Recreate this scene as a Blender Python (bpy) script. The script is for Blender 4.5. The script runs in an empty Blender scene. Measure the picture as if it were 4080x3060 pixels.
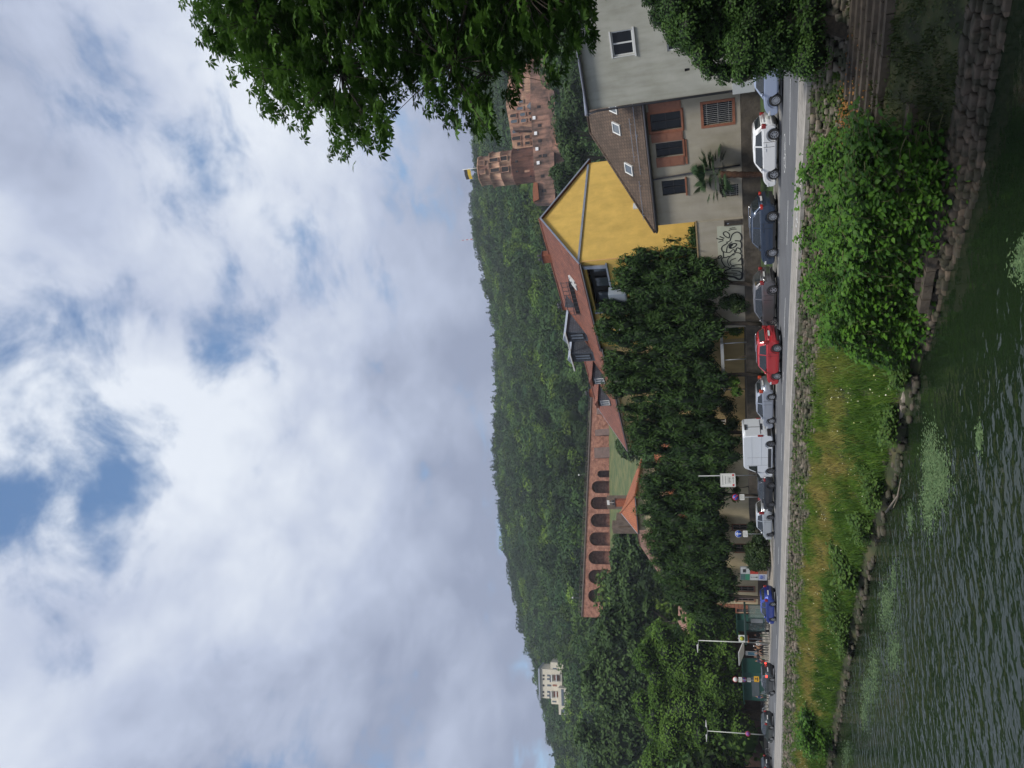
import bpy, bmesh, math, random
import numpy as np
from mathutils import Vector, Matrix
R_ = math.radians
rng = np.random.default_rng(7)
random.seed(7)
sc = bpy.context.scene
COL = sc.collection

# ------------------------------------------------------------------ camera (the photograph is turned a quarter: up is on its left)
FPX, CX, CY = 3068.0, 2040.0, 1530.0
PITCH, ROLL, CAMH = R_(15.3), 0.0487, 3.9
_F = np.array([0, math.cos(PITCH), math.sin(PITCH)])
_R0 = np.array([1.0, 0, 0]); _U0 = np.array([0, -math.sin(PITCH), math.cos(PITCH)])
RV = math.cos(ROLL)*_R0 - math.sin(ROLL)*_U0
UV = math.sin(ROLL)*_R0 + math.cos(ROLL)*_U0
CAM = np.array([0, 0, CAMH])
cd = bpy.data.cameras.new('camera'); cam = bpy.data.objects.new('camera', cd); COL.objects.link(cam)
m = Matrix.Identity(4)
for i, ax in enumerate((-UV, RV, -_F)):
    for j in range(3): m[j][i] = ax[j]
m[2][3] = CAMH
cam.matrix_world = m
cd.sensor_width = 36.0; cd.sensor_fit = 'HORIZONTAL'; cd.lens = 36.0*FPX/4080.0
cd.clip_start = 0.5; cd.clip_end = 6000
sc.camera = cam

# ------------------------------------------------------------------ light
SUN_EL, SUN_AZ = R_(58), R_(172)       # azimuth clockwise from +Y
SKY_STRENGTH = 0.15
w = bpy.data.worlds.new('World'); sc.world = w; w.use_nodes = True
nt = w.node_tree; nt.nodes.clear()
def N(t, **k):
    n = nt.nodes.new(t)
    for a, b in k.items(): setattr(n, a, b)
    return n
def LK(a, b): nt.links.new(a, b)
out = N('ShaderNodeOutputWorld'); bg = N('ShaderNodeBackground'); LK(bg.outputs[0], out.inputs[0])
sky = N('ShaderNodeTexSky', sky_type='NISHITA'); sky.sun_disc = False
sky.sun_elevation = SUN_EL; sky.sun_rotation = SUN_AZ; sky.altitude = 100; sky.dust_density = 0.4; sky.air_density = 1.3
tc = N('ShaderNodeTexCoord')
sep = N('ShaderNodeSeparateXYZ'); LK(tc.outputs['Generated'], sep.inputs[0])
def M(op, a, b=None, c=None, clamp=False):
    n = N('ShaderNodeMath', operation=op); n.use_clamp = clamp
    for i, v in enumerate((a, b, c)):
        if v is None: continue
        if isinstance(v, (int, float)): n.inputs[i].default_value = v
        else: LK(v, n.inputs[i])
    return n.outputs[0]
zz = M('MAXIMUM', M('ADD', sep.outputs[2], 0.22), 0.05)
px = M('DIVIDE', sep.outputs[0], zz); py = M('DIVIDE', sep.outputs[1], zz)
cmb = N('ShaderNodeCombineXYZ'); LK(px, cmb.inputs[0]); LK(py, cmb.inputs[1])
def noise(vec, scale, det, rough, off=(0, 0, 0), dist=0.0, rot=0.0, sx=1.0, sy=1.0):
    mp = N('ShaderNodeMapping'); LK(vec, mp.inputs[0]); mp.inputs['Location'].default_value = off
    mp.inputs['Rotation'].default_value = (0, 0, rot); mp.inputs['Scale'].default_value = (sx, sy, 1)
    n = N('ShaderNodeTexNoise'); LK(mp.outputs[0], n.inputs[0]); n.inputs['Scale'].default_value = scale
    n.inputs['Detail'].default_value = det; n.inputs['Roughness'].default_value = rough
    n.inputs['Distortion'].default_value = dist
    return n.outputs[0]
n1 = noise(cmb.outputs[0], 2.3, 10, 0.56, (3.1, 1.7, 0), 0.15, R_(35), 1.0, 0.8)     # cover
n2 = noise(cmb.outputs[0], 1.7, 6, 0.5, (9.3, 4.2, 0), 0.2, R_(-30), 1.3, 0.7)   # broad light and grey
n3 = noise(cmb.outputs[0], 7.0, 10, 0.6, (1.3, 7.2, 0), 0.3, R_(30), 1.0, 0.85)
# where the blue shows: high up and to the left
def dirn(x, y):
    d = _F*FPX + RV*(CY-y) - UV*(x-CX); return d/np.linalg.norm(d)
def lobe(x, y, lo, hi):
    d = dirn(x, y)
    n = N('ShaderNodeVectorMath', operation='DOT_PRODUCT'); LK(tc.outputs['Generated'], n.inputs[0]); n.inputs[1].default_value = tuple(d)
    mr = N('ShaderNodeMapRange'); mr.interpolation_type = 'SMOOTHSTEP'; LK(n.outputs['Value'], mr.inputs[0])
    mr.inputs[1].default_value = math.cos(R_(hi)); mr.inputs[2].default_value = math.cos(R_(lo))
    return mr.outputs[0]
blue = M('ADD', M('MULTIPLY', lobe(20, 2500, 0, 16), 0.075), M('MULTIPLY', lobe(210, 1850, 0, 8), 0.10))
blue = M('ADD', blue, M('MULTIPLY', lobe(-500, 1700, 5, 22), 0.05))
dens = M('SUBTRACT', M('ADD', n1, M('MULTIPLY', M('SUBTRACT', n3, 0.5), 0.8)), blue)
cov = N('ShaderNodeMapRange'); LK(dens, cov.inputs[0]); cov.inputs[1].default_value = 0.21; cov.inputs[2].default_value = 0.46
cov.interpolation_type = 'SMOOTHSTEP'
sh = M('ADD', n2, M('MULTIPLY', M('SUBTRACT', n3, 0.5), 0.30))
sh = M('ADD', sh, M('MULTIPLY', M('SUBTRACT', n1, 0.5), 0.35))
sh = M('ADD', sh, M('MULTIPLY', lobe(500, 1300, 5, 28), 0.07))
lowm = N('ShaderNodeMapRange'); LK(sep.outputs[2], lowm.inputs[0]); lowm.inputs[1].default_value = .26; lowm.inputs[2].default_value = .56; lowm.interpolation_type = 'SMOOTHSTEP'
sh = M('ADD', M('MULTIPLY', M('SUBTRACT', sh, .53), M('ADD', M('MULTIPLY', lowm.outputs[0], .5), .55)), .53)
sh = M('ADD', sh, M('MULTIPLY', M('SUBTRACT', lowm.outputs[0], .70), .22))
cr = N('ShaderNodeValToRGB'); LK(sh, cr.inputs[0])
el = cr.color_ramp.elements
el[0].position = 0.37; el[0].color = (0.30, 0.345, 0.475, 1)
el[1].position = 0.70; el[1].color = (0.80, 0.85, 0.93, 1)
e = el.new(0.52); e.color = (0.50, 0.56, 0.71, 1)
hs_ = N('ShaderNodeHueSaturation'); hs_.inputs['Saturation'].default_value = 1.15; LK(sky.outputs[0], hs_.inputs['Color'])
skm = N('ShaderNodeVectorMath', operation='SCALE'); LK(hs_.outputs[0], skm.inputs[0]); skm.inputs['Scale'].default_value = SKY_STRENGTH
mix = N('ShaderNodeMix', data_type='RGBA'); LK(cov.outputs[0], mix.inputs[0]); LK(skm.outputs[0], mix.inputs[6]); LK(cr.outputs[0], mix.inputs[7])
LK(mix.outputs[2], bg.inputs[0]); bg.inputs[1].default_value = 0.82
sl = bpy.data.lights.new('sun', 'SUN'); sl.energy = 2.9; sl.angle = R_(14); sl.color = (1.0, 0.95, 0.86)
so = bpy.data.objects.new('sun', sl); COL.objects.link(so)
sd = Vector((math.sin(SUN_AZ)*math.cos(SUN_EL), math.cos(SUN_AZ)*math.cos(SUN_EL), math.sin(SUN_EL)))
so.rotation_euler = sd.to_track_quat('Z', 'Y').to_euler()
sc.view_settings.view_transform = 'Standard'; sc.view_settings.look = 'None'
sc.view_settings.exposure = 0.36; sc.view_settings.gamma = 1.0
sc.cycles.use_denoising = True
sc.cycles.max_bounces = 6; sc.cycles.diffuse_bounces = 3; sc.cycles.glossy_bounces = 3; sc.cycles.transmission_bounces = 3
sc.cycles.transparent_max_bounces = 6; sc.cycles.caustics_reflective = False; sc.cycles.caustics_refractive = False
sc.render.resolution_x = 1024; sc.render.resolution_y = 768

# ------------------------------------------------------------------ photograph pixel -> place
def ray(x, y): return _F*FPX + RV*(CY-y) - UV*(x-CX)
def gnd(x, y, z=0.0):
    d = ray(x, y); return CAM + d*((z-CAMH)/d[2])
def at(x, y, Y):
    d = ray(x, y); return CAM + d*(Y/d[1])
A0 = np.array([14.8, 44.3]); T = np.array([-.735, .678]); T = T/np.linalg.norm(T); NN = np.array([T[1], -T[0]])
TANG = math.atan2(T[1], T[0])
def S(s, o, z=0.0): p = A0 + T*s + NN*o; return np.array([p[0], p[1], z])
def inv(P): q = P[:2]-A0; return q@T, q@NN
def onplane(x, y, P0, dr):
    """pixel -> (distance along dr from P0, height) on the upright plane through P0 along dr"""
    d = ray(x, y); n = np.array([dr[1], -dr[0]]); k = ((np.array(P0[:2])-CAM[:2])@n)/(d[:2]@n)
    P = CAM + d*k; return (P[:2]-np.array(P0[:2]))@np.array(dr[:2]), P[2]
def fo(x, y, o): a, z = onplane(x, y, S(0, o), T); return a, z
def level(P1, x, y):
    """point seen at pixel (x, y) at the height of P1"""
    return gnd(x, y, P1[2])

# ------------------------------------------------------------------ materials
MATS = {}
def nodes(name):
    mt = bpy.data.materials.new(name); mt.use_nodes = True; t = mt.node_tree; b = t.nodes['Principled BSDF']; return mt, t, b
def mat(name, col, rough=0.7, metal=0.0, var=0.0, scale=2.0, bump=0.0, bscale=20.0, spec=0.5, coat=0.0, streak=0.0, sscale=(1.3, 1.3, .3), col2=None, detail=6.0, coord='Object', emit=0.0, stretch=(1, 1, 1)):
    if name in MATS: return MATS[name]
    mt, t, b = nodes(name); MATS[name] = mt
    b.inputs['Base Color'].default_value = (*col, 1); b.inputs['Roughness'].default_value = rough
    b.inputs['Metallic'].default_value = metal; b.inputs['Specular IOR Level'].default_value = spec
    b.inputs['Coat Weight'].default_value = coat; b.inputs['Coat Roughness'].default_value = 0.05
    if emit:
        b.inputs['Emission Color'].default_value = (*col, 1); b.inputs['Emission Strength'].default_value = emit
    tcn = t.nodes.new('ShaderNodeTexCoord'); mp = t.nodes.new('ShaderNodeMapping'); t.links.new(tcn.outputs[coord], mp.inputs[0])
    mp.inputs['Scale'].default_value = stretch
    if var or col2:
        n = t.nodes.new('ShaderNodeTexNoise'); n.inputs['Scale'].default_value = scale; n.inputs['Detail'].default_value = detail; n.inputs['Roughness'].default_value = .6
        t.links.new(mp.outputs[0], n.inputs[0])
        r = t.nodes.new('ShaderNodeValToRGB'); t.links.new(n.outputs[0], r.inputs[0])
        c2 = col2 or tuple(c*(1-var) for c in col); c1 = col if col2 else tuple(min(1, c*(1+var*.6)) for c in col)
        r.color_ramp.elements[0].position = .35; r.color_ramp.elements[1].position = .65
        r.color_ramp.elements[0].color = (*c2, 1); r.color_ramp.elements[1].color = (*c1, 1)
        last = r.outputs[0]
        if streak:
            mp2 = t.nodes.new('ShaderNodeMapping'); t.links.new(tcn.outputs[coord], mp2.inputs[0]); mp2.inputs['Scale'].default_value = sscale
            n2 = t.nodes.new('ShaderNodeTexNoise'); n2.inputs['Scale'].default_value = 1.6; n2.inputs['Detail'].default_value = 7; t.links.new(mp2.outputs[0], n2.inputs[0])
            r2 = t.nodes.new('ShaderNodeValToRGB'); t.links.new(n2.outputs[0], r2.inputs[0])
            r2.color_ramp.elements[0].position = .42; r2.color_ramp.elements[1].position = .7
            r2.color_ramp.elements[0].color = (1, 1, 1, 1); k = 1-streak; r2.color_ramp.elements[1].color = (k, k, k*.95, 1)
            mx = t.nodes.new('ShaderNodeMix'); mx.data_type = 'RGBA'; mx.blend_type = 'MULTIPLY'; mx.inputs[0].default_value = 1
            t.links.new(last, mx.inputs[6]); t.links.new(r2.outputs[0], mx.inputs[7]); last = mx.outputs[2]
        t.links.new(last, b.inputs['Base Color'])
    if bump:
        nb = t.nodes.new('ShaderNodeTexNoise'); nb.inputs['Scale'].default_value = bscale; nb.inputs['Detail'].default_value = 5
        t.links.new(mp.outputs[0], nb.inputs[0]); bp = t.nodes.new('ShaderNodeBump'); bp.inputs['Strength'].default_value = bump; bp.inputs['Distance'].default_value = .05
        t.links.new(nb.outputs[0], bp.inputs['Height']); t.links.new(bp.outputs[0], b.inputs['Normal'])
    return mt
def leafmat(name, col, col2, trans=0.25, rough=0.5, objcol=False):
    """foliage: colour runs from col to col2 with each leaf's own tint"""
    if name in MATS: return MATS[name]
    mt, t, b = nodes(name); MATS[name] = mt
    at_ = t.nodes.new('ShaderNodeAttribute'); at_.attribute_name = 'tint'
    mx = t.nodes.new('ShaderNodeMix'); mx.data_type = 'RGBA'; t.links.new(at_.outputs['Fac'], mx.inputs[0])
    mx.inputs[6].default_value = (*col, 1); mx.inputs[7].default_value = (*col2, 1)
    last = mx.outputs[2]
    if objcol:
        oi = t.nodes.new('ShaderNodeObjectInfo'); m2 = t.nodes.new('ShaderNodeMix'); m2.data_type = 'RGBA'; m2.blend_type = 'MULTIPLY'; m2.inputs[0].default_value = 1
        t.links.new(last, m2.inputs[6]); t.links.new(oi.outputs['Color'], m2.inputs[7]); last = m2.outputs[2]
    t.links.new(last, b.inputs['Base Color']); b.inputs['Roughness'].default_value = rough; b.inputs['Specular IOR Level'].default_value = .18
    tr = t.nodes.new('ShaderNodeBsdfTranslucent'); t.links.new(last, tr.inputs[0])
    ms = t.nodes.new('ShaderNodeMixShader'); ms.inputs[0].default_value = trans
    t.links.new(b.outputs[0], ms.inputs[1]); t.links.new(tr.outputs[0], ms.inputs[2])
    t.links.new(ms.outputs[0], t.nodes['Material Output'].inputs[0])
    return mt
def tilemat(name, c1, c2, gap, sx, sy, bump=0.6, rough=0.75, coord='UV', var=0.25, off=0.5, moss=None):
    """brick / tile / block pattern, sizes in metres, on the UV map (also in metres)"""
    if name in MATS: return MATS[name]
    mt, t, b = nodes(name); MATS[name] = mt
    tcn = t.nodes.new('ShaderNodeTexCoord'); br = t.nodes.new('ShaderNodeTexBrick'); t.links.new(tcn.outputs[coord], br.inputs[0])
    br.inputs['Scale'].default_value = 1; br.inputs['Brick Width'].default_value = sx; br.inputs['Row Height'].default_value = sy
    br.inputs['Mortar Size'].default_value = min(sx, sy)*.07; br.inputs['Mortar Smooth'].default_value = .3; br.offset = off
    br.inputs['Color1'].default_value = (*c1, 1); br.inputs['Color2'].default_value = (*c2, 1); br.inputs['Mortar'].default_value = (*gap, 1)
    n = t.nodes.new('ShaderNodeTexNoise'); n.inputs['Scale'].default_value = .7; n.inputs['Detail'].default_value = 8; n.inputs['Roughness'].default_value = .65
    t.links.new(tcn.outputs[coord], n.inputs[0])
    r = t.nodes.new('ShaderNodeValToRGB'); t.links.new(n.outputs[0], r.inputs[0]); k = 1-var
    r.color_ramp.elements[0].position = .38; r.color_ramp.elements[1].position = .62
    mo = moss or (k, k, k)
    r.color_ramp.elements[0].color = (*mo, 1); r.color_ramp.elements[1].color = (1, 1, 1, 1)
    mx = t.nodes.new('ShaderNodeMix'); mx.data_type = 'RGBA'; mx.blend_type = 'MULTIPLY'; mx.inputs[0].default_value = 1
    t.links.new(br.outputs[0], mx.inputs[6]); t.links.new(r.outputs[0], mx.inputs[7]); t.links.new(mx.outputs[2], b.inputs['Base Color'])
    b.inputs['Roughness'].default_value = rough
    bp = t.nodes.new('ShaderNodeBump'); bp.inputs['Strength'].default_value = bump; bp.inputs['Distance'].default_value = .04
    inv_ = t.nodes.new('ShaderNodeMath'); inv_.operation = 'SUBTRACT'; inv_.inputs[0].default_value = 1; t.links.new(br.outputs['Fac'], inv_.inputs[1])
    t.links.new(inv_.outputs[0], bp.inputs['Height']); t.links.new(bp.outputs[0], b.inputs['Normal'])
    return mt

# ------------------------------------------------------------------ mesh helpers
def nrmz(v): v = np.asarray(v, float); return v/np.linalg.norm(v)
def finish(o, parent=None, label=None, cat=None, group=None, kind=None):
    COL.objects.link(o)
    if parent is not None: o.parent = parent
    if label: o['label'] = label
    if cat: o['category'] = cat
    if group: o['group'] = group
    if kind: o['kind'] = kind
    return o
def thing(name, label, cat, loc=(0, 0, 0), rz=0.0, group=None, kind=None):
    o = bpy.data.objects.new(name, None); o.empty_display_size = .2
    finish(o, None, label, cat, group, kind); o.location = tuple(float(v) for v in loc); o.rotation_euler = (0, 0, rz); return o
class MB:
    def __init__(s): s.v = []; s.f = []; s.uv = []; s.sm = []
    def face(s, pts, uv=None, smooth=False):
        i = len(s.v); s.v += [tuple(map(float, p)) for p in pts]; s.f.append(tuple(range(i, i+len(pts))))
        if uv is None:
            P = [np.array(p, float) for p in pts]; n = np.zeros(3)
            for k in range(1, len(P)-1): n = n+np.cross(P[k]-P[0], P[k+1]-P[0])
            n = n/(np.linalg.norm(n)+1e-12)
            if abs(n[2]) > .999: a, b = np.array([1., 0, 0]), np.array([0, 1., 0])
            else:
                a = np.cross([0, 0, 1.], n); a = a/np.linalg.norm(a); b = np.cross(n, a)
            uv = [(p@a, p@b) for p in P]
        s.uv.append([tuple(map(float, q)) for q in uv]); s.sm.append(smooth)
    def box(s, x0, x1, y0, y1, z0, z1):
        p = [(x0, y0, z0), (x1, y0, z0), (x1, y1, z0), (x0, y1, z0), (x0, y0, z1), (x1, y0, z1), (x1, y1, z1), (x0, y1, z1)]
        for q in ((0, 3, 2, 1), (4, 5, 6, 7), (0, 1, 5, 4), (1, 2, 6, 5), (2, 3, 7, 6), (3, 0, 4, 7)): s.face([p[i] for i in q])
        return s
    def prism(s, poly, fn0, fn1, cap=True):
        """poly: 2-D list; fn0/fn1 map a 2-D point to 3-D for the two ends"""
        a = [fn0(p) for p in poly]; b = [fn1(p) for p in poly]; n = len(poly)
        if cap: s.face(a[::-1]); s.face(b)
        for i in range(n): j = (i+1) % n; s.face([a[i], a[j], b[j], b[i]])
        return s
    def bar(s, A, B, w, h=None):
        h = h or w; A = np.array(A, float); B = np.array(B, float); d = nrmz(B-A)
        u = np.cross(d, [0, 0, 1.]) if abs(d[2]) < .95 else np.cross(d, [1., 0, 0]); u = nrmz(u); v = np.cross(u, d)
        q = [(-1, -1), (1, -1), (1, 1), (-1, 1)]
        a = [A+u*w/2*i+v*h/2*j for i, j in q]; b = [B+u*w/2*i+v*h/2*j for i, j in q]
        s.face(a[::-1]); s.face(b)
        for i in range(4): j = (i+1) % 4; s.face([a[i], a[j], b[j], b[i]])
        return s
    def tube(s, pts, rad, n=8, cap=True):
        P = [np.array(p, float) for p in pts]; rad = [rad]*len(P) if np.isscalar(rad) else list(rad); rings = []
        prev = None
        for i, p in enumerate(P):
            d = nrmz(P[min(i+1, len(P)-1)]-P[max(i-1, 0)])
            u = np.cross(d, [0, 0, 1.]) if abs(d[2]) < .9 else np.cross(d, [1., 0, 0])
            if prev is not None: u = prev-d*(prev@d)
            u = nrmz(u); prev = u; v = np.cross(d, u)
            rings.append([p+rad[i]*(u*math.cos(2*math.pi*k/n)+v*math.sin(2*math.pi*k/n)) for k in range(n)])
        for a, b in zip(rings, rings[1:]):
            for k in range(n): j = (k+1) % n; s.face([a[k], a[j], b[j], b[k]], smooth=True)
        if cap: s.face(rings[0][::-1]); s.face(rings[-1])
        return s
    def lathe(s, prof, n=16, axis='z', o=(0, 0, 0)):
        """prof: list of (radius, height)"""
        def P(r, h, k):
            c, t = r*math.cos(2*math.pi*k/n), r*math.sin(2*math.pi*k/n)
            q = (c, t, h) if axis == 'z' else (c, h, t)
            return (q[0]+o[0], q[1]+o[1], q[2]+o[2])
        for (r0, h0), (r1, h1) in zip(prof, prof[1:]):
            for k in range(n):
                q = [P(r0, h0, k), P(r0, h0, k+1), P(r1, h1, k+1), P(r1, h1, k)]
                if r0 < 1e-6: q = q[1:] if False else [q[0], q[2], q[3]]
                elif r1 < 1e-6: q = q[:3]
                s.face(q, smooth=True)
        return s
    def build(s, name, m, parent=None, merge=True, **k):
        me = bpy.data.meshes.new(name); me.from_pydata(s.v, [], s.f); 
        uvl = me.uv_layers.new(name='UVMap'); fl = [c for q in s.uv for p in q for c in p]
        uvl.data.foreach_set('uv', fl)
        me.polygons.foreach_set('use_smooth', s.sm)
        if merge:
            bm = bmesh.new(); bm.from_mesh(me); bmesh.ops.remove_doubles(bm, verts=bm.verts, dist=1e-4); bmesh.ops.recalc_face_normals(bm, faces=bm.faces); bm.to_mesh(me); bm.free()
        me.materials.append(m); o = bpy.data.objects.new(name, me)
        return finish(o, parent, **k)
def npmesh(name, V, F, m, parent=None, tint=None, uv=None, smooth=False, **k):
    """V (n,3), F (m,4 or 3) arrays -> object"""
    V = np.asarray(V, np.float32); F = np.asarray(F, np.int32); kf = F.shape[1]
    me = bpy.data.meshes.new(name); me.vertices.add(len(V)); me.vertices.foreach_set('co', V.ravel())
    me.loops.add(F.size); me.loops.foreach_set('vertex_index', F.ravel())
    me.polygons.add(len(F)); me.polygons.foreach_set('loop_start', np.arange(0, F.size, kf, dtype=np.int32))
    me.polygons.foreach_set('loop_total', np.full(len(F), kf, np.int32))
    if smooth: me.polygons.foreach_set('use_smooth', np.ones(len(F), bool))
    if tint is not None:
        a = me.attributes.new('tint', 'FLOAT', 'POINT'); a.data.foreach_set('value', np.asarray(tint, np.float32))
    if uv is not None:
        u = me.uv_layers.new(name='UVMap'); u.data.foreach_set('uv', np.asarray(uv, np.float32)[F.ravel()].ravel())
    me.update(calc_edges=True); me.materials.append(m)
    return finish(bpy.data.objects.new(name, me), parent, **k)
def copy_tree(o, parent=None):
    c = o.copy(); COL.objects.link(c)
    if parent is not None: c.parent = parent
    for ch in [x for x in o.children]: copy_tree(ch, c)
    return c

# leaf cards: kite-shaped leaves with a fold, one quad each
def frames(n):
    n = n/np.linalg.norm(n, axis=1, keepdims=True)
    a = rng.normal(size=n.shape); a -= n*(a*n).sum(1, keepdims=True); a /= np.linalg.norm(a, axis=1, keepdims=True)
    return n, a, np.cross(n, a)
def kites(P, nr, size, aspect=.55, droop=0.0, axis=None):
    """P (N,3) leaf bases, nr (N,3) facing, size (N,) length -> V, F"""
    n, a, b = frames(nr)
    if axis is not None:
        a = axis-n*(axis*n).sum(1, keepdims=True); a /= (np.linalg.norm(a, axis=1, keepdims=True)+1e-9); b = np.cross(n, a)
    s = size[:, None]
    V = np.stack([P, P+a*s*.45+b*s*aspect/2-n*s*.06*1, P+a*s-n*s*droop, P+a*s*.45-b*s*aspect/2-n*s*.06], 1).reshape(-1, 3)
    return V, np.arange(len(V)).reshape(-1, 4)
def cloud(clumps, n, up=.35, shell=.55, gap=0.0):
    """points on and in ellipsoid clumps (cx,cy,cz,rx,ry,rz); returns P, outward normals, clump index"""
    C = np.array(clumps, float); wt = (C[:, 3]*C[:, 5]+C[:, 3]*C[:, 4]); wt /= wt.sum()
    idx = rng.choice(len(C), n, p=wt); d = rng.normal(size=(n, 3)); d /= np.linalg.norm(d, axis=1, keepdims=True)
    flip = (d[:, 2] < 0) & (rng.random(n) < up); d[flip, 2] *= -1
    r = shell+(1-shell)*rng.random(n)**.6; r += (rng.random(n) < .12)*rng.random(n)*.22
    P = C[idx, :3]+d*C[idx, 3:6]*r[:, None]
    nr = d/C[idx, 3:6]*C[idx, 3:6].mean(1, keepdims=True)+np.array([0, 0, .5])+rng.normal(size=(n, 3))*.45
    return P, nr, idx
# ------------------------------------------------------------------ the setting: street, bank, river, hill
def pl(tab, x): a = np.array(tab, float); return np.interp(x, a[:, 0], a[:, 1])
O_EDGE = [(-60, -12.6), (-4.6, -10.8), (-.9, -10.2), (6.7, -9.5), (16.5, -8.9), (33, -8.7), (65, -9.9), (150, -13), (400, -20)]
O_KERB = [(-60, -8.6), (-4.5, -7.95), (.5, -7.7), (7, -6.9), (15.3, -6.0), (28, -5.6), (46, -5.2), (77, -3.5), (150, 0), (400, 8)]
O_FAR = [(-60, 1.3), (-5, 1.25), (50, 1.3), (68, 4.0), (96, 7.5), (150, 13), (400, 30)]
O_WAT = [(-60, -19.5), (-10, -18.7), (-4.5, -19.1), (0, -17.8), (4.6, -17.0), (12, -16.4), (24, -14.5), (39, -13.4), (59, -12.3), (90, -12.6), (150, -16), (400, -30)]
WZ = -3.85
srow = np.concatenate([np.arange(-60, 120, 1.0), np.arange(120, 401, 10.0)])
def strip(name, oa, ob, z0, z1, m, step=None, **k):
    ss = srow; V = []; U = []
    for s in ss:
        a = oa(s) if callable(oa) else oa; b = ob(s) if callable(ob) else ob
        V += [S(s, a, z0), S(s, b, z1)]; U += [(s, a), (s, b)]
    n = len(ss); F = [(2*i, 2*i+2, 2*i+3, 2*i+1) for i in range(n-1)]
    return npmesh(name, V, F, m, uv=U, **k)
m_asph = mat('asphalt', (.105, .11, .12), .85, var=.22, scale=.35, bump=.25, bscale=60, detail=9)
m_park = mat('old_paving', (.13, .125, .115), .9, var=.3, scale=.8, bump=.3, bscale=30)
m_pave = tilemat('pavement_slabs', (.27, .255, .235), (.31, .29, .265), (.2, .19, .17), 1.2, .6, .2, .85, var=.2)
m_kerb = mat('kerb_stone', (.36, .35, .33), .85, var=.2, scale=3)
m_white = mat('road_paint', (.62, .63, .63), .7, var=.25, scale=5)
f_edge = lambda s: pl(O_EDGE, s); f_kerb = lambda s: pl(O_KERB, s); f_far = lambda s: pl(O_FAR, s)
strip('road', f_kerb, f_far, 0, 0, m_asph, kind='structure')
strip('pavement', f_edge, lambda s: f_kerb(s)-.14, .12, .12, m_pave, kind='structure')
mb = MB()
def kerbrun(mb, f, side, s0, s1, st=2.0, w=.14, z=.125):
    s = s0
    while s < s1:
        e = min(s+st, s1)
        a0, a1 = f(s), f(e); b0, b1 = a0+side*w, a1+side*w
        P = [S(s, a0, z), S(e, a1, z), S(e, b1, z), S(s, b0, z)]; Q = [p-np.array([0, 0, .25]) for p in P]
        mb.face(P); mb.face([Q[0], Q[1], P[1], P[0]]); mb.face([P[3], P[2], Q[2], Q[3]]); s = e
kerbrun(mb, f_kerb, -1, -40, 160)
mb.build('kerb', m_kerb, kind='structure')
mb = MB(); kerbrun(mb, lambda s: f_far(s)+.02, 1, -40, 160, z=.09); kerbrun(mb, lambda s: f_far(s)+2.7, 1, -40, 48, z=.16)
mb.build('far_kerb', m_kerb, kind='structure')
strip('parking_strip', lambda s: f_far(s)+.15, lambda s: f_far(s)+2.72, .06, .08, m_park, kind='structure')
# dashes of the lane line, each from its two ends on the road
mb = MB()
dash = [((3149, 314), (3146, 578)), ((3140, 799), (3135, 976)), ((3129, 1187), (3124, 1345)), ((3121, 1480), (3117, 1614)), ((3115, 1727), (3113, 1835)),
        ((3109, 1937), (3108, 2019)), ((3103, 2180), (3101, 2248)), ((3098, 2375), (3096, 2440)), ((3094, 2530), (3093, 2585)), ((3090, 2680), (3089, 2720)), ((3087, 2800), (3086, 2840)), ((3085, 2900), (3084, 2935)), ((3083, 2990), (3082, 3020))]
for (a, b) in dash:
    A = gnd(*a, .005); B = gnd(*b, .005); d = nrmz(B-A); n = np.array([-d[1], d[0], 0])*.06
    mb.face([A-n, B-n, B+n, A+n])
# bicycle marks
def bike(mb, C, dr, sc_=1.0):
    dr = nrmz(dr); nn = np.array([-dr[1], dr[0], 0]); C = np.array(C)
    def P(a, b): return C+dr*a*sc_+nn*b*sc_
    def seg(a, b, w=.05):
        A, B = P(*a), P(*b); d = nrmz(B-A); n = np.array([-d[1], d[0], 0])*w; mb.face([A-n, B-n, B+n, A+n])
    for cx in (-.55, .55):
        for k in range(12):
            a0, a1 = 2*math.pi*k/12, 2*math.pi*(k+1)/12
            seg((cx+.33*math.cos(a0), .33*math.sin(a0)), (cx+.33*math.cos(a1), .33*math.sin(a1)), .035)
    for a, b in (((-.55, 0), (-.15, .45)), ((-.15, .45), (.4, .45)), ((.4, .45), (0, 0)), ((0, 0), (-.15, .45)), ((-.55, 0), (0, 0)), ((.55, 0), (.35, .65)), ((-.2, .6), (-.05, .6))): seg(a, b, .035)
for (x, y) in ((3126, 612), (3173, 820), (3129, 2010)):
    P = gnd(x, y, .006 if x != 3173 else .128); bike(mb, P, np.array([T[0], T[1], 0]), 1.25)
mb.build('road_markings', m_white, kind='structure')

# grass verge behind the parked cars, rising to the garden walls, and the wide ground of the town
m_turf = mat('turf', (.045, .085, .02), .95, var=.55, scale=1.2, bump=.6, bscale=25, col2=(.03, .045, .016))
vs_ = srow; srow = np.array([x for x in vs_ if -40 <= x <= 47]); strip('verge', lambda s: f_far(s)+2.88, lambda s: 6.4, .1, .95, m_turf, kind='structure')
srow = np.array([x for x in vs_ if x >= 46]); strip('far_pavement', lambda s: f_far(s)+.15, lambda s: f_far(s)+14, .1, .1, mat('far_paving', (.26, .235, .20), .9, var=.2, scale=.6), kind='structure'); srow = vs_
m_ground = mat('town_ground', (.14, .13, .115), .95, var=.3, scale=.2)
V = [S(-900, 6.3, .02), S(2500, 6.3, .02), S(2500, 3000, .02), S(-900, 3000, .02)]
V = [S(-3000, 3.0, -.03), S(3000, 3.0, -.03), S(3000, 4000, -.03), S(-3000, 4000, -.03)]
npmesh('ground', V, [(0, 1, 2, 3)], m_ground, kind='structure')

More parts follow.
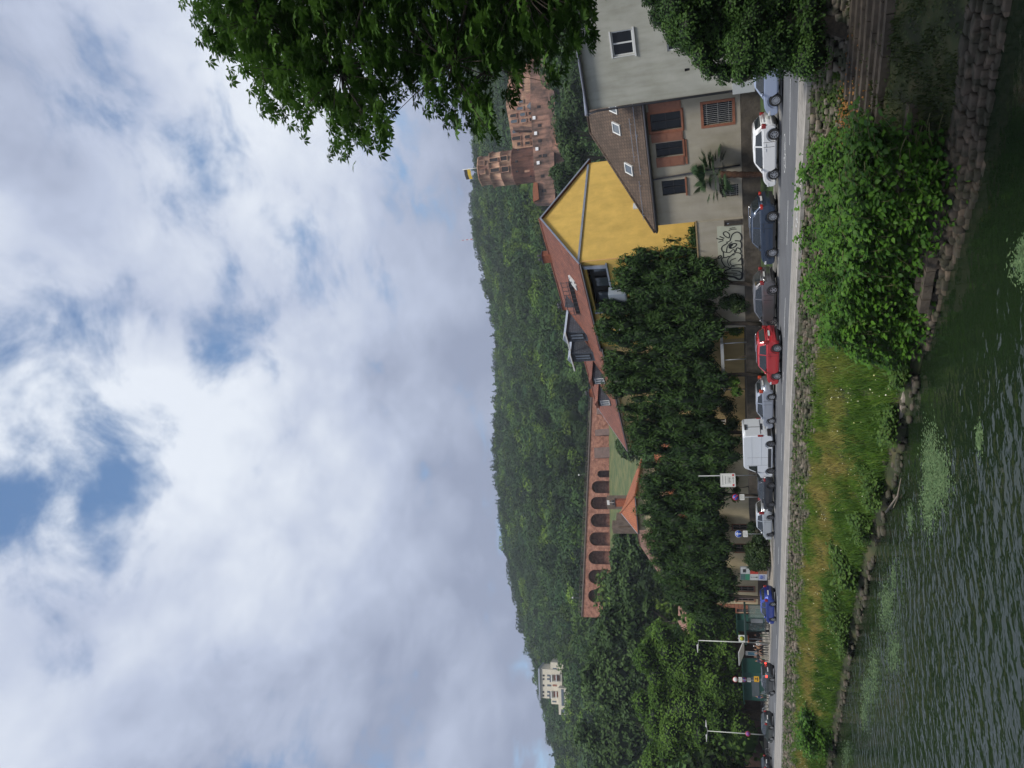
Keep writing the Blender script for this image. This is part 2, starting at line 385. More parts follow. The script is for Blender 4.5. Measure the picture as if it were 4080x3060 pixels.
# rubble wall below the pavement, then the grass bank down to the water
def nz(x, y, k=1.0, sd=0):
    """smooth pseudo noise, vectorised"""
    x = np.asarray(x, float)*k; y = np.asarray(y, float)*k
    return (np.sin(x*1.3+1.7+sd)*np.cos(y*1.1-.6+sd)+.5*np.sin(x*2.9-y*2.3+sd*2)+.35*np.sin(x*5.1+y*4.3+2+sd)+.2*np.cos(x*9.7-y*8.1+sd))/2.05
FOOT = 1.15; FZ = -1.15
def bank_z(s, o):
    oe = pl(O_EDGE, s)-FOOT; ow = pl(O_WAT, s); t = np.clip((oe-o)/(oe-ow), -.2, 1.5)
    z = FZ+(WZ+.25-FZ)*(t**1.15 if np.isscalar(t) else np.sign(t)*np.abs(t)**1.15)
    z = z+nz(s, o, .8)*.12*np.clip(t*4, 0, 1)
    return np.where(t > 1, WZ+.25-(t-1)*6, z)
gs = np.arange(-60, 160, .5); gt = np.linspace(-.03, 1.35, 30)
SS, TT = np.meshgrid(gs, gt, indexing='ij'); OE = pl(O_EDGE, SS)-FOOT; OW = pl(O_WAT, SS); OO = OE+(OW-OE)*TT
ZZ = bank_z(SS, OO)
P = A0[None, None, :]+T*SS[..., None]+NN*OO[..., None]; V = np.concatenate([P, ZZ[..., None]], 2).reshape(-1, 3)
ni, nj = SS.shape; I = (np.arange(ni-1)[:, None]*nj+np.arange(nj-1)[None, :]).ravel(); F = np.stack([I, I+1, I+nj+1, I+nj], 1)
mt, t, b = nodes('bank_soil'); at_ = t.nodes.new('ShaderNodeTexCoord'); n = t.nodes.new('ShaderNodeTexNoise'); n.inputs['Scale'].default_value = .9; n.inputs['Detail'].default_value = 9
t.links.new(at_.outputs['Object'], n.inputs[0]); r = t.nodes.new('ShaderNodeValToRGB'); t.links.new(n.outputs[0], r.inputs[0])
r.color_ramp.elements[0].position = .35; r.color_ramp.elements[0].color = (.018, .022, .009, 1); r.color_ramp.elements[1].position = .68; r.color_ramp.elements[1].color = (.075, .068, .03, 1)
e = r.color_ramp.elements.new(.5); e.color = (.034, .045, .014, 1)
t.links.new(r.outputs[0], b.inputs['Base Color']); b.inputs['Roughness'].default_value = .95  # soil colours lowered too, partly standing in for tree shade at the right
npmesh('river_bank', V, F, mt, smooth=True, kind='structure')

strip('embankment_core', lambda s: pl(O_EDGE, s)-.02, lambda s: pl(O_EDGE, s)-.5-FOOT, .1, FZ-1.0, mat('damp_earth', (.03, .026, .018), .95), kind='structure')
strip('embankment_back', lambda s: pl(O_EDGE, s)+.05, lambda s: pl(O_EDGE, s)+.0, .1, -3.5, mat('damp_earth', (.03, .026, .018), .95), kind='structure')
# stones: irregular rounded blocks
def stone(bmv, C, r, k=None, n=2, fl=.7, rot=None):
    """append a faceted stone to lists (V, F)"""
    V, F = bmv; base = len(V)
    u = [(1, 0, 0), (-1, 0, 0), (0, 1, 0), (0, -1, 0), (0, 0, 1), (0, 0, -1)]
    c8 = [(a, b_, c) for a in (-1, 1) for b_ in (-1, 1) for c in (-1, 1)]
    a = random.random()*6.28 if rot is None else rot; ca, sa = math.cos(a), math.sin(a)
    for p in c8:
        q = [p[i]*r[i]*(1+random.uniform(-.14, .08)) for i in range(3)]
        V.append((C[0]+q[0]*ca-q[1]*sa, C[1]+q[0]*sa+q[1]*ca, C[2]+q[2]))
    for q in ((0, 1, 3, 2), (4, 6, 7, 5), (0, 4, 5, 1), (2, 3, 7, 6), (0, 2, 6, 4), (1, 5, 7, 3)): F.append(tuple(base+i for i in q))
def stones_obj(name, lst, m, bevel=.03, **k):
    V, F = lst; tn = np.repeat(rng.random(len(V)//8), 8)
    o = npmesh(name, V, F, m, tint=tn, **k)
    bm = bmesh.new(); bm.from_mesh(o.data); bmesh.ops.bevel(bm, geom=bm.edges[:], offset=bevel, segments=1, affect='EDGES'); bm.to_mesh(o.data); bm.free()
    return o
def stonemat(name, a, b_, moss=(.04, .05, .02)):
    mt, t, b = nodes(name); A = t.nodes.new('ShaderNodeAttribute'); A.attribute_name = 'tint'
    mx = t.nodes.new('ShaderNodeMix'); mx.data_type = 'RGBA'; t.links.new(A.outputs['Fac'], mx.inputs[0]); mx.inputs[6].default_value = (*a, 1); mx.inputs[7].default_value = (*b_, 1)
    c = t.nodes.new('ShaderNodeTexCoord'); n = t.nodes.new('ShaderNodeTexNoise'); n.inputs['Scale'].default_value = 2.2; n.inputs['Detail'].default_value = 9; t.links.new(c.outputs['Object'], n.inputs[0])
    r = t.nodes.new('ShaderNodeValToRGB'); t.links.new(n.outputs[0], r.inputs[0]); r.color_ramp.elements[0].position = .42; r.color_ramp.elements[1].position = .62
    m2 = t.nodes.new('ShaderNodeMix'); m2.data_type = 'RGBA'; t.links.new(r.outputs[0], m2.inputs[0]); m2.inputs[6].default_value = (*moss, 1); t.links.new(mx.outputs[2], m2.inputs[7])
    t.links.new(m2.outputs[2], b.inputs['Base Color']); b.inputs['Roughness'].default_value = .9
    bp = t.nodes.new('ShaderNodeBump'); bp.inputs['Strength'].default_value = .6; bp.inputs['Distance'].default_value = .06; t.links.new(n.outputs[0], bp.inputs['Height']); t.links.new(bp.outputs[0], b.inputs['Normal'])
    return mt
m_rub = stonemat('rubble_stone', (.13, .10, .075), (.24, .205, .165), (.05, .055, .03))
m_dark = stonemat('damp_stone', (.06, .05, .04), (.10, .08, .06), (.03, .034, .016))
lst = ([], [])
for row in range(7):
    s = -22.0+random.random()
    while s < 118:
        wd = random.uniform(.07, .21)*(1 if s < 30 else 1.6); s += wd*2*.95
        fz = (row+.5)/7+random.uniform(-.05, .05); o = pl(O_EDGE, s)-.02-FOOT*fz*.95; z = -.1+(FZ+.1)*fz
        if random.random() < .06: continue
        stone(lst, S(s, o+random.uniform(-.09, .09), z), (wd*random.uniform(.85, 1.3), random.uniform(.15, .3), random.uniform(.07, .13)), rot=TANG+random.uniform(-.35, .35))
stones_obj('rubble_wall', lst, m_rub, .025, label='brown rubble stone wall holding up the pavement above the bank', cat='retaining wall')
# cap slab along the pavement edge
mb = MB(); s = -40.0
while s < 150:
    e = s+1.18
    P = [S(s, f_edge(s)-.12, .13), S(e, f_edge(e)-.12, .13), S(e, f_edge(e)+.3, .13), S(s, f_edge(s)+.3, .13)]; Q = [p-np.array([0, 0, .28]) for p in P]
    mb.face(P); mb.face([Q[0], Q[1], P[1], P[0]]); mb.face([P[1], Q[1], Q[2], P[2]]); mb.face([P[0], P[3], Q[3], Q[0]]); s += 1.2
mb.build('coping', mat('coping_stone', (.33, .31, .285), .85, var=.25, scale=2.5), kind='structure')
# loose stones of the water line
lst = ([], [])
for i in range(900):
    s = random.uniform(0, 105)**1.0; ow = pl(O_WAT, s); rr = random.uniform(.06, .26)
    o = ow+random.uniform(-.75, .7)
    stone(lst, S(s, o, WZ+.1+max(0, (o-ow)*.5)+random.uniform(-.1, .1)), (rr, rr*random.uniform(.6, .9), rr*random.uniform(.4, .6)))
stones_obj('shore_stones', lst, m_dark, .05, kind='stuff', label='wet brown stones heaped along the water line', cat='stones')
# coursed quay of big blocks at the right, following the water's edge
lst = ([], [])
for row, (dz, do, L) in enumerate(((-.3, -.62, .5), (-.12, -.42, .42), (.04, -.2, .38), (.2, .02, .42), (.33, .3, .5), (.42, .62, .55))):
    s = -26.0
    while s < 2.5:
        wd = random.uniform(.2, .5)*L; s += wd*2*.98
        stone(lst, S(s, pl(O_WAT, s)+do+random.uniform(-.08, .08), WZ+dz+.12+random.uniform(-.04, .04)), (wd, random.uniform(.16, .27), random.uniform(.10, .16)), rot=TANG+(pl(O_WAT, s+.5)-pl(O_WAT, s-.5))+random.uniform(-.12, .12))
stones_obj('stone_quay', lst, stonemat('quay_stone', (.055, .045, .034), (.115, .085, .06), (.03, .028, .016)), .022, label='low quay of big blocks coloured dark as if shaded at the dark water edge', cat='quay')  # stone and moss colours lowered to stand in for the trees' shade
# flat stone steps on the shaded bank
def steps(name, s0, s1, oa, ob, n, lab, skew=0.0):
    mb = MB()
    for i in range(n):
        f = i/(n-1); o = oa+(ob-oa)*f; z = float(bank_z((s0+s1)/2, o))+.16
        a, b_ = s0+skew*f, s1+skew*f*1.2
        L = np.linspace(a, b_, 9)
        for k in range(8):
            q = [S(L[k]+.02, o-.22, z), S(L[k+1]-.02, o-.22, z+.015*math.sin(k*3+i)), S(L[k+1]-.02, o+.22, z+.015*math.sin(k*3+i)), S(L[k]+.02, o+.22, z)]
            p = [v-np.array([0, 0, .3]) for v in q]; mb.face(q); mb.face([p[0], p[1], q[1], q[0]]); mb.face([q[1], p[1], p[2], q[2]]); mb.face([q[0], q[3], p[3], p[0]])
    return mb.build(name, mat('step_stone', (.075, .06, .045), .9, var=.4, scale=2, bump=.5, bscale=8), None, label=lab, cat='steps')  # dark stone colour carries the tree shade lying on the steps
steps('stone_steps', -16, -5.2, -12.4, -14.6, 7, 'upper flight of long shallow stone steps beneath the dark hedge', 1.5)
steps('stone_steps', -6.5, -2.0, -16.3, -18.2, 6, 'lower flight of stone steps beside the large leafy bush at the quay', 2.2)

# river
mt, t, b = nodes('river_water'); b.inputs['Base Color'].default_value = (.010, .0185, .008, 1); b.inputs['Roughness'].default_value = .02; b.inputs['IOR'].default_value = 1.33
tcn = t.nodes.new('ShaderNodeTexCoord'); mp = t.nodes.new('ShaderNodeMapping'); t.links.new(tcn.outputs['Object'], mp.inputs[0])
mp.inputs['Rotation'].default_value = (0, 0, -R_(25)); mp.inputs['Scale'].default_value = (1.0, 1.15, 1)
# calm in the lee of the bank at the right, rougher towards open water; patches in between
sp_ = t.nodes.new('ShaderNodeSeparateXYZ'); t.links.new(tcn.outputs['Object'], sp_.inputs[0])
mr = t.nodes.new('ShaderNodeMapRange'); t.links.new(sp_.outputs[0], mr.inputs[0]); mr.inputs[1].default_value = 12; mr.inputs[2].default_value = -12; mr.inputs[3].default_value = .12; mr.inputs[4].default_value = 1.0
nl = t.nodes.new('ShaderNodeTexNoise'); nl.inputs['Scale'].default_value = .16; nl.inputs['Detail'].default_value = 3; t.links.new(tcn.outputs['Object'], nl.inputs[0])
mr2 = t.nodes.new('ShaderNodeMapRange'); t.links.new(nl.outputs[0], mr2.inputs[0]); mr2.inputs[1].default_value = .35; mr2.inputs[2].default_value = .65; mr2.inputs[3].default_value = .35; mr2.inputs[4].default_value = 1.0
amp = t.nodes.new('ShaderNodeMath'); amp.operation = 'MULTIPLY'; t.links.new(mr.outputs[0], amp.inputs[0]); t.links.new(mr2.outputs[0], amp.inputs[1])
prev = None
for scale, dist_, dt in ((1.4, .17, 1.0), (4.0, .05, 2.0)):
    n = t.nodes.new('ShaderNodeTexNoise'); n.inputs['Scale'].default_value = scale; n.inputs['Detail'].default_value = dt; n.inputs['Roughness'].default_value = .35
    n.inputs['Distortion'].default_value = .25
    t.links.new(mp.outputs[0], n.inputs[0]); bp = t.nodes.new('ShaderNodeBump'); bp.inputs['Distance'].default_value = dist_
    t.links.new(amp.outputs[0], bp.inputs['Strength']); t.links.new(n.outputs[0], bp.inputs['Height'])
    if prev: t.links.new(prev.outputs[0], bp.inputs['Normal'])
    prev = bp
t.links.new(prev.outputs[0], b.inputs['Normal'])
V = [(-600, -60, WZ), (300, -60, WZ), (300, 400, WZ), (-600, 400, WZ)]
V = [S(-500, -18+11, WZ), S(900, -18+8, WZ), S(900, -300, WZ), S(-500, -300, WZ)]
npmesh('river', V, [(0, 1, 2, 3)], mt, kind='structure')
# bed under the water keeps the bank closed
# floating weed: many small leaves lying on the water, in drifts
def drift(cl, n):
    P = []
    for (x, y, rx, ry) in cl:
        k = int(n*1.2*rx*ry/2500); qx = x+rx*rng.normal(size=k)*.5; qy = y+ry*rng.normal(size=k)*.5
        P += [gnd(a, c, WZ+.012+random.random()*.01) for a, c in zip(qx, qy)]
    return np.array(P)
P = drift([(3705, 1830, 30, 130), (3740, 1900, 45, 110), (3700, 2000, 30, 120), (3625, 2060, 12, 60), (3900, 1750, 12, 60), (3530, 2420, 30, 100), (3560, 2600, 25, 80), (3480, 2680, 20, 110), (3450, 2760, 20, 80), (3370, 3010, 18, 60), (3560, 2300, 10, 60), (3440, 2850, 14, 60)], 900)
P = np.concatenate([P, drift([(4090, 1050, 60, 70), (4085, 1000, 30, 60)], 500)])
V, F = kites(P, np.array([0, 0, 1.])+rng.normal(size=P.shape)*.12, rng.uniform(.06, .20, len(P)), .45)
npmesh('water_weed', V, F, leafmat('weed', (.05, .10, .035), (.13, .19, .08), .1), tint=np.repeat(rng.random(len(P)), 4), kind='stuff', label='pale green water weed floating in drifts near the bank', cat='water weed')

# ---- hill
AZ = [(-75, 4), (-60, 6), (-40, 9), (-27.2, 11.9), (-22, 13.4), (-18, 14.7), (-11.3, 16.3), (-6.1, 17.1), (1, 16.6), (4.6, 16.7), (8.4, 17.0), (11.9, 17.3), (17.7, 16.6), (26, 16.2), (40, 14), (75, 9)]
GD = [(90, 0), (145, 0.0), (165, .10), (200, .27), (300, .455), (325, .475), (345, .55), (400, .66), (550, .79), (700, .895), (860, .955), (900, .95)]
def hill_z(X, Y):
    d = np.hypot(X, Y); az = np.degrees(np.arctan2(X, Y)); es = pl(AZ, az)
    e = es*pl(GD, np.minimum(d, 880)); z = CAMH*0+np.minimum(d, 880)*np.tan(np.radians(e))+nz(X, Y, .012)*4*np.clip((d-130)/200, 0, 1)
    z = np.where(d > 880, z*np.clip(1-(d-880)/900, 0, 1), z)
    return np.where(d < 95, -.5, z-.6)
az = np.radians(np.linspace(-75, 75, 151)); dd = np.concatenate([np.arange(90, 900, 12.0), np.arange(900, 1900, 80.0)])
AA, DD = np.meshgrid(az, dd, indexing='ij'); X = DD*np.sin(AA); Y = DD*np.cos(AA); Z = hill_z(X, Y)
V = np.stack([X, Y, Z], 2).reshape(-1, 3); ni, nj = AA.shape; I = (np.arange(ni-1)[:, None]*nj+np.arange(nj-1)[None, :]).ravel()
m_hill = mat('hill_floor', (.03, .045, .016), .95, var=.5, scale=.03)
npmesh('hill', V, np.stack([I, I+1, I+nj+1, I+nj], 1), m_hill, smooth=True, kind='structure')

# forest crowns
def crown_mesh(name, R, Hh, nl, leaf, seed, conif=False, lobes=7):
    """unit crown: lobes of leaf clumps; returns V, F, tint"""
    r_ = np.random.default_rng(seed); cl = []
    if conif:
        for k in range(8):
            f = k/7; rr = R*(1-f)**.9*.9+.3; cl.append((r_.normal()*.2, r_.normal()*.2, Hh*.12+f*Hh*.85, rr, rr, Hh*.10))
    else:
        cl.append((0, 0, Hh*.55, R*.72, R*.72, Hh*.36))
        for k in range(lobes):
            a = r_.random()*6.28; q = R*(.35+.4*r_.random()); cl.append((q*math.cos(a), q*math.sin(a), Hh*(.35+.5*r_.random()), R*(.36+.2*r_.random()), R*(.36+.2*r_.random()), Hh*(.18+.12*r_.random())))
    global rng; keep = rng; rng = r_
    P, nr, idx = cloud(cl, nl, up=.75, shell=.8); V, F = kites(P, nr, r_.uniform(.7, 1.3, nl)*leaf, .9)
    base = r_.random(len(cl))[idx]; tint = np.clip(base*.55+r_.random(nl)*.2+.1, 0, 1)
    rng = keep
    # core so no daylight passes the middle
    n = 10; cv = []; cf = []; tt = []
    for j in range(5):
        ph = math.pi*j/4; 
        for i in range(n):
            a = 2*math.pi*i/n; rr = (R*.6 if not conif else R*.4*(1-j*.0))
            cv.append((rr*math.sin(ph)*math.cos(a), rr*math.sin(ph)*math.sin(a), Hh*.54-Hh*.34*math.cos(ph)))
    for j in range(4):
        for i in range(n): cf.append((j*n+i, j*n+(i+1) % n, (j+1)*n+(i+1) % n, (j+1)*n+i))
    b0 = len(V); V = np.concatenate([V, cv]); F = np.concatenate([F, np.array(cf)+b0]); tint = np.concatenate([np.repeat(tint, 4), np.zeros(len(cv))])
    return V, F, tint
protos = [crown_mesh('c', 6.6, 11.5, 800, .95, 11+k, False) for k in range(5)]+[crown_mesh('c', 3.4, 15.0, 420, 1.1, 40+k, True) for k in range(2)]
m_for_i = leafmat('forest_leaf', (.024, .056, .018), (.070, .125, .030), .15, .8, objcol=True)
m_for_s = leafmat('forest_mass_leaf', (.024, .056, .018), (.070, .125, .030), .15, .8)
P_ = []
cell = 10.5
for gx in np.arange(-460, 430, cell):
    for gy in np.arange(90, 930, cell):
        x = gx+random.uniform(-4.5, 4.5); y = gy+random.uniform(-4.5, 4.5); d = math.hypot(x, y); a = math.degrees(math.atan2(x, y))
        if d < 125 or d > 905 or a < -33 or a > 28: continue
        P_.append((x, y))
P_ = np.array(P_)
def proj(P):
    q = np.atleast_2d(P)-CAM; f = q@_F; return CX-(q@UV)/f*FPX, CY-(q@RV)/f*FPX, f
zb = hill_z(P_[:, 0], P_[:, 1]); bx, by, _ = proj(np.c_[P_, zb]); dist = np.hypot(P_[:, 0], P_[:, 1])
keep = np.ones(len(P_), bool)
keep &= ~((dist > 205) & (dist < 343) & (by > 1400) & (by < 2290) & (bx > 2360))         # meadow below the arches
keep &= ~((dist > 150) & (dist < 343) & (by > 1550) & (by < 2500) & (bx > 2300) & (bx < 2425))
keep &= ~((dist > 322) & (dist < 352) & (by > 1300) & (by < 2560))                        # the arched wall itself
keep &= ~((dist > 352) & (dist < 420) & (by > 150) & (by < 900))                         # castle
keep &= ~((dist > 500) & (dist < 640) & (by > 2620) & (by < 2900) & (bx < 2330) & (bx > 2120))      # hotel
keep &= ~((dist > 430) & (dist < 560) & (by > 2700) & (by < 2870) & (bx < 2330))
P_ = P_[keep]; zb = zb[keep]; dist = dist[keep]; bx = bx[keep]; by = by[keep]
ridge = dist > 800
inst = []
for i in range(len(P_)):
    con = (ridge[i] and random.random() < .45) or random.random() < .05
    k = random.randrange(5, 7) if con else random.randrange(5)
    sc_ = random.uniform(.8, 1.5)*(1.0 if not con else .8)*(1.12 if dist[i] > 450 else 1); 
    if dist[i] < 300: sc_ *= .85
    v = random.random(); col = (1, 1, 1)
    br = random.uniform(.4, 1.5)
    if v < .16: col = (2.1, 1.8, .9)
    elif v < .3: col = (1.3, 1.25, .9)
    elif v < .5: col = (.7, .8, .95)
    if con: col = (.6, .72, .85)
    inst.append((k, sc_, random.uniform(0, 6.28), tuple(c*br for c in col), br))
size = np.array([q[1] for q in inst])/dist
vis = (by > -60) & (by < 3120) & (bx > 1700) & (bx < 2700)
order = np.argsort(-size*vis)
sel = set(order[:290].tolist())
mesh_ = []
for k, (V, F, tn) in enumerate(protos):
    me_o = npmesh('forest_tree', V, F, m_for_i, tint=tn); mesh_.append(me_o.data); bpy.data.objects.remove(me_o)
tr = MB().tube([(0, 0, -1.5), (0.1, 0, 2), (0, .1, 6)], [.35, .28, .15], 6); tro = tr.build('trunk', mat('bark', (.09, .07, .05), .95, var=.4, scale=6)); tmesh = tro.data; bpy.data.objects.remove(tro)
VV, FF, TTn, CC = [], [], [], []; off = 0
mass_col = []
for i, (k, s_, a, col, br) in enumerate(inst):
    x, y = P_[i]; z = zb[i]
    if i in sel:
        zone = 'behind the dormered roofs' if by[i] < 1560 and bx[i] > 2150 else 'under the white villa' if by[i] > 2560 and bx[i] > 2250 else 'below the arched wall' if dist[i] < 330 else 'above the arched wall' if by[i] < 2560 and by[i] > 1300 else 'beside the castle' if by[i] <= 1300 else 'left of the arched wall'
        kindw = 'pointed dark conifer' if k >= 5 else ('yellow-green' if col[0] > 1.5*col[2] else 'bluish dark green' if col[2] > col[0]*1.1 else 'mid green' if br > .9 else 'dark green')+(' wide-crowned' if s_ > 1.1 else ' round-crowned')+' broadleaf tree'
        e = thing('forest_tree', kindw+' on the wooded hillside, '+zone, 'tree', (x, y, z), a, 'nearer trees of the wooded hillside')
        e.scale = (s_,)*3
        c = bpy.data.objects.new('crown', mesh_[k]); finish(c, e); c.color = (*col, 1)
        t_ = bpy.data.objects.new('trunk', tmesh); finish(t_, e)
    else:
        V, F, tn = protos[k]; ca, sa = math.cos(a)*s_, math.sin(a)*s_
        W = np.stack([V[:, 0]*ca-V[:, 1]*sa+x, V[:, 0]*sa+V[:, 1]*ca+y, V[:, 2]*s_+z], 1)
        VV.append(W); FF.append(F+off); off += len(V); TTn.append(tn); mass_col.append(np.tile(np.array([*col, 1.], np.float32), (len(V), 1)))
fo_ = npmesh('hillside_forest', np.concatenate(VV), np.concatenate(FF), m_for_s, tint=np.concatenate(TTn), kind='stuff', label='dense dark green wood covering the far hillside up to the ridge', cat='forest')
ca_ = fo_.data.attributes.new('ccol', 'FLOAT_COLOR', 'POINT'); ca_.data.foreach_set('color', np.concatenate(mass_col).ravel())
t = m_for_s.node_tree; mx1 = [n for n in t.nodes if n.type == 'MIX'][0]; A = t.nodes.new('ShaderNodeAttribute'); A.attribute_name = 'ccol'
m2 = t.nodes.new('ShaderNodeMix'); m2.data_type = 'RGBA'; m2.blend_type = 'MULTIPLY'; m2.inputs[0].default_value = 1
outs = [l.to_socket for l in t.links if l.from_socket == mx1.outputs[2]]
t.links.new(mx1.outputs[2], m2.inputs[6]); t.links.new(A.outputs['Color'], m2.inputs[7])
for sck in outs: t.links.new(m2.outputs[2], sck)
# ------------------------------------------------------------------ buildings
m_grey = mat('grey_render', (.40, .40, .35), .9, var=.12, scale=.5, streak=.22, bump=.15, bscale=30)
m_tan = mat('tan_render', (.36, .325, .26), .9, var=.12, scale=.6, streak=.12, bump=.15, bscale=30)
m_yel = mat('yellow_render', (.68, .45, .11), .9, var=.12, scale=.8, streak=.13, sscale=(.7, .7, .35), bump=.12, bscale=30)
m_yel2 = mat('pale_yellow_render', (.50, .37, .17), .9, var=.12, scale=.5, streak=.12)
m_cream = mat('cream_render', (.50, .42, .27), .9, var=.12, scale=.5, streak=.12)
m_brown = mat('brown_sandstone', (.27, .105, .06), .8, var=.2, scale=4)
m_shut = mat('brown_shutter', (.24, .10, .06), .65, var=.15, scale=5)
m_wfr = mat('white_frame', (.62, .63, .62), .4)
m_dfr = mat('dark_wood', (.018, .016, .016), .5)
m_glass = mat('window_glass', (.008, .010, .012), .12, spec=.3)
m_glassb = mat('sky_glass', (.08, .10, .12), .05, spec=1.0)
m_metal = mat('zinc', (.33, .36, .42), .45, metal=.5, var=.15, scale=2)
m_drain = mat('dark_downpipe', (.07, .07, .08), .5, metal=.3)
m_dwall = mat('dark_low_wall', (.085, .07, .055), .95, var=.45, scale=1.5, bump=.5, bscale=6, streak=.2)
m_rooft = tilemat('old_brown_tiles', (.125, .085, .06), (.085, .058, .042), (.02, .015, .012), .25, .34, 1.0, .85, var=.35)
m_roofr = tilemat('red_tiles', (.25, .085, .05), (.165, .06, .04), (.06, .02, .015), .25, .33, .9, .8, var=.35)
m_roofo = tilemat('orange_tiles', (.40, .13, .05), (.31, .10, .045), (.09, .03, .02), .25, .33, .9, .8, var=.2)
m_slate = tilemat('blue_slate', (.10, .115, .14), (.07, .08, .10), (.02, .02, .03), .3, .2, .6, .55, var=.2)
m_chim = tilemat('chimney_brick', (.36, .12, .06), (.28, .09, .05), (.10, .05, .04), .25, .09, .4, .85)
m_panel = mat('pale_blue_panel', (.30, .35, .42), .5)
m_black = mat('black_paint', (.012, .012, .013), .6)

def wall_holes(mb, x0, x1, z0, z1, holes, y=0.0, depth=.22, inner=True):
    """front face in the plane y with rectangular openings (a0,a1,c0,c1) and their reveals"""
    xs = sorted({x0, x1, *[h[0] for h in holes], *[h[1] for h in holes]}); zs = sorted({z0, z1, *[h[2] for h in holes], *[h[3] for h in holes]})
    xs = [v for v in xs if x0 <= v <= x1]; zs = [v for v in zs if z0 <= v <= z1]
    for a, b in zip(xs, xs[1:]):
        for c, d in zip(zs, zs[1:]):
            mx, mz = (a+b)/2, (c+d)/2
            if any(h[0] < mx < h[1] and h[2] < mz < h[3] for h in holes): continue
            mb.face([(a, y, c), (b, y, c), (b, y, d), (a, y, d)])
    for (a, b, c, d) in holes:
        e = y+depth
        mb.face([(a, y, c), (a, e, c), (b, e, c), (b, y, c)]); mb.face([(a, y, d), (b, y, d), (b, e, d), (a, e, d)])
        mb.face([(a, y, c), (a, y, d), (a, e, d), (a, e, c)]); mb.face([(b, y, c), (b, e, c), (b, e, d), (b, y, d)])
def window(par, a, b, c, d, fr=None, gl=None, y=.0, depth=.16, fw=.07, mull=1, trans=0, surround=None, sw=.14, sill=None, label=None):
    """frame with panes set back in the opening; optional stone surround and sill"""
    fr = fr or m_wfr; gl = gl or m_glass; q = y+depth-.08
    mb = MB(); mb.box(a, a+fw, q, q+.07, c, d).box(b-fw, b, q, q+.07, c, d).box(a+fw, b-fw, q, q+.07, c, c+fw).box(a+fw, b-fw, q, q+.07, d-fw, d)
    for k in range(1, mull+1):
        xm = a+(b-a)*k/(mull+1); mb.box(xm-fw*.5, xm+fw*.5, q-.005, q+.065, c+fw, d-fw)
    for k in range(1, trans+1):
        zm = c+(d-c)*(k/(trans+1)); mb.box(a+fw, b-fw, q+.005, q+.06, zm-.02, zm+.02)
    w_ = mb.build('window', fr, par, merge=False, label=label)
    g = MB(); g.box(a+.02, b-.02, q+.03, q+.045, c+.02, d-.02); g.build('pane', gl, w_)
    if surround:
        s_ = MB(); s_.box(a-sw, a, y-.03, y+.02, c-sw, d+sw).box(b, b+sw, y-.03, y+.02, c-sw, d+sw).box(a, b, y-.03, y+.02, d, d+sw).box(a, b, y-.05, y+.02, c-sw, c)
        s_.build('surround', surround, w_)
    if sill:
        s_ = MB(); s_.box(a-.12, b+.12, y-.09, y+.02, c-.11, c-.003); s_.build('sill', sill, w_)
    return w_
def shutter(par, a, b, c, d, m):
    mb = MB(); mb.box(a, b, -.07, -.025, c, d)
    e = .07
    for (p, q) in ((c+e, (c+d)/2-e/2), ((c+d)/2+e/2, d-e)):
        mb.box(a+e, b-e, -.085, -.071, p, q)
    return mb.build('shutter', m, par)
def frame_from(PL, PR):
    """facade from its left end PL to its right end PR: returns (rotation z, length)"""
    d = np.array(PR[:2])-np.array(PL[:2]); return math.atan2(d[1], d[0]), float(np.hypot(*d))
def loc2(PL, rz, P):
    q = np.array(P[:2])-np.array(PL[:2]); c, s_ = math.cos(rz), math.sin(rz); return q[0]*c+q[1]*s_, -q[0]*s_+q[1]*c
def pix(PL, rz, x, y): return onplane(x, y, PL, (math.cos(rz), math.sin(rz)))
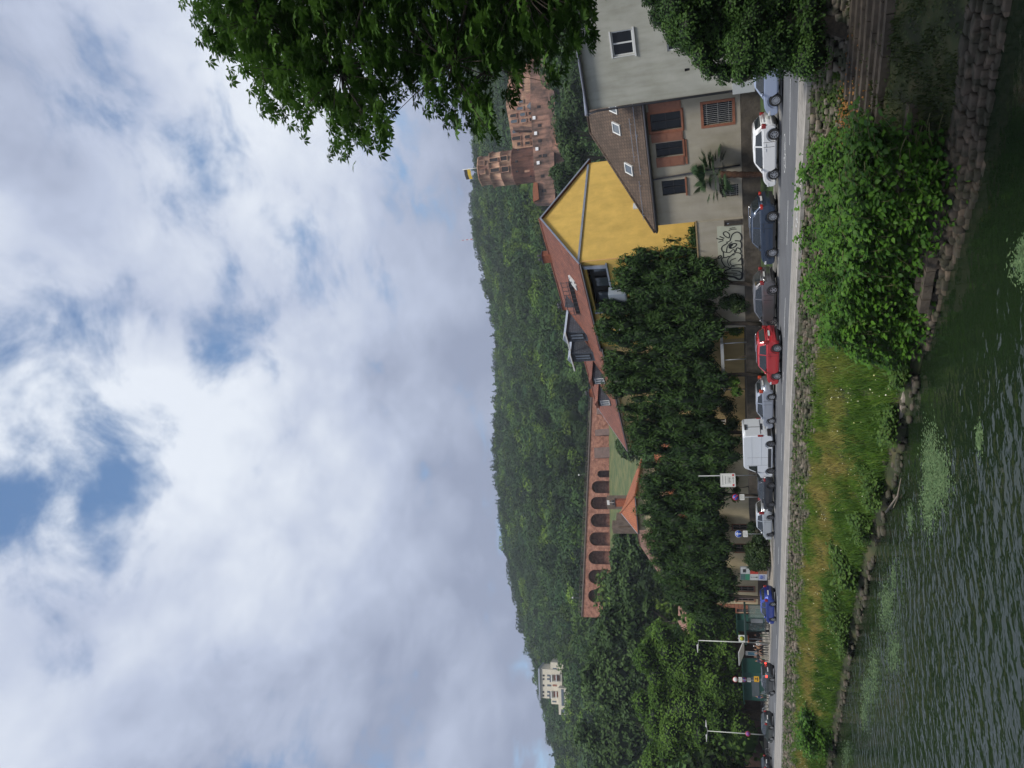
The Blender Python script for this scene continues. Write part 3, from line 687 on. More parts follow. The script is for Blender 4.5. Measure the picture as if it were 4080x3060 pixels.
def house(name, label, PL, PR, W, z0, ze, zr, mw, mr, left='gable', right='gable', holes=(), ov=.35, group=None, ridge=None, thick=.16, verge=None, side_mat=None):
    rz, L = frame_from(PL, PR); h = thing(name, label, 'house', (PL[0], PL[1], z0), rz, group); H, Rr = ze-z0, zr-z0; ry = ridge or W/2
    mb = MB(); wall_holes(mb, 0, L, 0, H, list(holes))
    mb.face([(0, W, 0), (0, W, H), (L, W, H), (L, W, 0)])
    for x, k in ((0, left), (L, right)):
        p = [(x, 0, 0), (x, 0, H)]+([(x, ry, Rr-.02)] if k == 'gable' else [])+[(x, W, H), (x, W, 0)]
        mb.face(p if x == 0 else p[::-1])
    mb.build('wall', mw, h, merge=False)
    sl_ = (Rr-H)/ry; sb = (Rr-H)/(W-ry)
    hl = 0 if left == 'gable' else ry; hr = L if right == 'gable' else L-ry
    xl, xr = -ov*.6 if left == 'gable' else -ov, L+ov*.6 if right == 'gable' else L+ov
    def slab(mb, pts):
        t_ = np.array([0, 0, thick]); P = [np.array(p, float) for p in pts]; mb.face([p+t_ for p in P]); mb.face([p for p in P[::-1]])
        for i in range(len(P)): j = (i+1) % len(P); mb.face([P[i], P[j], P[j]+t_, P[i]+t_])
    mb = MB(); rl = (xl if left == 'gable' else hl, ry, Rr); rr = (xr if right == 'gable' else hr, ry, Rr)
    slab(mb, [(xl, -ov, H-ov*sl_), (xr, -ov, H-ov*sl_), rr, rl]); slab(mb, [(xr, W+ov, H-ov*sb), (xl, W+ov, H-ov*sb), rl, rr])
    if left == 'hip': slab(mb, [(xl, W+ov, H-ov*sb), (xl, -ov, H-ov*sl_), rl])
    if right == 'hip': slab(mb, [(xr, -ov, H-ov*sl_), (xr, W+ov, H-ov*sb), rr])
    ro = mb.build('roof', mr, h, merge=False)
    rc = MB(); rc.tube([(rl[0], ry, Rr+thick), (rr[0], ry, Rr+thick)], .11, 6)
    if right == 'hip': rc.tube([(rr[0], ry, Rr+thick), (xr, -ov, H-ov*sl_+thick)], .11, 6)
    if left == 'hip': rc.tube([(rl[0], ry, Rr+thick), (xl, -ov, H-ov*sl_+thick)], .11, 6)
    rc.build('ridge_tiles', m_roofo if mr is m_roofo else mr, ro)
    gt = MB(); gt.tube([(xl, -ov-.07, H-ov*sl_+.02), (xr, -ov-.07, H-ov*sl_+.02)], .075, 8); gt.build('gutter', m_drain, h)
    if verge:
        for sd_, x in (('left', xl), ('right', xr)):
            if (left if sd_ == 'left' else right) != 'gable' or sd_ not in verge: continue
            v = MB(); 
            for (ya, za, yb, zb_) in ((-ov, H-ov*sl_, ry, Rr), (ry, Rr, W+ov, H-ov*sb)):
                v.bar((x, ya, za+thick*.6), (x, yb, zb_+thick*.6), .08, .13)
            v.build('verge_flashing', m_metal, h)
    return h, rz, L, dict(H=H, R=Rr, ry=ry, sl=sl_, thick=thick)
def chimney(h, x, y, z0, z1, w=.7, d=.5):
    mb = MB(); mb.box(x-w/2, x+w/2, y-d/2, y+d/2, z0, z1); c = mb.build('chimney', m_chim, h)
    k = MB(); k.box(x-w/2-.06, x+w/2+.06, y-d/2-.06, y+d/2+.06, z1, z1+.09)
    for i in (-1, 1): k.lathe([(.001, z1+.09), (.1, z1+.09), (.11, z1+.38), (.09, z1+.45), (.001, z1+.46)], 8, o=(x+i*w*.25, y, 0))
    k.build('chimney_pots', m_drain, c); return c
def skylight(h, x, y, w, l, info, fr=m_wfr):
    """roof window lying on the front slope, centre x, distance y from the eave"""
    z = info['H']+y*info['sl']+info['thick']; sl_ = info['sl']; c = 1/math.hypot(1, sl_)
    def P(a, b_, t_): return (x+a, y+b_*c-t_*sl_*c, z+b_*sl_*c+t_*c)
    def blk(mb, a0, a1, b0, b1, t0, t1):
        q = [P(a0, b0, t0), P(a1, b0, t0), P(a1, b1, t0), P(a0, b1, t0), P(a0, b0, t1), P(a1, b0, t1), P(a1, b1, t1), P(a0, b1, t1)]
        for f in ((0, 3, 2, 1), (4, 5, 6, 7), (0, 1, 5, 4), (1, 2, 6, 5), (2, 3, 7, 6), (3, 0, 4, 7)): mb.face([q[i] for i in f])
    mb = MB(); e = .08
    blk(mb, -w/2, w/2, -l/2, -l/2+e, -.02, .12); blk(mb, -w/2, w/2, l/2-e, l/2, -.02, .12); blk(mb, -w/2, -w/2+e, -l/2+e, l/2-e, -.02, .12); blk(mb, w/2-e, w/2, -l/2+e, l/2-e, -.02, .12)
    o = mb.build('skylight', fr, h); g = MB(); blk(g, -w/2+e, w/2-e, -l/2+e, l/2-e, .0, .08); g.build('pane', m_glassb, o); return o
def onroofpix(PL, rz, info, z0, x, y):
    """pixel -> (x along facade, distance back) on the front roof slope"""
    c, s_ = math.cos(rz), math.sin(rz); ex = np.array([c, s_, 0]); ey = np.array([-s_, c, info['sl']]); P0 = np.array([PL[0], PL[1], z0+info['H']+info['thick']])
    d = ray(x, y); A = np.array([ex, ey, -d]).T; sol = np.linalg.solve(A, CAM-P0); return sol[0], sol[1]

# tan house with the brown tiled roof
OT = 6.6
PLt, PRt = S(11.3, OT), S(-6.0, OT); rz, L = frame_from(PLt, PRt)
def tp(x, y):
    a, z = pix(PLt, rz, x, y); return a, z-2.0
def rect(f, x0, x1, y0, y1):
    a = [f(x, y) for x in (x0, x1) for y in (y0, y1)]
    return (min(q[0] for q in a[0:4:2])+0, 0, 0, 0)
def prect(f, x0, x1, y0, y1):
    """photo rectangle (x = height, y = across) -> local a0,a1,z0,z1 at its middle"""
    aL = f((x0+x1)/2, y1)[0]; aR = f((x0+x1)/2, y0)[0]; zt = f(x0, (y0+y1)/2)[1]; zb_ = f(x1, (y0+y1)/2)[1]; return aL, aR, zb_, zt
w1 = prect(tp, 2591, 2714, 448, 518); w2 = prect(tp, 2613, 2721, 566, 622); w3 = prect(tp, 2638, 2731, 717, 776)
w4 = prect(tp, 2802, 2918, 408, 494); w5 = prect(tp, 2876, 2942, 736, 784); dr = prect(tp, 2884, 2957, 862, 898)
dr = (dr[0], dr[1], 0.02, dr[3])
P1 = S(11.3, OT-.35); dh = (-T+NN)/math.sqrt(2); bb, zz_ = onplane(2350, 510, P1, dh); ryt = bb/math.sqrt(2)-.35
h, rz, L, info = house('old_house', 'tan rendered house with brown tiled roof and brown shutters behind the palm', PLt, PRt, 2*ryt, 2.0, 8.25, zz_-.15, m_tan, m_rooft, 'hip', 'gable', holes=[w1, w2, w3, w4, w5])
tan = h
for wv, kw in ((w1, dict(surround=m_brown, sw=.17)), (w2, dict(surround=None)), (w3, {})):
    window(h, *wv, fr=m_dfr, mull=1, trans=1, fw=.05, sill=m_brown, **kw)
wd = .5
shutter(h, w1[0]-.17-.62, w1[0]-.17, w1[2]-.05, w1[3]+.05, m_shut); shutter(h, w1[1]+.17, w1[1]+.75, w1[2]-.05, w1[3]+.05, m_shut)
shutter(h, w2[0]-.72, w2[0]-.02, w2[2]-.05, w2[3]+.05, m_shut)
sr = MB(); sr.box(w2[0]-.7, w2[1]+.05, -.05, .02, w2[2]-.26, w2[2]-.115); sr.build('window_ledge', m_brown, h)
for wv, n_ in ((w4, 11), (w5, 6)):
    wo = window(h, *wv, fr=m_dfr, mull=1, trans=0, fw=.05, surround=m_brown if wv is w4 else None, sw=.17, depth=.2)
    g = MB()
    for k in range(1, n_):
        x = wv[0]+(wv[1]-wv[0])*k/n_; g.bar((x, .03, wv[2]), (x, .03, wv[3]), .022)
    for f in (.12, .5, .88): g.bar((wv[0], .045, wv[2]+(wv[3]-wv[2])*f), (wv[1], .045, wv[2]+(wv[3]-wv[2])*f), .025)
    g.build('window_bars', mat('bar_iron', (.35, .34, .32), .5, metal=.3), wo)
dp = MB(); a, z = tp(2591, 712); a2, z2 = tp(2943, 656); dp.tube([(a, -.3, z-.05), (a-.03, -.12, z-.45), ((a+a2)/2, -.09, (z+z2)/2), (a2, -.09, z2-.1)], .06, 8); dp.build('downpipe', m_drain, h)
for (x0, x1, y0, y1) in ((2442, 2477, 484, 538), (2426, 2465, 405, 446), (2490, 2528, 645, 700)):
    pa = onroofpix(PLt, rz, info, 2.0, (x0+x1)/2, (y0+y1)/2); q0 = onroofpix(PLt, rz, info, 2.0, (x0+x1)/2, y1); q1 = onroofpix(PLt, rz, info, 2.0, (x0+x1)/2, y0)
    skylight(h, pa[0], pa[1], .78, .95, info)
eb = MB(); eb.box(-.3, L+.2, -.33, .0, info['H']-.36, info['H']-.12); eb.build('eaves_board', m_dfr, h)
sg = MB()
for x, y in ((2570, 470), (2585, 610), (2560, 560), (2598, 800)):
    pa = onroofpix(PLt, rz, info, 2.0, x-35, y); zc = info['H']+pa[1]*info['sl']+.18
    sg.bar((pa[0]-1.6, pa[1], zc+.12), (pa[0]+1.6, pa[1], zc+.12), .03); sg.bar((pa[0]-1.2, pa[1], zc), (pa[0]-1.2, pa[1], zc+.13), .03); sg.bar((pa[0]+1.2, pa[1], zc), (pa[0]+1.2, pa[1], zc+.13), .03)
sg.build('snow_guard', m_metal, h)

# graffiti wall and the dark low wall in front of the gardens
gw = MB(); PG = S(21.2, OT-.12); rzg, Lg = frame_from(PG, S(11.3, OT-.12))
def gp(x, y): a, z = pix(PG, rzg, x, y); return a, z-2.0
hg = thing('graffiti_wall', 'tan garden wall with black bubble graffiti on a pale painted panel', 'wall', (PG[0], PG[1], 2.0), rzg)
ztop = gp(2780, 960)[1]
gw.box(0, Lg, 0, .35, -.6, ztop); gw.build('wall', m_tan, hg)
gc = MB(); gc.box(-.05, Lg+.05, -.06, .41, ztop, ztop+.1); gc.build('coping', mat('wall_cap', (.30, .22, .12), .8), hg)
q0, q1, q2, q3 = prect(gp, 2884, 2957, 862, 896); q1 = min(q1, Lg-.05)
d_ = MB(); d_.box(q0+.08, q1-.08, -.03, -.001, .02, q3-.08); dd_ = d_.build('garden_door', mat('old_door', (.05, .042, .038), .7, var=.3, scale=4), hg)
d_ = MB(); d_.box(q0, q0+.078, -.09, -.001, .02, q3); d_.box(q1-.078, q1, -.09, -.001, .02, q3); d_.box(q0+.078, q1-.078, -.09, -.001, q3-.078, q3); d_.build('door_frame', m_dwall, dd_)
d_ = MB(); d_.box(q0+.14, q0+.19, -.07, -.031, .95, 1.08); d_.build('handle', m_metal, dd_)
a0_, a1_, zb0, zt0 = prect(gp, 2861, 2956, 897, 1122)
pn = MB(); pn.box(a0_, a1_, -.02, -.001, max(zb0, .02), zt0); pan = pn.build('painted_panel', mat('pale_paint', (.42, .43, .34), .85, var=.08, scale=2), hg)
STK = [([(590, 280), (650, 262), (720, 258)], 9, 0), ([(570, 325), (640, 295), (745, 288)], 10, 0), ([(580, 485), (540, 472), (500, 450), (462, 412), (455, 372), (500, 345), (550, 362), (590, 410), (588, 450)], 12, 1),
 ([(370, 450), (420, 470), (475, 490)], 12, 0), ([(300, 490), (380, 515), (455, 515)], 12, 0), ([(345, 578), (400, 560), (455, 540)], 10, 0),
 ([(600, 550), (620, 480), (650, 410), (700, 370), (760, 352), (820, 380), (850, 440), (852, 510), (820, 548), (760, 545), (705, 545)], 13, 0),
 ([(820, 550), (850, 600), (850, 680), (820, 720), (770, 700), (740, 720), (730, 760), (710, 790)], 13, 0),
 ([(590, 710), (590, 660), (630, 622), (700, 605), (745, 620), (720, 665), (650, 705)], 14, 1), ([(600, 700), (610, 650), (660, 620)], 30, 0),
 ([(510, 575), (550, 570), (600, 545)], 10, 0), ([(550, 590), (500, 625), (440, 660), (415, 710), (430, 770), (470, 790), (530, 800)], 12, 0),
 ([(650, 565), (590, 610), (540, 680), (525, 750), (530, 800), (580, 805), (620, 780), (660, 740), (690, 745), (700, 800)], 9, 0),
 ([(820, 725), (845, 770), (830, 820), (780, 808), (720, 810), (660, 840), (600, 890), (560, 890), (520, 910), (470, 915), (455, 860), (450, 795)], 11, 0),
 ([(830, 825), (855, 870), (840, 930), (775, 1000)], 11, 0), ([(710, 850), (650, 860)], 9, 0), ([(470, 915), (425, 930), (415, 980), (450, 1050), (500, 1120)], 12, 0),
 ([(600, 890), (555, 950), (550, 1020), (590, 1100)], 9, 0), ([(730, 930), (640, 960), (600, 1010), (620, 1070), (700, 1115)], 9, 0), ([(855, 925), (868, 1000), (868, 1070)], 20, 0),
 ([(870, 1080), (800, 1070), (700, 1080), (640, 1110), (600, 1150), (560, 1125), (500, 1120), (450, 1145), (455, 1180), (500, 1190), (560, 1170), (600, 1160)], 11, 0),
 ([(870, 1085), (872, 1150), (800, 1145), (700, 1150), (600, 1165), (520, 1195), (470, 1235), (520, 1255), (640, 1255), (760, 1258)], 12, 0),
 ([(872, 1150), (876, 1210), (860, 1250), (800, 1215), (720, 1205), (630, 1205)], 11, 0), ([(860, 1250), (860, 1290), (760, 1300), (660, 1293)], 11, 0),
 ([(480, 1270), (520, 1310), (600, 1330), (700, 1345), (760, 1380), (810, 1395), (855, 1370), (872, 1300), (866, 1250)], 24, 0),
 ([(335, 920), (350, 885), (390, 870), (410, 890), (390, 920), (350, 930)], 14, 1)]
gm = MB()
for si, (pts, wpx, closed) in enumerate(STK):
    P = [gp(2800+x/5.53, 860+y/5.53) for x, y in pts]
    if closed: P = P+[P[0]]
    P = np.array(P); Q = []
    for i in range(len(P)-1):       # smooth curve through the points
        p0 = P[max(i-1, 0)]; p1 = P[i]; p2 = P[i+1]; p3 = P[min(i+2, len(P)-1)]
        for t_ in np.linspace(0, 1, 5)[:-1]: Q.append(.5*((2*p1)+(-p0+p2)*t_+(2*p0-5*p1+4*p2-p3)*t_**2+(-p0+3*p1-3*p2+p3)*t_**3))
    Q.append(P[-1]); Q = np.array(Q); d = np.gradient(Q, axis=0); d /= (np.linalg.norm(d, axis=1, keepdims=True)+1e-9); n = np.c_[-d[:, 1], d[:, 0]]*wpx*.0034
    yy = -.024-.0006*si
    for i in range(len(Q)-1):
        a, b_, c, e = Q[i]-n[i], Q[i+1]-n[i+1], Q[i+1]+n[i+1], Q[i]+n[i]
        if min(a[1], b_[1], c[1], e[1]) < .02: continue
        gm.face([(a[0], yy, a[1]), (b_[0], yy, b_[1]), (c[0], yy, c[1]), (e[0], yy, e[1])])
gm.build('graffiti', m_black, hg, merge=False)
mb = MB(); PD = S(46, OT-.55); rzd, Ld = frame_from(PD, S(-12, OT-.55)); hd = None
mb.box(0, Ld, 0, .3, .6, 1.98)
o = mb.build('garden_wall', m_dwall, None, label='long dark weathered low wall running behind the parked cars', cat='wall'); o.location = (PD[0], PD[1], 0); o.rotation_euler = (0, 0, rzd)
# raised garden ground behind it
V = [S(46, OT-.3, 1.97), S(-12, OT-.3, 1.97), S(-12, 60, 1.97), S(46, 60, 1.97), S(46, OT-.3, -.5), S(46, 60, -.5)]
npmesh('garden_terrace', V, [(0, 1, 2, 3), (0, 3, 5, 4)], m_ground, kind='structure')

# grey house at the right
PLg, PRg = S(1.55, 5.5), S(-16, 5.5)
rz, L = frame_from(PLg, PRg)
def gq(x, y): a, z = pix(PLg, rz, x, y); return a, z-1.6
g1 = prect(gq, 2436, 2524, 121, 222); g1 = (g1[0], g1[1], g1[2], g1[3]); g2 = prect(gq, 2655, 2740, 110, 200); g3 = prect(gq, 2728, 2748, 272, 284)
h, rz, L, info = house('grey_house', 'pale grey streaky rendered house with white framed windows at the right', PLg, PRg, 9, 1.6, 11.42, 11.72, m_grey, m_metal, 'hip', 'gable', holes=[g1, g2, g3], ov=.25)
for gg in (g1, g2): window(h, *gg, fr=m_wfr, mull=1, fw=.085, surround=None, sill=m_wfr)
rb = MB(); rb.box(g1[0]-.05, g1[0]+.0, -.03, .03, g1[2], g1[3]); rb.box(g1[0]-.05, g1[1]+.05, -.05, -.001, g1[3], g1[3]+.09); rb.build('shutter_rail', m_wfr, h)
vb = MB(); vb.box(g3[0], g3[1], .1, .15, g3[2], g3[3]); vb.build('vent', m_dfr, h)
dp = MB(); dp.tube([(-.1, -.32, info['H']-.02), (-.08, -.1, info['H']-.6), (-.05, -.09, 0)], .075, 8); dp.build('downpipe', m_drain, h)
bx_ = MB(); a, z = gq(2925, 355); bx_.box(a-.25, a+.45, -.2, -.001, z-1.2, z+.1); bx_.build('meter_box', mat('pale_box', (.42, .44, .44), .6), h)

# yellow gabled house
D = np.array([math.sin(R_(-37.5)), math.cos(R_(-37.5))]); G = np.array([D[1], -D[0]]); K = at(2500, 1030, 59.3)[:2]
LY = 10.3
PLy, PRy = K+D*LY, K
rz, L = frame_from(PLy, PRy)
def yp(x, y): a, z = pix(PLy, rz, x, y); return a, z-2.0
lg = (L-5.8, L-.55, 10.25, 11.8); hs = [lg]
for k in range(3): hs += [(.9+k*3.2, 2.0+k*3.2, 6.6, 8.3), (.9+k*3.2, 2.0+k*3.2, 3.6, 5.3), (.9+k*3.2, 2.4+k*3.2, .6, 2.4)]
h, rz, L, info = house('yellow_house', 'tall yellow house whose blank gable rises above the brown roof', PLy, PRy, 12.3, 2.0, 14.25, 17.75, m_yel, m_roofr, 'gable', 'gable', holes=hs, ridge=5.5, verge=('right',), ov=.3, thick=.2)
yel = h
for q in hs[1:]: window(h, *q, fr=m_dfr if q[2] > 1 else m_wfr, mull=1, trans=1, surround=m_brown, sw=.1)
lw = MB()
lw.box(lg[0], lg[1], .95, 1.0, lg[2], lg[3])
lo = lw.build('loggia', m_dfr, h)
for k in range(3):
    x = lg[0]+.45+k*1.65; window(lo, x, x+1.1, lg[2]+.1, lg[3]-.3, fr=m_dfr, gl=m_glassb, y=.8, depth=.12, mull=0)
lr = MB(); lr.box(lg[0]-.05, lg[0]+.1, -.12, .9, lg[2], lg[3]+.1); lr.bar((lg[1], -.1, lg[2]-.1), (lg[1]+.1, -.1, lg[3]+.5), .12, .3); lr.box(lg[0], lg[1]+.3, -.14, .02, lg[2]-.14, lg[2]); lr.build('loggia_trim', m_metal, lo)
bp_ = MB(); bp_.box(L-5.0, L-2.9, -.9, -.05, lg[2]-1.3, lg[2]-1.2); bp_.box(L-5.0, L-2.9, -.92, -.85, lg[2]-1.2, lg[2]+.1); bp_.box(L-5.0, L-4.94, -.85, -.05, lg[2]-1.2, lg[2]+.1); bp_.box(L-2.96, L-2.9, -.85, -.05, lg[2]-1.2, lg[2]+.1); bp_.build('balcony', m_panel, h)
ar = MB(); n = 14; cxa, cza, ra = L-7.3, 9.7, 1.15
pts = [(cxa+ra*math.cos(math.pi*i/n), cza+ra*math.sin(math.pi*i/n)) for i in range(n+1)]
ar.prism(pts, lambda p: (p[0], -.03, p[1]), lambda p: (p[0], -.001, p[1])); ar.build('arched_panel', mat('white_render', (.55, .54, .50), .85, var=.1), h)
bd = MB()
gy = lambda x, y: onplane(x, y, K, G)
bd.box(L, L+.09, .02, 12.0, 12.22, 12.38); bd.build('gable_ledge', m_metal, h)
bd = MB(); bd.tube([(L+.05, .06, 3.0), (L+.05, .06, 12.0)], .05, 8); bd.build('corner_pipe', mat('ochre_pipe', (.35, .2, .06), .7), h)
v1 = gy(2434+80, 817); a, z = gy(2533, 822)
vt = MB(); vt.box(L, L+.12, a-.35, a+.25, z-2.0-.25, z-2.0+.2); vt.build('vent_box', m_wfr, h)
chimney(h, L-4.3, 5.6, 14.6, 16.6, .9, .6)
for (x, y) in ((2282, 1118), (2289, 1132)):
    pa = onroofpix(PLy, rz, info, 2.0, x, y); skylight(h, pa[0], pa[1], .6, 1.0, info)
pa = onroofpix(PLy, rz, info, 2.0, 2290, 1175); zt_ = info['H']+pa[1]*info['sl']+.2
rt_ = MB(); rt_.box(pa[0]-2.2, pa[0]+1.6, pa[1]-.2, 5.4, zt_-.6, zt_+.25); rto = rt_.build('roof_terrace', m_dfr, h)
rt_ = MB(); rt_.box(pa[0]-2.1, pa[0]+1.5, 4.4, 4.5, zt_+.25, zt_+1.5); rt_.box(pa[0]-2.1, pa[0]-2.0, pa[1]+.6, 4.4, zt_+.25, zt_+1.3); rt_.build('terrace_screen', m_slate, rto)
rt_ = MB(); rt_.box(pa[0]-1.6, pa[0]-.2, 4.3, 4.38, zt_+.4, zt_+1.4); rt_.build('terrace_door', m_glassb, rto)
tr_ = MB(); pa = onroofpix(PLy, rz, info, 2.0, 2300, 1190)
x, y = pa; zt_ = info['H']+y*info['sl']+.25
for k in range(9): tr_.bar((x-2+.5*k, y, zt_), (x-2+.5*k, y, zt_+1.0), .035)
for q in (.5, 1.0): tr_.bar((x-2.1, y, zt_+q), (x+2.1, y, zt_+q), .05)
tr_.build('roof_railing', m_drain, h)

# slate-dormered neighbour
LB, LC = 4.2, 12.4
h, rz, L, info = house('dormer_house', 'narrow terraced house with big slate-hung dormers rising over its red roof', K+D*(LY+LB-.01), K+D*(LY+.01), 11.8, 2.0, 14.1, 17.5, m_yel2, m_roofr, 'gable', 'gable', holes=[], ridge=5.4, ov=.3)
for (xc, wd, ys) in ((L*.20, 1.3, 1.7), (L*.80, 1.4, 2.1)):
    y0 = ys; z0 = info['H']+y0*info['sl']-.3; zt_ = info['R']-.1
    mb = MB(); mb.box(xc-wd/2, xc+wd/2, y0, 6.4, z0, zt_); dm = mb.build('dormer', m_slate, h)
    rf = MB(); rf.prism([(xc-wd/2-.15, zt_), (xc+wd/2+.15, zt_), (xc, zt_+.42)], lambda p: (p[0], y0-.3, p[1]), lambda p: (p[0], 6.5, p[1]-.05)); rf.build('dormer_roof', m_metal, dm)
    window(dm, xc-wd*.3, xc+wd*.3, z0+.75, zt_-.25, fr=m_dfr, gl=m_glassb, y=y0-.1, depth=.12, mull=1)
    fb = MB(); fb.box(xc-wd/2-1.0, xc+wd/2+.2, y0-.34, y0-.22, zt_-.02, zt_+.1); fb.build('fascia', m_wfr, dm)
mb = MB(); mb.box(L*.36, L*.72, 3.6, 6.2, info['H']+1.6, info['R']+.2); mb.build('slate_link', m_slate, h)
chimney(h, L-1.4, 6.6, info['R']-1.2, info['R']+.9, .8, .5)

# third house of the row, red roof with a metal verge
PLc, PRc = K+D*(LY+LB+LC), K+D*(LY+LB+.01)
hs = [(.8+k*2.9, 1.8+k*2.9, z_, z_+1.7) for k in range(4) for z_ in (8.9, 5.4, 1.8)]
h, rz, L, info = house('terrace_house', 'terraced house with a plain red roof and grey metal edge strip', PLc, PRc, 11, 2.0, 13.9, 17.15, m_yel2, m_roofr, 'gable', 'gable', holes=hs, ridge=5.4, verge=('left', 'right'), ov=.3)
for q in hs: window(h, *q, fr=m_wfr, mull=1, trans=1, sill=m_brown)
chimney(h, L-3.6, 6.3, info['R']-1, info['R']+.8, .8, .5); chimney(h, 1.6, 6.1, info['R']-1, info['R']+.8, .8, .5)
pa = onroofpix(PLc, rz, info, 2.0, 2398, 1588); skylight(h, pa[0], pa[1], .7, 1.1, info)
for xd in (L-2.0, L-5.6):
    y0 = 1.0; z0 = info['H']+y0*info['sl']; mb = MB(); mb.box(xd-.55, xd+.55, y0, 3.4, z0-.2, z0+1.35); dm = mb.build('dormer', m_slate, h)
    rf = MB(); rf.prism([(xd-.7, z0+1.35), (xd+.7, z0+1.35), (xd, z0+1.75)], lambda p: (p[0], y0-.2, p[1]), lambda p: (p[0], 3.9, p[1])); rf.build('dormer_roof', m_roofr, dm)
    window(dm, xd-.38, xd+.38, z0+.25, z0+1.15, fr=m_wfr, gl=m_glassb, y=y0-.1, depth=.12, mull=1)
cb = MB(); cb.box(-.2, L+.1, -.28, 0, info['H']-.4, info['H']-.18); cb.build('cornice', mat('sand_trim', (.33, .27, .17), .8), h)

# hip-roofed house
cK = at(2524, 1985, 84); PLd = level(cK, 2536, 2112)[:2]; cKr = cK[:2]
ap = at(2454, 1913, 88)
dd1 = nrmz(cKr-PLd)
h, rz, L, info = house('hip_roofed_house', 'house with a bright orange hipped tile roof above the dark trees', PLd, cKr, 8.6, .0, cK[2]-.1, cK[2]+2.1, m_cream, m_roofo, 'gable', 'hip', holes=[(1+k*2.0, 1.9+k*2.0, zz0, zz0+1.6) for k in range(2) for zz0 in (3.5, 7, 10.5)], ridge=4.3, verge=('left',))
for k in range(2):
    for zz0 in (3.5, 7, 10.5): window(h, 1+k*2.0, 1.9+k*2.0, zz0, zz0+1.6, fr=m_wfr, mull=1)
chimney(h, L-3.3, 5.0, info['R']-.8, info['R']+.7, .8, .5)
ck = MB(); ck.bar((L-3.3, 5.0, info['R']+.9), (L-3.3, 5.0, info['R']+1.7), .03); ck.box(L-3.6, L-3.0, 4.98, 5.02, info['R']+1.4, info['R']+1.7); ck.build('chimney_cowl', m_wfr, h)

# roofs and tall chimneys seen between the trees farther left
def farhouse(name, label, x0, y0, x1, y1, Y, W, ze_up, mw, mr, right='gable', left='gable', **k):
    P = at(x1, y1, Y); Q = at(x0, y0, Y*.93); Q[2] = P[2]
    return house(name, label, P[:2], Q[:2], W, 0, P[2], P[2]+ze_up, mw, mr, left, right, **k)
m_bstone = mat('brown_stone', (.15, .115, .09), .9, var=.3, scale=1.5)
h, rz, L, info = farhouse('stone_house', 'brown house with tall square chimneys beside the orange hipped roof', 2600, 2120, 2640, 2300, 105, 10, 3.0, m_bstone, mat('dull_tiles', (.16, .085, .06), .85, var=.3, scale=1))
for f, z_ in ((.98, 3.4), (.62, 2.6), (.45, 3.4)):
    mb = MB(); mb.box(L*f-.7, L*f+.7, 4.2, 5.4, info['R']-1.5, info['R']+z_); mb.build('chimney', m_bstone, h)
h, rz, L, info = farhouse('brown_roofed_house', 'low house with a faded brown roof beneath the hillside trees', 2715, 2380, 2750, 2560, 138, 9, 2.2, m_cream, mat('faded_tiles', (.23, .12, .085), .85, var=.3, scale=1.2))
chimney(h, L*.8, 4.5, info['R']-.5, info['R']+.8, .8, .6)

# cream inn at street level behind the bushes
PLi, PRi = S(67.5, 9.5), S(37.5, 7.6)
rz, L = frame_from(PLi, PRi)
def ip(x, y): a, z = pix(PLi, rz, x, y); return a, z
i1 = prect(ip, 2905, 3000, 2168, 2200); i2 = prect(ip, 2862, 2962, 2335, 2355); i3 = prect(ip, 2862, 2962, 2376, 2395); i4 = prect(ip, 2862, 2962, 2425, 2440); i5 = prect(ip, 2850, 2950, 2090, 2112); i6 = prect(ip, 2860, 2930, 1905, 1925)
hs = []
for q in (i1, i2, i3, i4, i5):
    c = (q[0]+q[1])/2; wd = max(.9, q[1]-q[0]); hs.append((c-wd/2, c+wd/2, 1.5, 3.6))
hs += [(2+k*3.6, 3+k*3.6, 5.2, 7.0) for k in range(8)]
h, rz, L, info = house('cream_inn', 'cream walled inn with brown framed windows behind the bus stop', PLi, PRi, 9, 0, 8.2, 11, m_cream, m_roofo, 'gable', 'gable', holes=hs)
for i, q in enumerate(hs): window(h, *q, fr=mat('mauve_frame', (.20, .15, .15), .6), mull=1, trans=2 if i < 5 else 1, surround=m_brown, sw=.12)
pb = MB(); pb.box(0, L, -.06, -.001, 0, 1.1); pb.build('plinth', mat('brown_plinth', (.11, .08, .065), .9, var=.2, scale=1), h)
cpil = MB(); cpil.box(-.05, .75, -.12, .5, 0, 8.0); cpil.build('corner_pilaster', tilemat('pilaster_stone', (.33, .13, .07), (.28, .11, .06), (.08, .04, .03), 2, .42, .5), h)
# brick retaining wall with an arched tunnel mouth, far left
PLb, PRb = at(2950, 3160, 136)[:2], at(2950, 2480, 122)[:2]
rz, L = frame_from(PLb, PRb)
hb = thing('brick_wall', 'dark brown brick wall with a wide arched opening at the far left', 'wall', (PLb[0], PLb[1], 0), rz)
mb = MB(); ca_, ra_, za_ = pix(PLb, rz, 2990, 2955)[0], 3.3, 1.6; H_ = 6.5; n = 18
arc = [(ca_+ra_*math.cos(math.pi-math.pi*i/n), za_+ra_*math.sin(math.pi*i/n)) for i in range(n+1)]
poly = [(0, 0), (ca_-ra_, 0)]+arc+[(ca_+ra_, 0), (L, 0), (L, H_), (0, H_)]
bm = bmesh.new()
for side in (0, .9):
    vs = [bm.verts.new((p[0], side, p[1])) for p in poly]; bm.faces.new(vs)
bmesh.ops.triangulate(bm, faces=bm.faces[:])
for v_ in (mb,): pass
for f in bm.faces: mb.face([v.co for v in f.verts])
bm.free()
for a, b_ in zip(poly, poly[1:]+poly[:1]): mb.face([(a[0], 0, a[1]), (b_[0], 0, b_[1]), (b_[0], .9, b_[1]), (a[0], .9, a[1])])
mb.build('masonry', tilemat('brown_brick', (.17, .095, .07), (.13, .075, .055), (.10, .08, .065), .5, .2, .5, var=.35), hb)
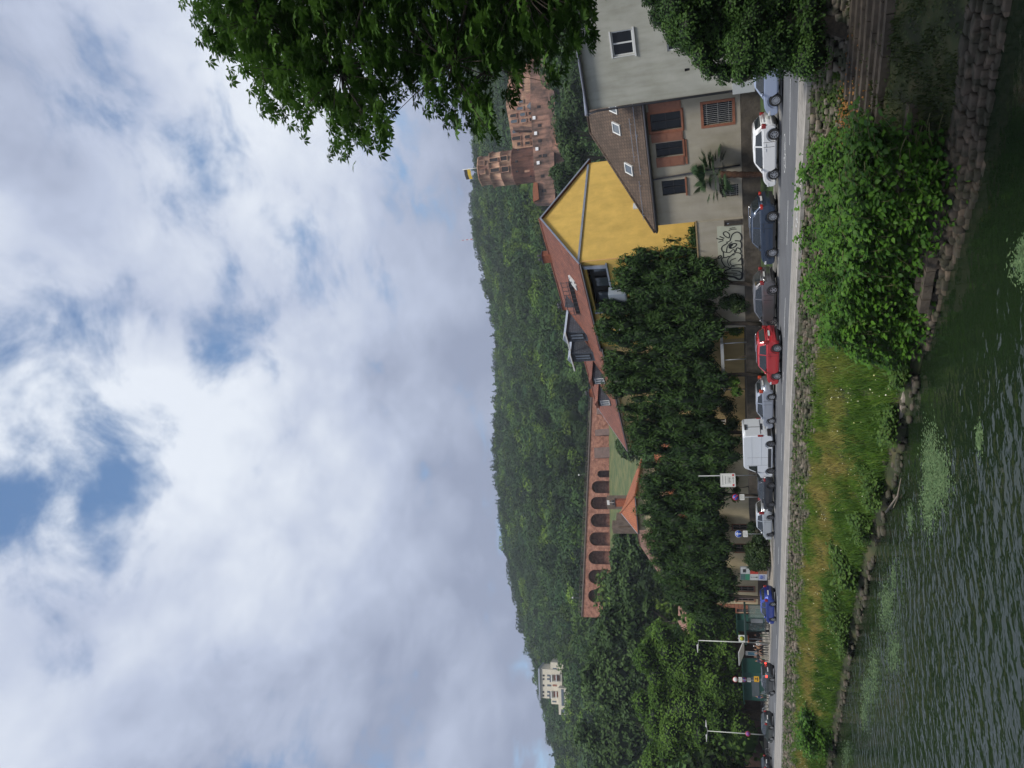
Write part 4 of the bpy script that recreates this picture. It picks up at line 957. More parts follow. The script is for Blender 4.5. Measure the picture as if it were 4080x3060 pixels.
mb = MB(); mb.box(ca_-3.2, ca_+3.2, 3.2, 3.3, 0, 5.2); mb.build('inner_wall', m_dwall, hb)

# ------------------------------------------------------------------ the arched terrace wall on the hill
m_arch = tilemat('pink_sandstone', (.46, .22, .15), (.36, .165, .115), (.25, .15, .11), 1.6, .6, .3, .9, var=.5, moss=(.5, .42, .38))
PA, PB = at(2350, 2440, 322), at(2369, 1560, 338); rzA, LA = frame_from(PA[:2], PB[:2])
def ap_(x, y): return pix(PA[:2], rzA, x, y)
hw = thing('arched_terrace_wall', 'long pink sandstone terrace wall with a row of tall arches on the hill', 'viaduct wall', (PA[0], PA[1], 0), rzA)
# arches: crown pixel x, left y, right y, base pixel x (from the photograph)
def crop(cx, cy): return 1800+cx/1.659, 1500+cy/1.659
ARC = [(962, 622, 668), (925, 692, 772), (918, 797, 878), (918, 908, 995), (910, 1030, 1118), (904, 1153, 1240), (903, 1277, 1368), (902, 1408, 1492)]
base = [1028, 1033, 1036, 1040, 1040, 1035, 1035, 1035]
def zpt(cx, cy): x, y = crop(cx, cy); return ap_(x, y)
polys = []; ztopL = zpt(862, 1530)[1]; ztopR = zpt(935, 200)[1]
for (cr_, y0, y1), bs in zip(ARC, base):
    aR, zt_ = zpt(cr_, y0); aL, _ = zpt(cr_, y1); am = (aL+aR)/2; zc_ = zpt(cr_, (y0+y1)/2)[1]; r = abs(aR-aL)/2; zb_ = zpt(bs, (y0+y1)/2)[1]-3
    polys.append((am, r, zc_-r, zb_))
n = 14
mb = MB(); back = MB(); reveal = MB()
xs_ = [-2.0]; polys.sort()
zt = lambda a: ztopL+(ztopR-ztopL)*np.clip(a/LA, 0, 1)
cur = -2.0; zbase = min(p[3] for p in polys)-10
for (am, r, zs_, zb_) in polys:
    mb.face([(cur, 0, zbase), (am-r, 0, zbase), (am-r, 0, zt(am-r)), (cur, 0, zt(cur))])
    arc = [(am-r*math.cos(math.pi*i/n), zs_+r*math.sin(math.pi*i/n)) for i in range(n+1)]
    for a, b_ in zip(arc, arc[1:]): mb.face([(a[0], 0, a[1]), (b_[0], 0, b_[1]), (b_[0], 0, zt(b_[0])), (a[0], 0, zt(a[0]))])
    path = [(am-r, zbase)]+arc+[(am+r, zbase)]
    for a, b_ in zip(path, path[1:]): reveal.face([(a[0], 0, a[1]), (a[0], 4.5, a[1]), (b_[0], 4.5, b_[1]), (b_[0], 0, b_[1])])
    back.face([(am-r-.1, 4.4, zbase), (am+r+.1, 4.4, zbase), (am+r+.1, 4.4, zs_+r+.1), (am-r-.1, 4.4, zs_+r+.1)])
    cur = am+r
mb.face([(cur, 0, zbase), (LA+6, 0, zbase), (LA+6, 0, zt(LA+6)), (cur, 0, zt(cur))])
mb.face([(-2, 6, zt(0)), (-2, 0, zt(0)), (LA+6, 0, zt(LA)), (LA+6, 6, zt(LA))][::-1])
mb.face([(-2, 0, zbase), (-2, 0, zt(0)), (-2, 6, zt(0)), (-2, 6, zbase)])
mb.build('wall', m_arch, hw, merge=False); reveal.build('arch_soffits', m_arch, hw, merge=False); back.build('arch_back_walls', m_arch, hw, merge=False)
bt = MB()
for (cx0, cx1, y0, y1) in ((945, 1028, 460, 552), (950, 1015, 340, 405), (960, 1010, 190, 262)):      # sloping buttresses right of the arches
    aR = zpt(1000, y0)[0]; aL = zpt(1000, y1)[0]; z1_ = zpt(cx0, (y0+y1)/2)[1]; z0_ = zpt(cx1, (y0+y1)/2)[1]-6
    bt.prism([(0, z0_), (-6.5, z0_), (-1.2, z1_), (0, z1_)], lambda p: (aL+.8, p[0], p[1]), lambda p: (aR-.8, p[0], p[1]))
bt.build('buttresses', tilemat('dark_sandstone', (.16, .10, .085), (.12, .08, .07), (.08, .06, .05), 1.6, .6, .3, .9, var=.3), hw)
cp = MB(); cp.face([(-2, -.35, zt(0)), (LA+6, -.35, zt(LA)), (LA+6, -.35, zt(LA)+.5), (-2, -.35, zt(0)+.5)]); cp.face([(-2, -.35, zt(0)+.5), (LA+6, -.35, zt(LA)+.5), (LA+6, .6, zt(LA)+.5), (-2, .6, zt(0)+.5)]); cp.face([(-2, -.35, zt(0)), (-2, 0, zt(0)), (LA+6, 0, zt(LA)), (LA+6, -.35, zt(LA))])
m_dst = mat('dark_coping', (.14, .11, .095), .9, var=.25, scale=.5)
cp.build('parapet', m_dst, hw)
rl_ = MB()
a = 0.0
while a < LA: rl_.bar((a, 0, zt(a)+.5), (a, 0, zt(a)+1.6), .12); a += 2.2
rl_.bar((0, 0, zt(0)+1.6), (LA, 0, zt(LA)+1.6), .1); rl_.bar((0, 0, zt(0)+1.05), (LA, 0, zt(LA)+1.05), .07)
rl_.build('railing', m_dst, hw)
for cx, cy in ((893, 650), (843, 1463)):
    x, y = crop(cx, cy); a, z = ap_(x, y); c, s_ = math.cos(rzA), math.sin(rzA)
    t_ = thing('terrace_lamp', 'thin lamp on the arched terrace wall, the '+('right' if cy < 1000 else 'left')+' one of two', 'lamp', (PA[0]+c*a, PA[1]+s_*a, zt(a)+.5), 0, 'lamps on the terrace')
    q = MB(); q.tube([(0, 0, 0), (0, 0, 3.6)], .09, 6); q.build('pole', m_drain, t_); q = MB(); q.lathe([(.001, 3.5), (.35, 3.6), (.4, 4.1), (.001, 4.3)], 8); q.build('lamp_head', m_wfr, t_)
# meadow terrace below the wall
def ground_patch(name, corners, m, lift=0.0, nx=14, ny=8, **k):
    c = [np.array(p) for p in corners]; V = []
    for i in range(nx+1):
        for j in range(ny+1):
            u, v = i/nx, j/ny; p = (c[0]*(1-u)+c[1]*u)*(1-v)+(c[3]*(1-u)+c[2]*u)*v; V.append((p[0], p[1], p[2]+lift))
    F = [(i*(ny+1)+j, (i+1)*(ny+1)+j, (i+1)*(ny+1)+j+1, i*(ny+1)+j+1) for i in range(nx) for j in range(ny)]
    return npmesh(name, V, F, m, smooth=True, **k)
c1 = at(2424, 1570, 335); c2 = at(2432, 2290, 325); c3 = at(2560, 2330, 225); c4 = at(2560, 1560, 230)
ground_patch('meadow', [c1, c2, c3, c4], mat('hill_meadow', (.12, .12, .04), .95, var=.4, scale=.25, detail=12, col2=(.03, .065, .015), bump=1.0, bscale=1.0), kind='structure')

# ------------------------------------------------------------------ castle ruin
m_cas = mat('castle_stone', (.46, .22, .15), .95, scale=.25, col2=(.24, .12, .085), streak=.55, sscale=(.5, .5, .07), detail=10, bump=.6, bscale=1.2)
m_cas2 = mat('castle_pale_stone', (.52, .33, .22), .95, scale=.3, col2=(.28, .14, .10), streak=.5, sscale=(.6, .6, .09), detail=10, bump=.6, bscale=1.2)
m_casd = mat('castle_dark_stone', (.36, .20, .145), .95, scale=.2, col2=(.09, .06, .05), streak=.65, sscale=(.45, .45, .05), detail=10, bump=.6, bscale=1.2)
m_hole = mat('dark_opening', (.02, .015, .015), .9)
def c7(cx, cy): return 1880+cx/2.911, 250+cy/2.911
Yc = 380.0
cas = thing('castle_ruin', 'red sandstone castle ruin with a round tower on the wooded hillside', 'castle', (110, Yc, 70), 0)
def cl(cx, cy, Y=Yc): p = at(*c7(cx, cy), Y); return p[0]-110, Y-Yc, p[2]-70
# round (octagonal) tower, built in three storeys
tb = cl(790, 1190); L0 = cl(650, 1400); R0 = cl(650, 1000); rt = (R0[0]-L0[0])/2; xc = (R0[0]+L0[0])/2
zb_ = cl(900, 1190)[2]-12; z1 = cl(510, 1215)[2]; z2 = cl(255, 1250)[2]; z3 = cl(120, 1290)[2]
yt = -rt*.15
mb = MB(); mb.lathe([(rt, zb_), (rt, z1-.8), (rt+.5, z1-.5), (rt+.5, z1)], 24, o=(xc, yt, 0)); tw = mb.build('tower', m_cas, cas)
up = MB(); up.lathe([(rt*1.02, z1), (rt*1.02, (z1+z2)/2-.2), (rt*1.05, (z1+z2)/2), (rt*1.01, (z1+z2)/2+.1), (rt*1.01, z2-.9), (rt*1.08, z2-.5), (rt*1.08, z2)], 8, o=(xc, yt, 0)); up.build('octagon_storeys', m_cas2, tw)
up = MB(); up.lathe([(rt*.86, z2), (rt*.86, z3-.8), (rt*.9, z3-.5), (rt*.9, z3), (rt*.7, z3), (rt*.7, z3-2), (.01, z3-2)], 8, o=(xc, yt, 0)); up.build('crown_storey', m_cas2, tw)
def cwin(par, cx, cy, w, h_, y, m=m_hole, arch=False, fr=m_cas2):
    x, _, z = cl(cx, cy); a = MB(); a.box(x-w/2, x+w/2, y-.35, y-.05, z-h_/2, z+h_/2)
    if arch: a.prism([(x+w/2*math.cos(math.pi*i/8), z+h_/2+w/2*math.sin(math.pi*i/8)) for i in range(9)], lambda p: (p[0], y-.35, p[1]), lambda p: (p[0], y-.05, p[1]))
    o = a.build('window', m, par, merge=False)
    f = MB(); e = .35; f.box(x-w/2-e, x-w/2, y-.6, y+.3, z-h_/2-e, z+h_/2+e); f.box(x+w/2, x+w/2+e, y-.6, y+.3, z-h_/2-e, z+h_/2+e); f.box(x-w/2, x+w/2, y-.6, y+.3, z-h_/2-e, z-h_/2)
    if not arch: f.box(x-w/2, x+w/2, y-.6, y+.3, z+h_/2, z+h_/2+e)
    f.build('frame', fr, o); return o
ffl = yt-rt*1.02*math.cos(math.pi/8)
for cx, cy, w, h_ in ((432, 1170, 2.2, 3.2), (445, 1292, 2.4, 3.4), (318, 1187, 1.7, 4.2), (330, 1303, 1.7, 4.4)):
    x, _, z = cl(cx, cy); dx = x-xc; yy = yt-math.sqrt(max(0, (rt*1.0)**2-dx*dx))+.15; cwin(tw, cx, cy, w, h_, max(yy, ffl))
for cx, cy in ((175, 1215), (185, 1310)): cwin(tw, cx, cy, 2.2, 2.2, yt-rt*.8, m=m_casd, arch=True)
for cx, cy, w, h_ in ((578, 1205, 1.0, 1.4), (575, 1310, .9, 1.2), (578, 1060, 1, 1.1), (720, 1350, .8, .8), (690, 1300, 1.9, 2.6)):
    x, _, z = cl(cx, cy); dx = x-xc; yy = yt-math.sqrt(max(0, rt**2-dx*dx))+.3
    a = MB(); a.box(x-w/2, x+w/2, yy-.45, yy+.2, z-h_/2, z+h_/2); a.build('opening', m_hole if w < 1.5 else m_cas2, tw)
pts_ = [(1170+k*31, 432) for k in range(-6, 9)]
fp = MB(); fp.tube([(xc+2, yt, z3-1), (xc+2, yt, cl(0, 1205)[2]+8)], .16, 6)
x2, _, zf = cl(0, 1205)
flag = thing('flag', 'yellow and black flag on a thin pole on top of the castle tower', 'flag', (110+xc+2, Yc+yt, 70+z3-1.9))
FZt = at(1848, 650, Yc)[2]-70-(z3-1.9)
q = MB(); q.tube([(0, 0, 0), (0, 0, FZt+.5)], .17, 6); q.build('flagpole', m_wfr, flag)
q = MB(); n_ = 8
for c_, (za, zb2), mm in ((0, (0, 1.7), 'y'), (1, (1.7, 3.4), 'b')):
    q = MB()
    for k in range(n_):
        a0, a1 = k/n_*5.2, (k+1)/n_*5.2; f0, f1 = .4*math.sin(a0*1.6), .4*math.sin(a1*1.6); s0, s1 = -.22*a0, -.22*a1
        for off_ in (0, .08): q.face([(-a0, f0+off_, FZt-3.5+za+s0), (-a1, f1+off_, FZt-3.5+za+s1), (-a1, f1+off_, FZt-3.5+zb2+s1), (-a0, f0+off_, FZt-3.5+zb2+s0)])
    q.build('flag_cloth', mat('flag_yellow', (.55, .38, .02), .8) if mm == 'y' else mat('flag_black', (.02, .018, .018), .8), flag)
# residential wing right of the tower
def quadwall(par, name, pts, m, y, depth):
    P = [cl(*p) for p in pts]; b = MB(); b.prism([(p[0], p[2]) for p in P], lambda p: (p[0], y, p[1]), lambda p: (p[0], y+depth, p[1])); return b.build(name, m, par, merge=False)
wing = quadwall(cas, 'palace_wing', [(770, 990), (790, 440), (800, 100), (440, -150), (385, 480), (425, 700), (470, 1000)], m_cas2, 1.5, 14)
for cx, cy, w, h_, ar_ in ((517, 868, 1.9, 3.6, True), (505, 787, 1.8, 2.2, True), (540, 935, 1.8, 1.8, False), (645, 850, 1.6, 2.0, True), (716, 838, 1.5, 2.0, False), (727, 912, 1.5, 2.0, False), (640, 925, 1.5, 2.4, False),
                        (490, 670, 1.6, 2.6, True), (600, 662, 1.6, 2.0, True), (687, 648, 1.5, 2.0, False), (480, 605, 1.6, 2.6, True), (590, 590, 1.6, 2.0, True), (675, 578, 1.5, 2.0, False), (560, 520, 1.6, 2.4, True), (655, 497, 1.5, 1.6, False), (560, 440, 1.5, 2.4, True), (700, 430, 1.5, 2.0, False)):
    cwin(wing, cx, cy, w, h_, 1.6, arch=ar_, m=m_hole if (cx+cy) % 2 else m_glassb)
x, _, z = cl(745, 990)
bs_ = MB(); P = [cl(480, 745), cl(770, 765), cl(770, 800), cl(500, 800)]
bs_.prism([(p[0], p[2]) for p in P], lambda p: (p[0], -2.6, p[1]), lambda p: (p[0], 1.48, p[1])); bs_.build('slanting_buttress', m_casd, cas)
for f_, (cx, cy) in enumerate(((560, 480), (440, 470), (560, 380), (480, 320), (400, 260))):
    pass
gb = MB()
for (c0, c1, ct, tp_) in ((480, 330, 430, 330), (320, 170, 470, 330)):
    P = [cl(ct+110, c0), cl(ct+50, c0-10), cl(ct, (c0+c1)/2+30), cl(ct-25-(20), (c0+c1)/2), cl(ct, (c0+c1)/2-30), cl(ct+50, c1+10), cl(ct+110, c1)]
    gb.prism([(p[0], p[2]) for p in P], lambda p: (p[0], 1.0, p[1]), lambda p: (p[0], 6, p[1]))
gb.build('stepped_gables', m_cas2, cas, merge=False)
tu = MB(); x, _, z = cl(760, 505); tu.lathe([(2.3, z-14), (2.3, z+1), (2.6, z+1.2)], 10, o=(x, -1.5, 0)); tuo = tu.build('turret', m_cas2, cas); tu = MB(); tu.lathe([(2.7, z+1.2), (2.2, z+3), (.9, z+4.4), (.01, z+5.2)], 10, o=(x, -1.5, 0)); tu.build('turret_roof', m_slate, tuo)
# curtain wall and terraces under it
cw = quadwall(cas, 'curtain_wall', [(1035, 1700), (1020, 1130), (985, 690), (965, 300), (960, 0), (755, 0), (757, 560), (775, 900), (795, 1300), (815, 1500), (800, 1700)], m_casd, -14, 6)
for (cx, cy, w, h_) in ((918, 1165, 1.6, 2), (865, 1170, 1.2, 1.4), (892, 1395, 1.4, 1.6), (862, 1000, 1.4, 1.6), (860, 828, 1.4, 1.6), (850, 620, 1.3, 1.6), (905, 1560, 1.4, 2)):
    x, _, z = cl(cx, cy); a = MB(); a.box(x-w/2, x+w/2, -14.2, -13.9, z-h_/2, z+h_/2); a.build('opening', m_hole, cw)
for i_, (cx, cy) in enumerate(((800, 745), (818, 918), (832, 1092), (846, 1248))):
    x, _, z = cl(cx, cy); a = MB(); a.box(x-.8, x+.8, -14.6, -14.0, z-.7, z+.7); a.build('floodlight', mat('floodlight_glass', (.85, .86, .88), .3), cw)
quadwall(cas, 'lower_terrace', [(1100, 1150), (1060, 640), (1015, 300), (960, 300), (985, 690), (1025, 1130)], m_casd, -18, 5)
quadwall(cas, 'bastion', [(1230, 1100), (1210, 860), (1060, 905), (1085, 1115)], m_cas, -24, 8)
rf = quadwall(cas, 'gatehouse', [(860, 1660), (845, 1480), (800, 1470), (790, 1560), (795, 1690)], m_roofo, -15.5, 6)

# ------------------------------------------------------------------ villa hotel high on the hill
Yh = 560.0
def c4(cx, cy): return 1850+cx/2.183, 2300+cy/2.183
hot = thing('hillside_villa', 'big cream villa with balconies and round attic windows high on the hill', 'villa', (-225, Yh, 130), R_(4))
m_vil = mat('villa_render', (.58, .53, .43), .85, var=.06, scale=.3)
def vl(cx, cy): p = at(*c4(cx, cy), Yh); return p[0]+225, p[2]-130
def vbox(par, name, cx0, cx1, cy0, cy1, m, y0, y1, mm=None):
    xr, zt_ = vl(cx0, cy0); xl, zb_ = vl(cx1, cy1); b = MB(); b.box(xl, xr, y0, y1, zb_, zt_); return b.build(name, m, par)
def vb2(par, name, ctop, cbot, cr_, cl__, m, y0, y1):
    xr = vl((ctop+cbot)/2, cr_)[0]; xl = vl((ctop+cbot)/2, cl__)[0]; zt_ = vl(ctop, (cr_+cl__)/2)[1]; zb_ = vl(cbot, (cr_+cl__)/2)[1]; b = MB(); b.box(xl, xr, y0, y1, zb_, zt_); return b.build(name, m, par), (xl, xr, zb_, zt_)
mb_, r_ = vb2(hot, 'main_block', 660, 850, 805, 1052, m_vil, 0, 14)
vb2(mb_, 'roof_cornice', 648, 662, 795, 1062, m_metal, -1.2, 15)
vb2(hot, 'right_wing', 745, 860, 750, 806, m_vil, 1, 12); vb2(hot, 'left_wing', 755, 840, 1050, 1105, m_vil, 1.2, 12)
vb2(hot, 'garden_wing', 835, 990, 945, 1168, m_vil, -6, 1.1)
for cy in (856, 886, 940, 995, 1026):
    xc_, zc_ = vl(688, cy); b = MB(); b.lathe([(.001, -.25), (.75, -.25), (.75, .02)], 12, axis='y', o=(xc_, 0, zc_)); b.build('round_window', m_dfr, mb_)
for cy, ct, cb_ in ((856, 720, 745), (886, 720, 745), (940, 722, 755), (995, 722, 747), (1026, 722, 747), (940, 770, 805)): vb2(mb_, 'window', ct, cb_, cy-8, cy+8, m_glassb if ct < 760 else m_brown, -.2, .02)
for c0, c1 in ((846, 905), (985, 1045)):
    o, q = vb2(mb_, 'balcony', 758, 766, c0, c1, m_wfr, -2.2, -.01)
    for k in range(12): pass
    b = MB(); b.box(q[0], q[1], -2.2, -2.1, q[3], q[3]+1.0); b.build('railing', m_drain, o)
    vb2(mb_, 'balcony_door', 778, 828, c0+8, c1-8, m_brown, -.25, .02)
    vb2(mb_, 'lower_balcony', 800, 806, c0, c1, m_wfr, -2.0, -.27)
vb2(hot, 'winter_garden', 860, 880, 950, 1090, m_glassb, -6.3, -6.01)
vb2(hot, 'garden_door', 860, 900, 1120, 1160, m_glassb, -6.3, -6.01); vb2(hot, 'wing_window', 765, 800, 1075, 1088, m_glassb, 1.0, 1.22); vb2(hot, 'gable_window', 765, 800, 795, 808, m_glassb, .9, 1.02)
xr, zt_ = vl(745, 750)

# radio mast on the ridge
P = at(1885, 953, 868); mt_ = thing('radio_mast', 'thin red and white striped radio mast on the forest ridge', 'mast', (P[0], P[1], P[2]-14))
ztop_ = at(1832, 953, 868)[2]-P[2]+14
for k in range(7):
    z0_ = 12+(ztop_-12)*k/7; z1_ = 12+(ztop_-12)*(k+1)/7; w_ = 1.1*(1-k*.1)
    q = MB(); q.box(-w_/2, w_/2, -w_/2, w_/2, z0_ if k else 0, z1_); q.build('mast_section', mat('mast_red', (.45, .05, .04), .6) if k % 2 else m_wfr, mt_)
# bird-thin lamps omitted: nothing else stands on the ridge
# ------------------------------------------------------------------ vehicles
m_tyre = mat('tyre_rubber', (.018, .018, .019), .85); m_rim = mat('alloy', (.50, .51, .53), .3, metal=.8)
m_rimd = mat('dark_alloy', (.16, .16, .17), .35, metal=.7)
m_cglass = mat('car_glass', (.02, .025, .028), .03, spec=1.0); m_plast = mat('black_plastic', (.022, .022, .024), .6)
m_red = mat('tail_red', (.22, .012, .012), .2, coat=.6); m_redon = mat('brake_light_on', (1.0, .06, .04), .3, emit=2.2)
m_lamp = mat('headlamp', (.55, .57, .6), .1, coat=1); m_plate = mat('number_plate', (.62, .63, .62), .5); m_chr = mat('chrome', (.6, .61, .63), .15, metal=1)
def paint(name, col, metal=.3): return mat(name, col, .32, metal=metal, coat=1.0)
def bevelled(mb, name, m, par, off=.045, seg=2, ang=20):
    o = mb.build(name, m, par, merge=True); bm = bmesh.new(); bm.from_mesh(o.data)
    ed = [e for e in bm.edges if len(e.link_faces) == 2 and e.calc_face_angle(0) > R_(ang)]
    bmesh.ops.bevel(bm, geom=ed, offset=off, segments=seg, affect='EDGES', clamp_overlap=True)
    bmesh.ops.triangulate(bm, faces=[f for f in bm.faces if len(f.verts) > 4])
    bm.normal_update()
    for f in bm.faces: f.smooth = f.calc_area() < .25 and abs(f.normal.y) < .985
    bm.to_mesh(o.data); bm.free(); return o
RIMS = {}
def wheel(par, x, y, r, w, spokes, rimm, side):
    wmb = MB(); prof = [(.0, -w/2), (r*.66, -w/2), (r*.93, -w/2), (r, -w*.32), (r, w*.32), (r*.93, w/2), (r*.67, w/2), (r*.64, w*.28), (.001, w*.26)]
    wmb.lathe([(p[0] if p[0] > 0 else .001, p[1]*side) for p in prof], 26, axis='y', o=(x, y, r)); wo = wmb.build('wheel', m_tyre, par)
    rm = MB(); yo = y+side*w*.40
    ri = r*.66
    rm.lathe([(ri, side*w*.30), (ri, side*w*.47), (ri*.9, side*w*.47), (ri*.88, side*w*.30)], 26, axis='y', o=(x, y, r))
    rm.lathe([(.001, side*w*.44), (ri*.2, side*w*.44), (ri*.22, side*w*.28)], 12, axis='y', o=(x, y, r))
    for k in range(spokes):
        a = 2*math.pi*k/spokes+.3; c, s_ = math.cos(a), math.sin(a); wd = ri*(.20 if spokes <= 6 else .11)
        A = np.array([x+c*ri*.12, yo, r+s_*ri*.12]); B = np.array([x+c*ri*.92, yo+side*w*.02, r+s_*ri*.92]); nn_ = np.array([-s_, 0, c])*wd; t_ = np.array([0, side*w*.07, 0])
        q = [A-nn_*.8, B-nn_, B+nn_, A+nn_*.8]
        rm.face([p+t_ for p in q]); rm.face([q[0], q[1], q[1]+t_, q[0]+t_]); rm.face([q[2], q[3], q[3]+t_, q[2]+t_])
    rm.build('rim', rimm, wo, merge=False); return wo
def car(name, label, cat, pos, heading, col, L=4.1, W=1.76, H=1.48, wb=2.55, ro=.66, wr=.315, belt=(.98, .90), hood=(.97, .72), rg=.10, rt=.62, ws=.10, wt=.98,
        spokes=5, rimm=None, rails=False, cladding=False, lit=False, tl=(.16, .30, .92), tlm=None, plate_z=.72, van=False, group='cars along the riverside road', roof=None, fr=None, glass_inset=.075):
    rimm = rimm or m_rim; th = thing(name, label, cat, pos, heading, group)
    xr = -(wb/2+ro); xf = xr+L; hw = W/2; ax_r, ax_f = -wb/2, wb/2; ar = wr+.05
    def arch(cx):
        zc = wr; z0 = .20; a0 = math.asin(max(-1, (z0-zc)/ar)); n = 12
        return [(cx+ar*math.cos(a), zc+ar*math.sin(a)) for a in np.linspace(a0, math.pi-a0, n)]
    under = [(xf-.16, .2)]+arch(ax_f)+arch(ax_r)+[(xr+.18, .24)]
    mb = MB()
    if van:
        top = [(xr+.03, .36), (xr, .75), (xr+.02, 1.2), (xr+.05, H-.14), (xr+.18, H), (xf-1.75, H), (xf-1.45, H-.06), (xf-.78, 1.36), (xf-.15, 1.12), (xf-.02, .85), (xf, .5), (xf-.06, .28)]
    else:
        xg = xr+rg; xw = ax_f-ws
        top = [(xr+.05, .36), (xr, .52), (xr+.01, .70), (xr+.05, belt[0]-.10), (xg+.06, belt[0]), (ax_r+.5, belt[0]-.02), (0.2, (belt[0]+belt[1])/2), (xw, hood[0]-.02), (xf-.42, (hood[0]+hood[1])/2+.06), (xf-.13, hood[1]), (xf-.02, hood[1]-.14), (xf, .45), (xf-.05, .28)]
    poly = top+under
    fy = lambda z: hw
    def fn(sg): return lambda p: (p[0], sg*fy(p[1]), p[1])
    mb.prism(poly, fn(-1), fn(1)); body = bevelled(mb, 'body', col, th, .075 if not van else .09, 3, 14)
    ub = MB(); ub.box(xr+.25, xf-.25, -hw*.72, hw*.72, .17, .62); ub.build('underbody', m_plast, th)
    def spanel(pts, y0, t_, sg):      # thin panel on the body side
        b = MB(); b.prism(pts, lambda p: (p[0], sg*(y0(p[1])-.02), p[1]), lambda p: (p[0], sg*(y0(p[1])+t_), p[1])); return b
    if not van:
        xg = xr+rg; xw = ax_f-ws; rrx, rfx = xr+rt, xw-wt+.28
        gb0, gb1 = hw*.925, hw*.70; zb0 = min(belt)-.04
        gy_ = lambda z: gb0+(gb1-gb0)*np.clip((z-zb0)/(H-zb0), 0, 1)
        gpoly = [(xg, belt[0]-.06), (xg+.03, belt[0]+.02), (rrx-.06, H-.10), (rrx+.12, H-.02), ((rrx+rfx)/2, H+.005), (rfx-.1, H-.03), (rfx+.08, H-.08), (xw-.03, hood[0]+.02), (xw+.05, hood[0]-.06)]
        g = MB(); g.prism(gpoly, lambda p: (p[0], -gy_(p[1]), p[1]), lambda p: (p[0], gy_(p[1]), p[1])); cab = bevelled(g, 'cabin', roof or col, th, .05, 2, 14)
        zt = H-.13; zlo = lambda x: np.interp(x, [xr, xf], [belt[0]+.025, belt[1]+.03]); xfr = lambda z: xw-.12+(rfx+.02-xw+.12)*((z-hood[0])/(zt-hood[0])); xrr = lambda z: xg+.20+(rrx+.10-xg-.20)*((z-belt[0])/(zt-belt[0]))
        xb = (xfr(zt)+xrr(zt))/2-.12; xq = ax_r+.32
        for sg in (-1, 1):
            z1 = zlo(0)
            b = spanel([(xb+.05, zlo(xb)), (xfr(z1)-.08, zlo(xw)), (xfr(zt), zt), (xb+.05, zt)], gy_, .006, sg); b.build('side_window', m_cglass, cab)
            b = spanel([(max(xrr(zlo(xr))+.08, xg+.28), zlo(xr)), (xb-.05, zlo(xb)), (xb-.05, zt), (xrr(zt)+.12, zt-.02)], gy_, .006, sg); b.build('side_window', m_cglass, cab)
            if fr:
                b = MB(); zz = [(xrr(zlo(xr))+.04, zlo(xr)-.02), (xfr(z1)-.03, zlo(xw)-.02), (xfr(zt)+.03, zt+.025), (xrr(zt)+.06, zt+.02)]
                for p, q in zip(zz, zz[1:]+zz[:1]): b.bar((p[0], sg*(gy_(p[1])+.006), p[1]), (q[0], sg*(gy_(q[1])+.006), q[1]), .018, .028)
                b.build('window_trim', m_chr, cab)
            # doors and handle
            fyb = lambda z: fy(z)
            for (a, c) in ((xb+.02, xw-.18), (ax_r+ar+.06, xb-.02)):
                zt2 = lambda x: np.interp(x, [xr, 0.2, xw], [belt[0]-.05, (belt[0]+belt[1])/2-.05, hood[0]-.09])
                c2 = c; b = spanel([(a, .30), (c2-(.12 if c > 0 else 0), .30), (c2, .5), (c2, zt2(c2)), (a, zt2(a))], fyb, .006, sg); dd = b.build('door', col, th)
                gp_ = MB(); gp_.box(a-.035, a-.012, min(sg*(hw-.01), sg*(hw+.004)), max(sg*(hw-.01), sg*(hw+.004)), .32, zt2(a)); gp_.build('door_gap', m_plast, body); hb_ = MB(); hx = a+.14; hb_.box(hx-.08, hx+.10, sg*(fy(.8)+.0) if sg > 0 else sg*(fy(.8)+.03), sg*(fy(.8)+.03) if sg > 0 else sg*fy(.8), zt2(a)-.14, zt2(a)-.11); hb_.build('handle', m_plast if cladding else col, dd)
        def endpane(x0, z0, x1, z1, w0, w1, nm, off):
            b = MB(); d = nrmz(np.array([x1-x0, 0, z1-z0])); n = np.array([-d[2], 0, d[0]])*off
            A = np.array([x0, 0, z0])+d*.06+n; B = np.array([x1, 0, z1])-d*.05+n; Y0, Y1 = np.array([0, w0, 0]), np.array([0, w1, 0]); q = [A-Y0, A+Y0, B+Y1, B-Y1]; k = [p-n*1.6 for p in q]
            b.face(q); b.face(k[::-1])
            for i in range(4): j = (i+1) % 4; b.face([q[i], q[j], k[j], k[i]])
            return b.build(nm, m_cglass, cab)
        endpane(xg+.02, belt[0]+.02, rrx-.06, H-.10, gy_(belt[0])-.12, gy_(H-.1)-.08, 'rear_window', .012)
        endpane(xw-.03, hood[0]+.02, rfx+.08, H-.08, gy_(hood[0])-.07, gy_(H-.1)-.07, 'windscreen', -.012)
    else:
        for sg in (-1, 1):
            b = spanel([(xf-1.78, 1.42), (xf-.98, 1.42), (xf-1.42, 2.05), (xf-1.75, 2.1)], fy, .008, sg); b.build('side_window', m_cglass, th)
            for zq in (1.12, 1.85):
                b = MB(); b.bar((xr+.1, sg*(fy(zq)+.006), zq), (xf-1.9, sg*(fy(zq)+.006), zq), .012, .03); b.build('body_crease', m_plast if False else col, body)
            b = spanel([(ax_r+ar+.1, .34), (ax_f-ar-.1, .34), (ax_f-ar-.1, .58), (ax_r+ar+.1, .58)], fy, .02, sg); b.build('side_moulding', m_plast, th)
            for dx in (xf-1.86, xf-.95, -.1):
                b = MB(); b.bar((dx, sg*(fy(1)+.002), .35), (dx, sg*(fy(2.2)+.002), 2.2 if dx < xf-1 else 1.3), .012); b.build('door_gap', m_plast, body)
        b = MB(); b.box(xr-.012, xr+.02, -.012, .012, .5, H-.2); b.box(xr-.012, xr+.03, -hw*.8, hw*.8, 1.13, 1.15); b.build('rear_door_gap', m_plast, body)
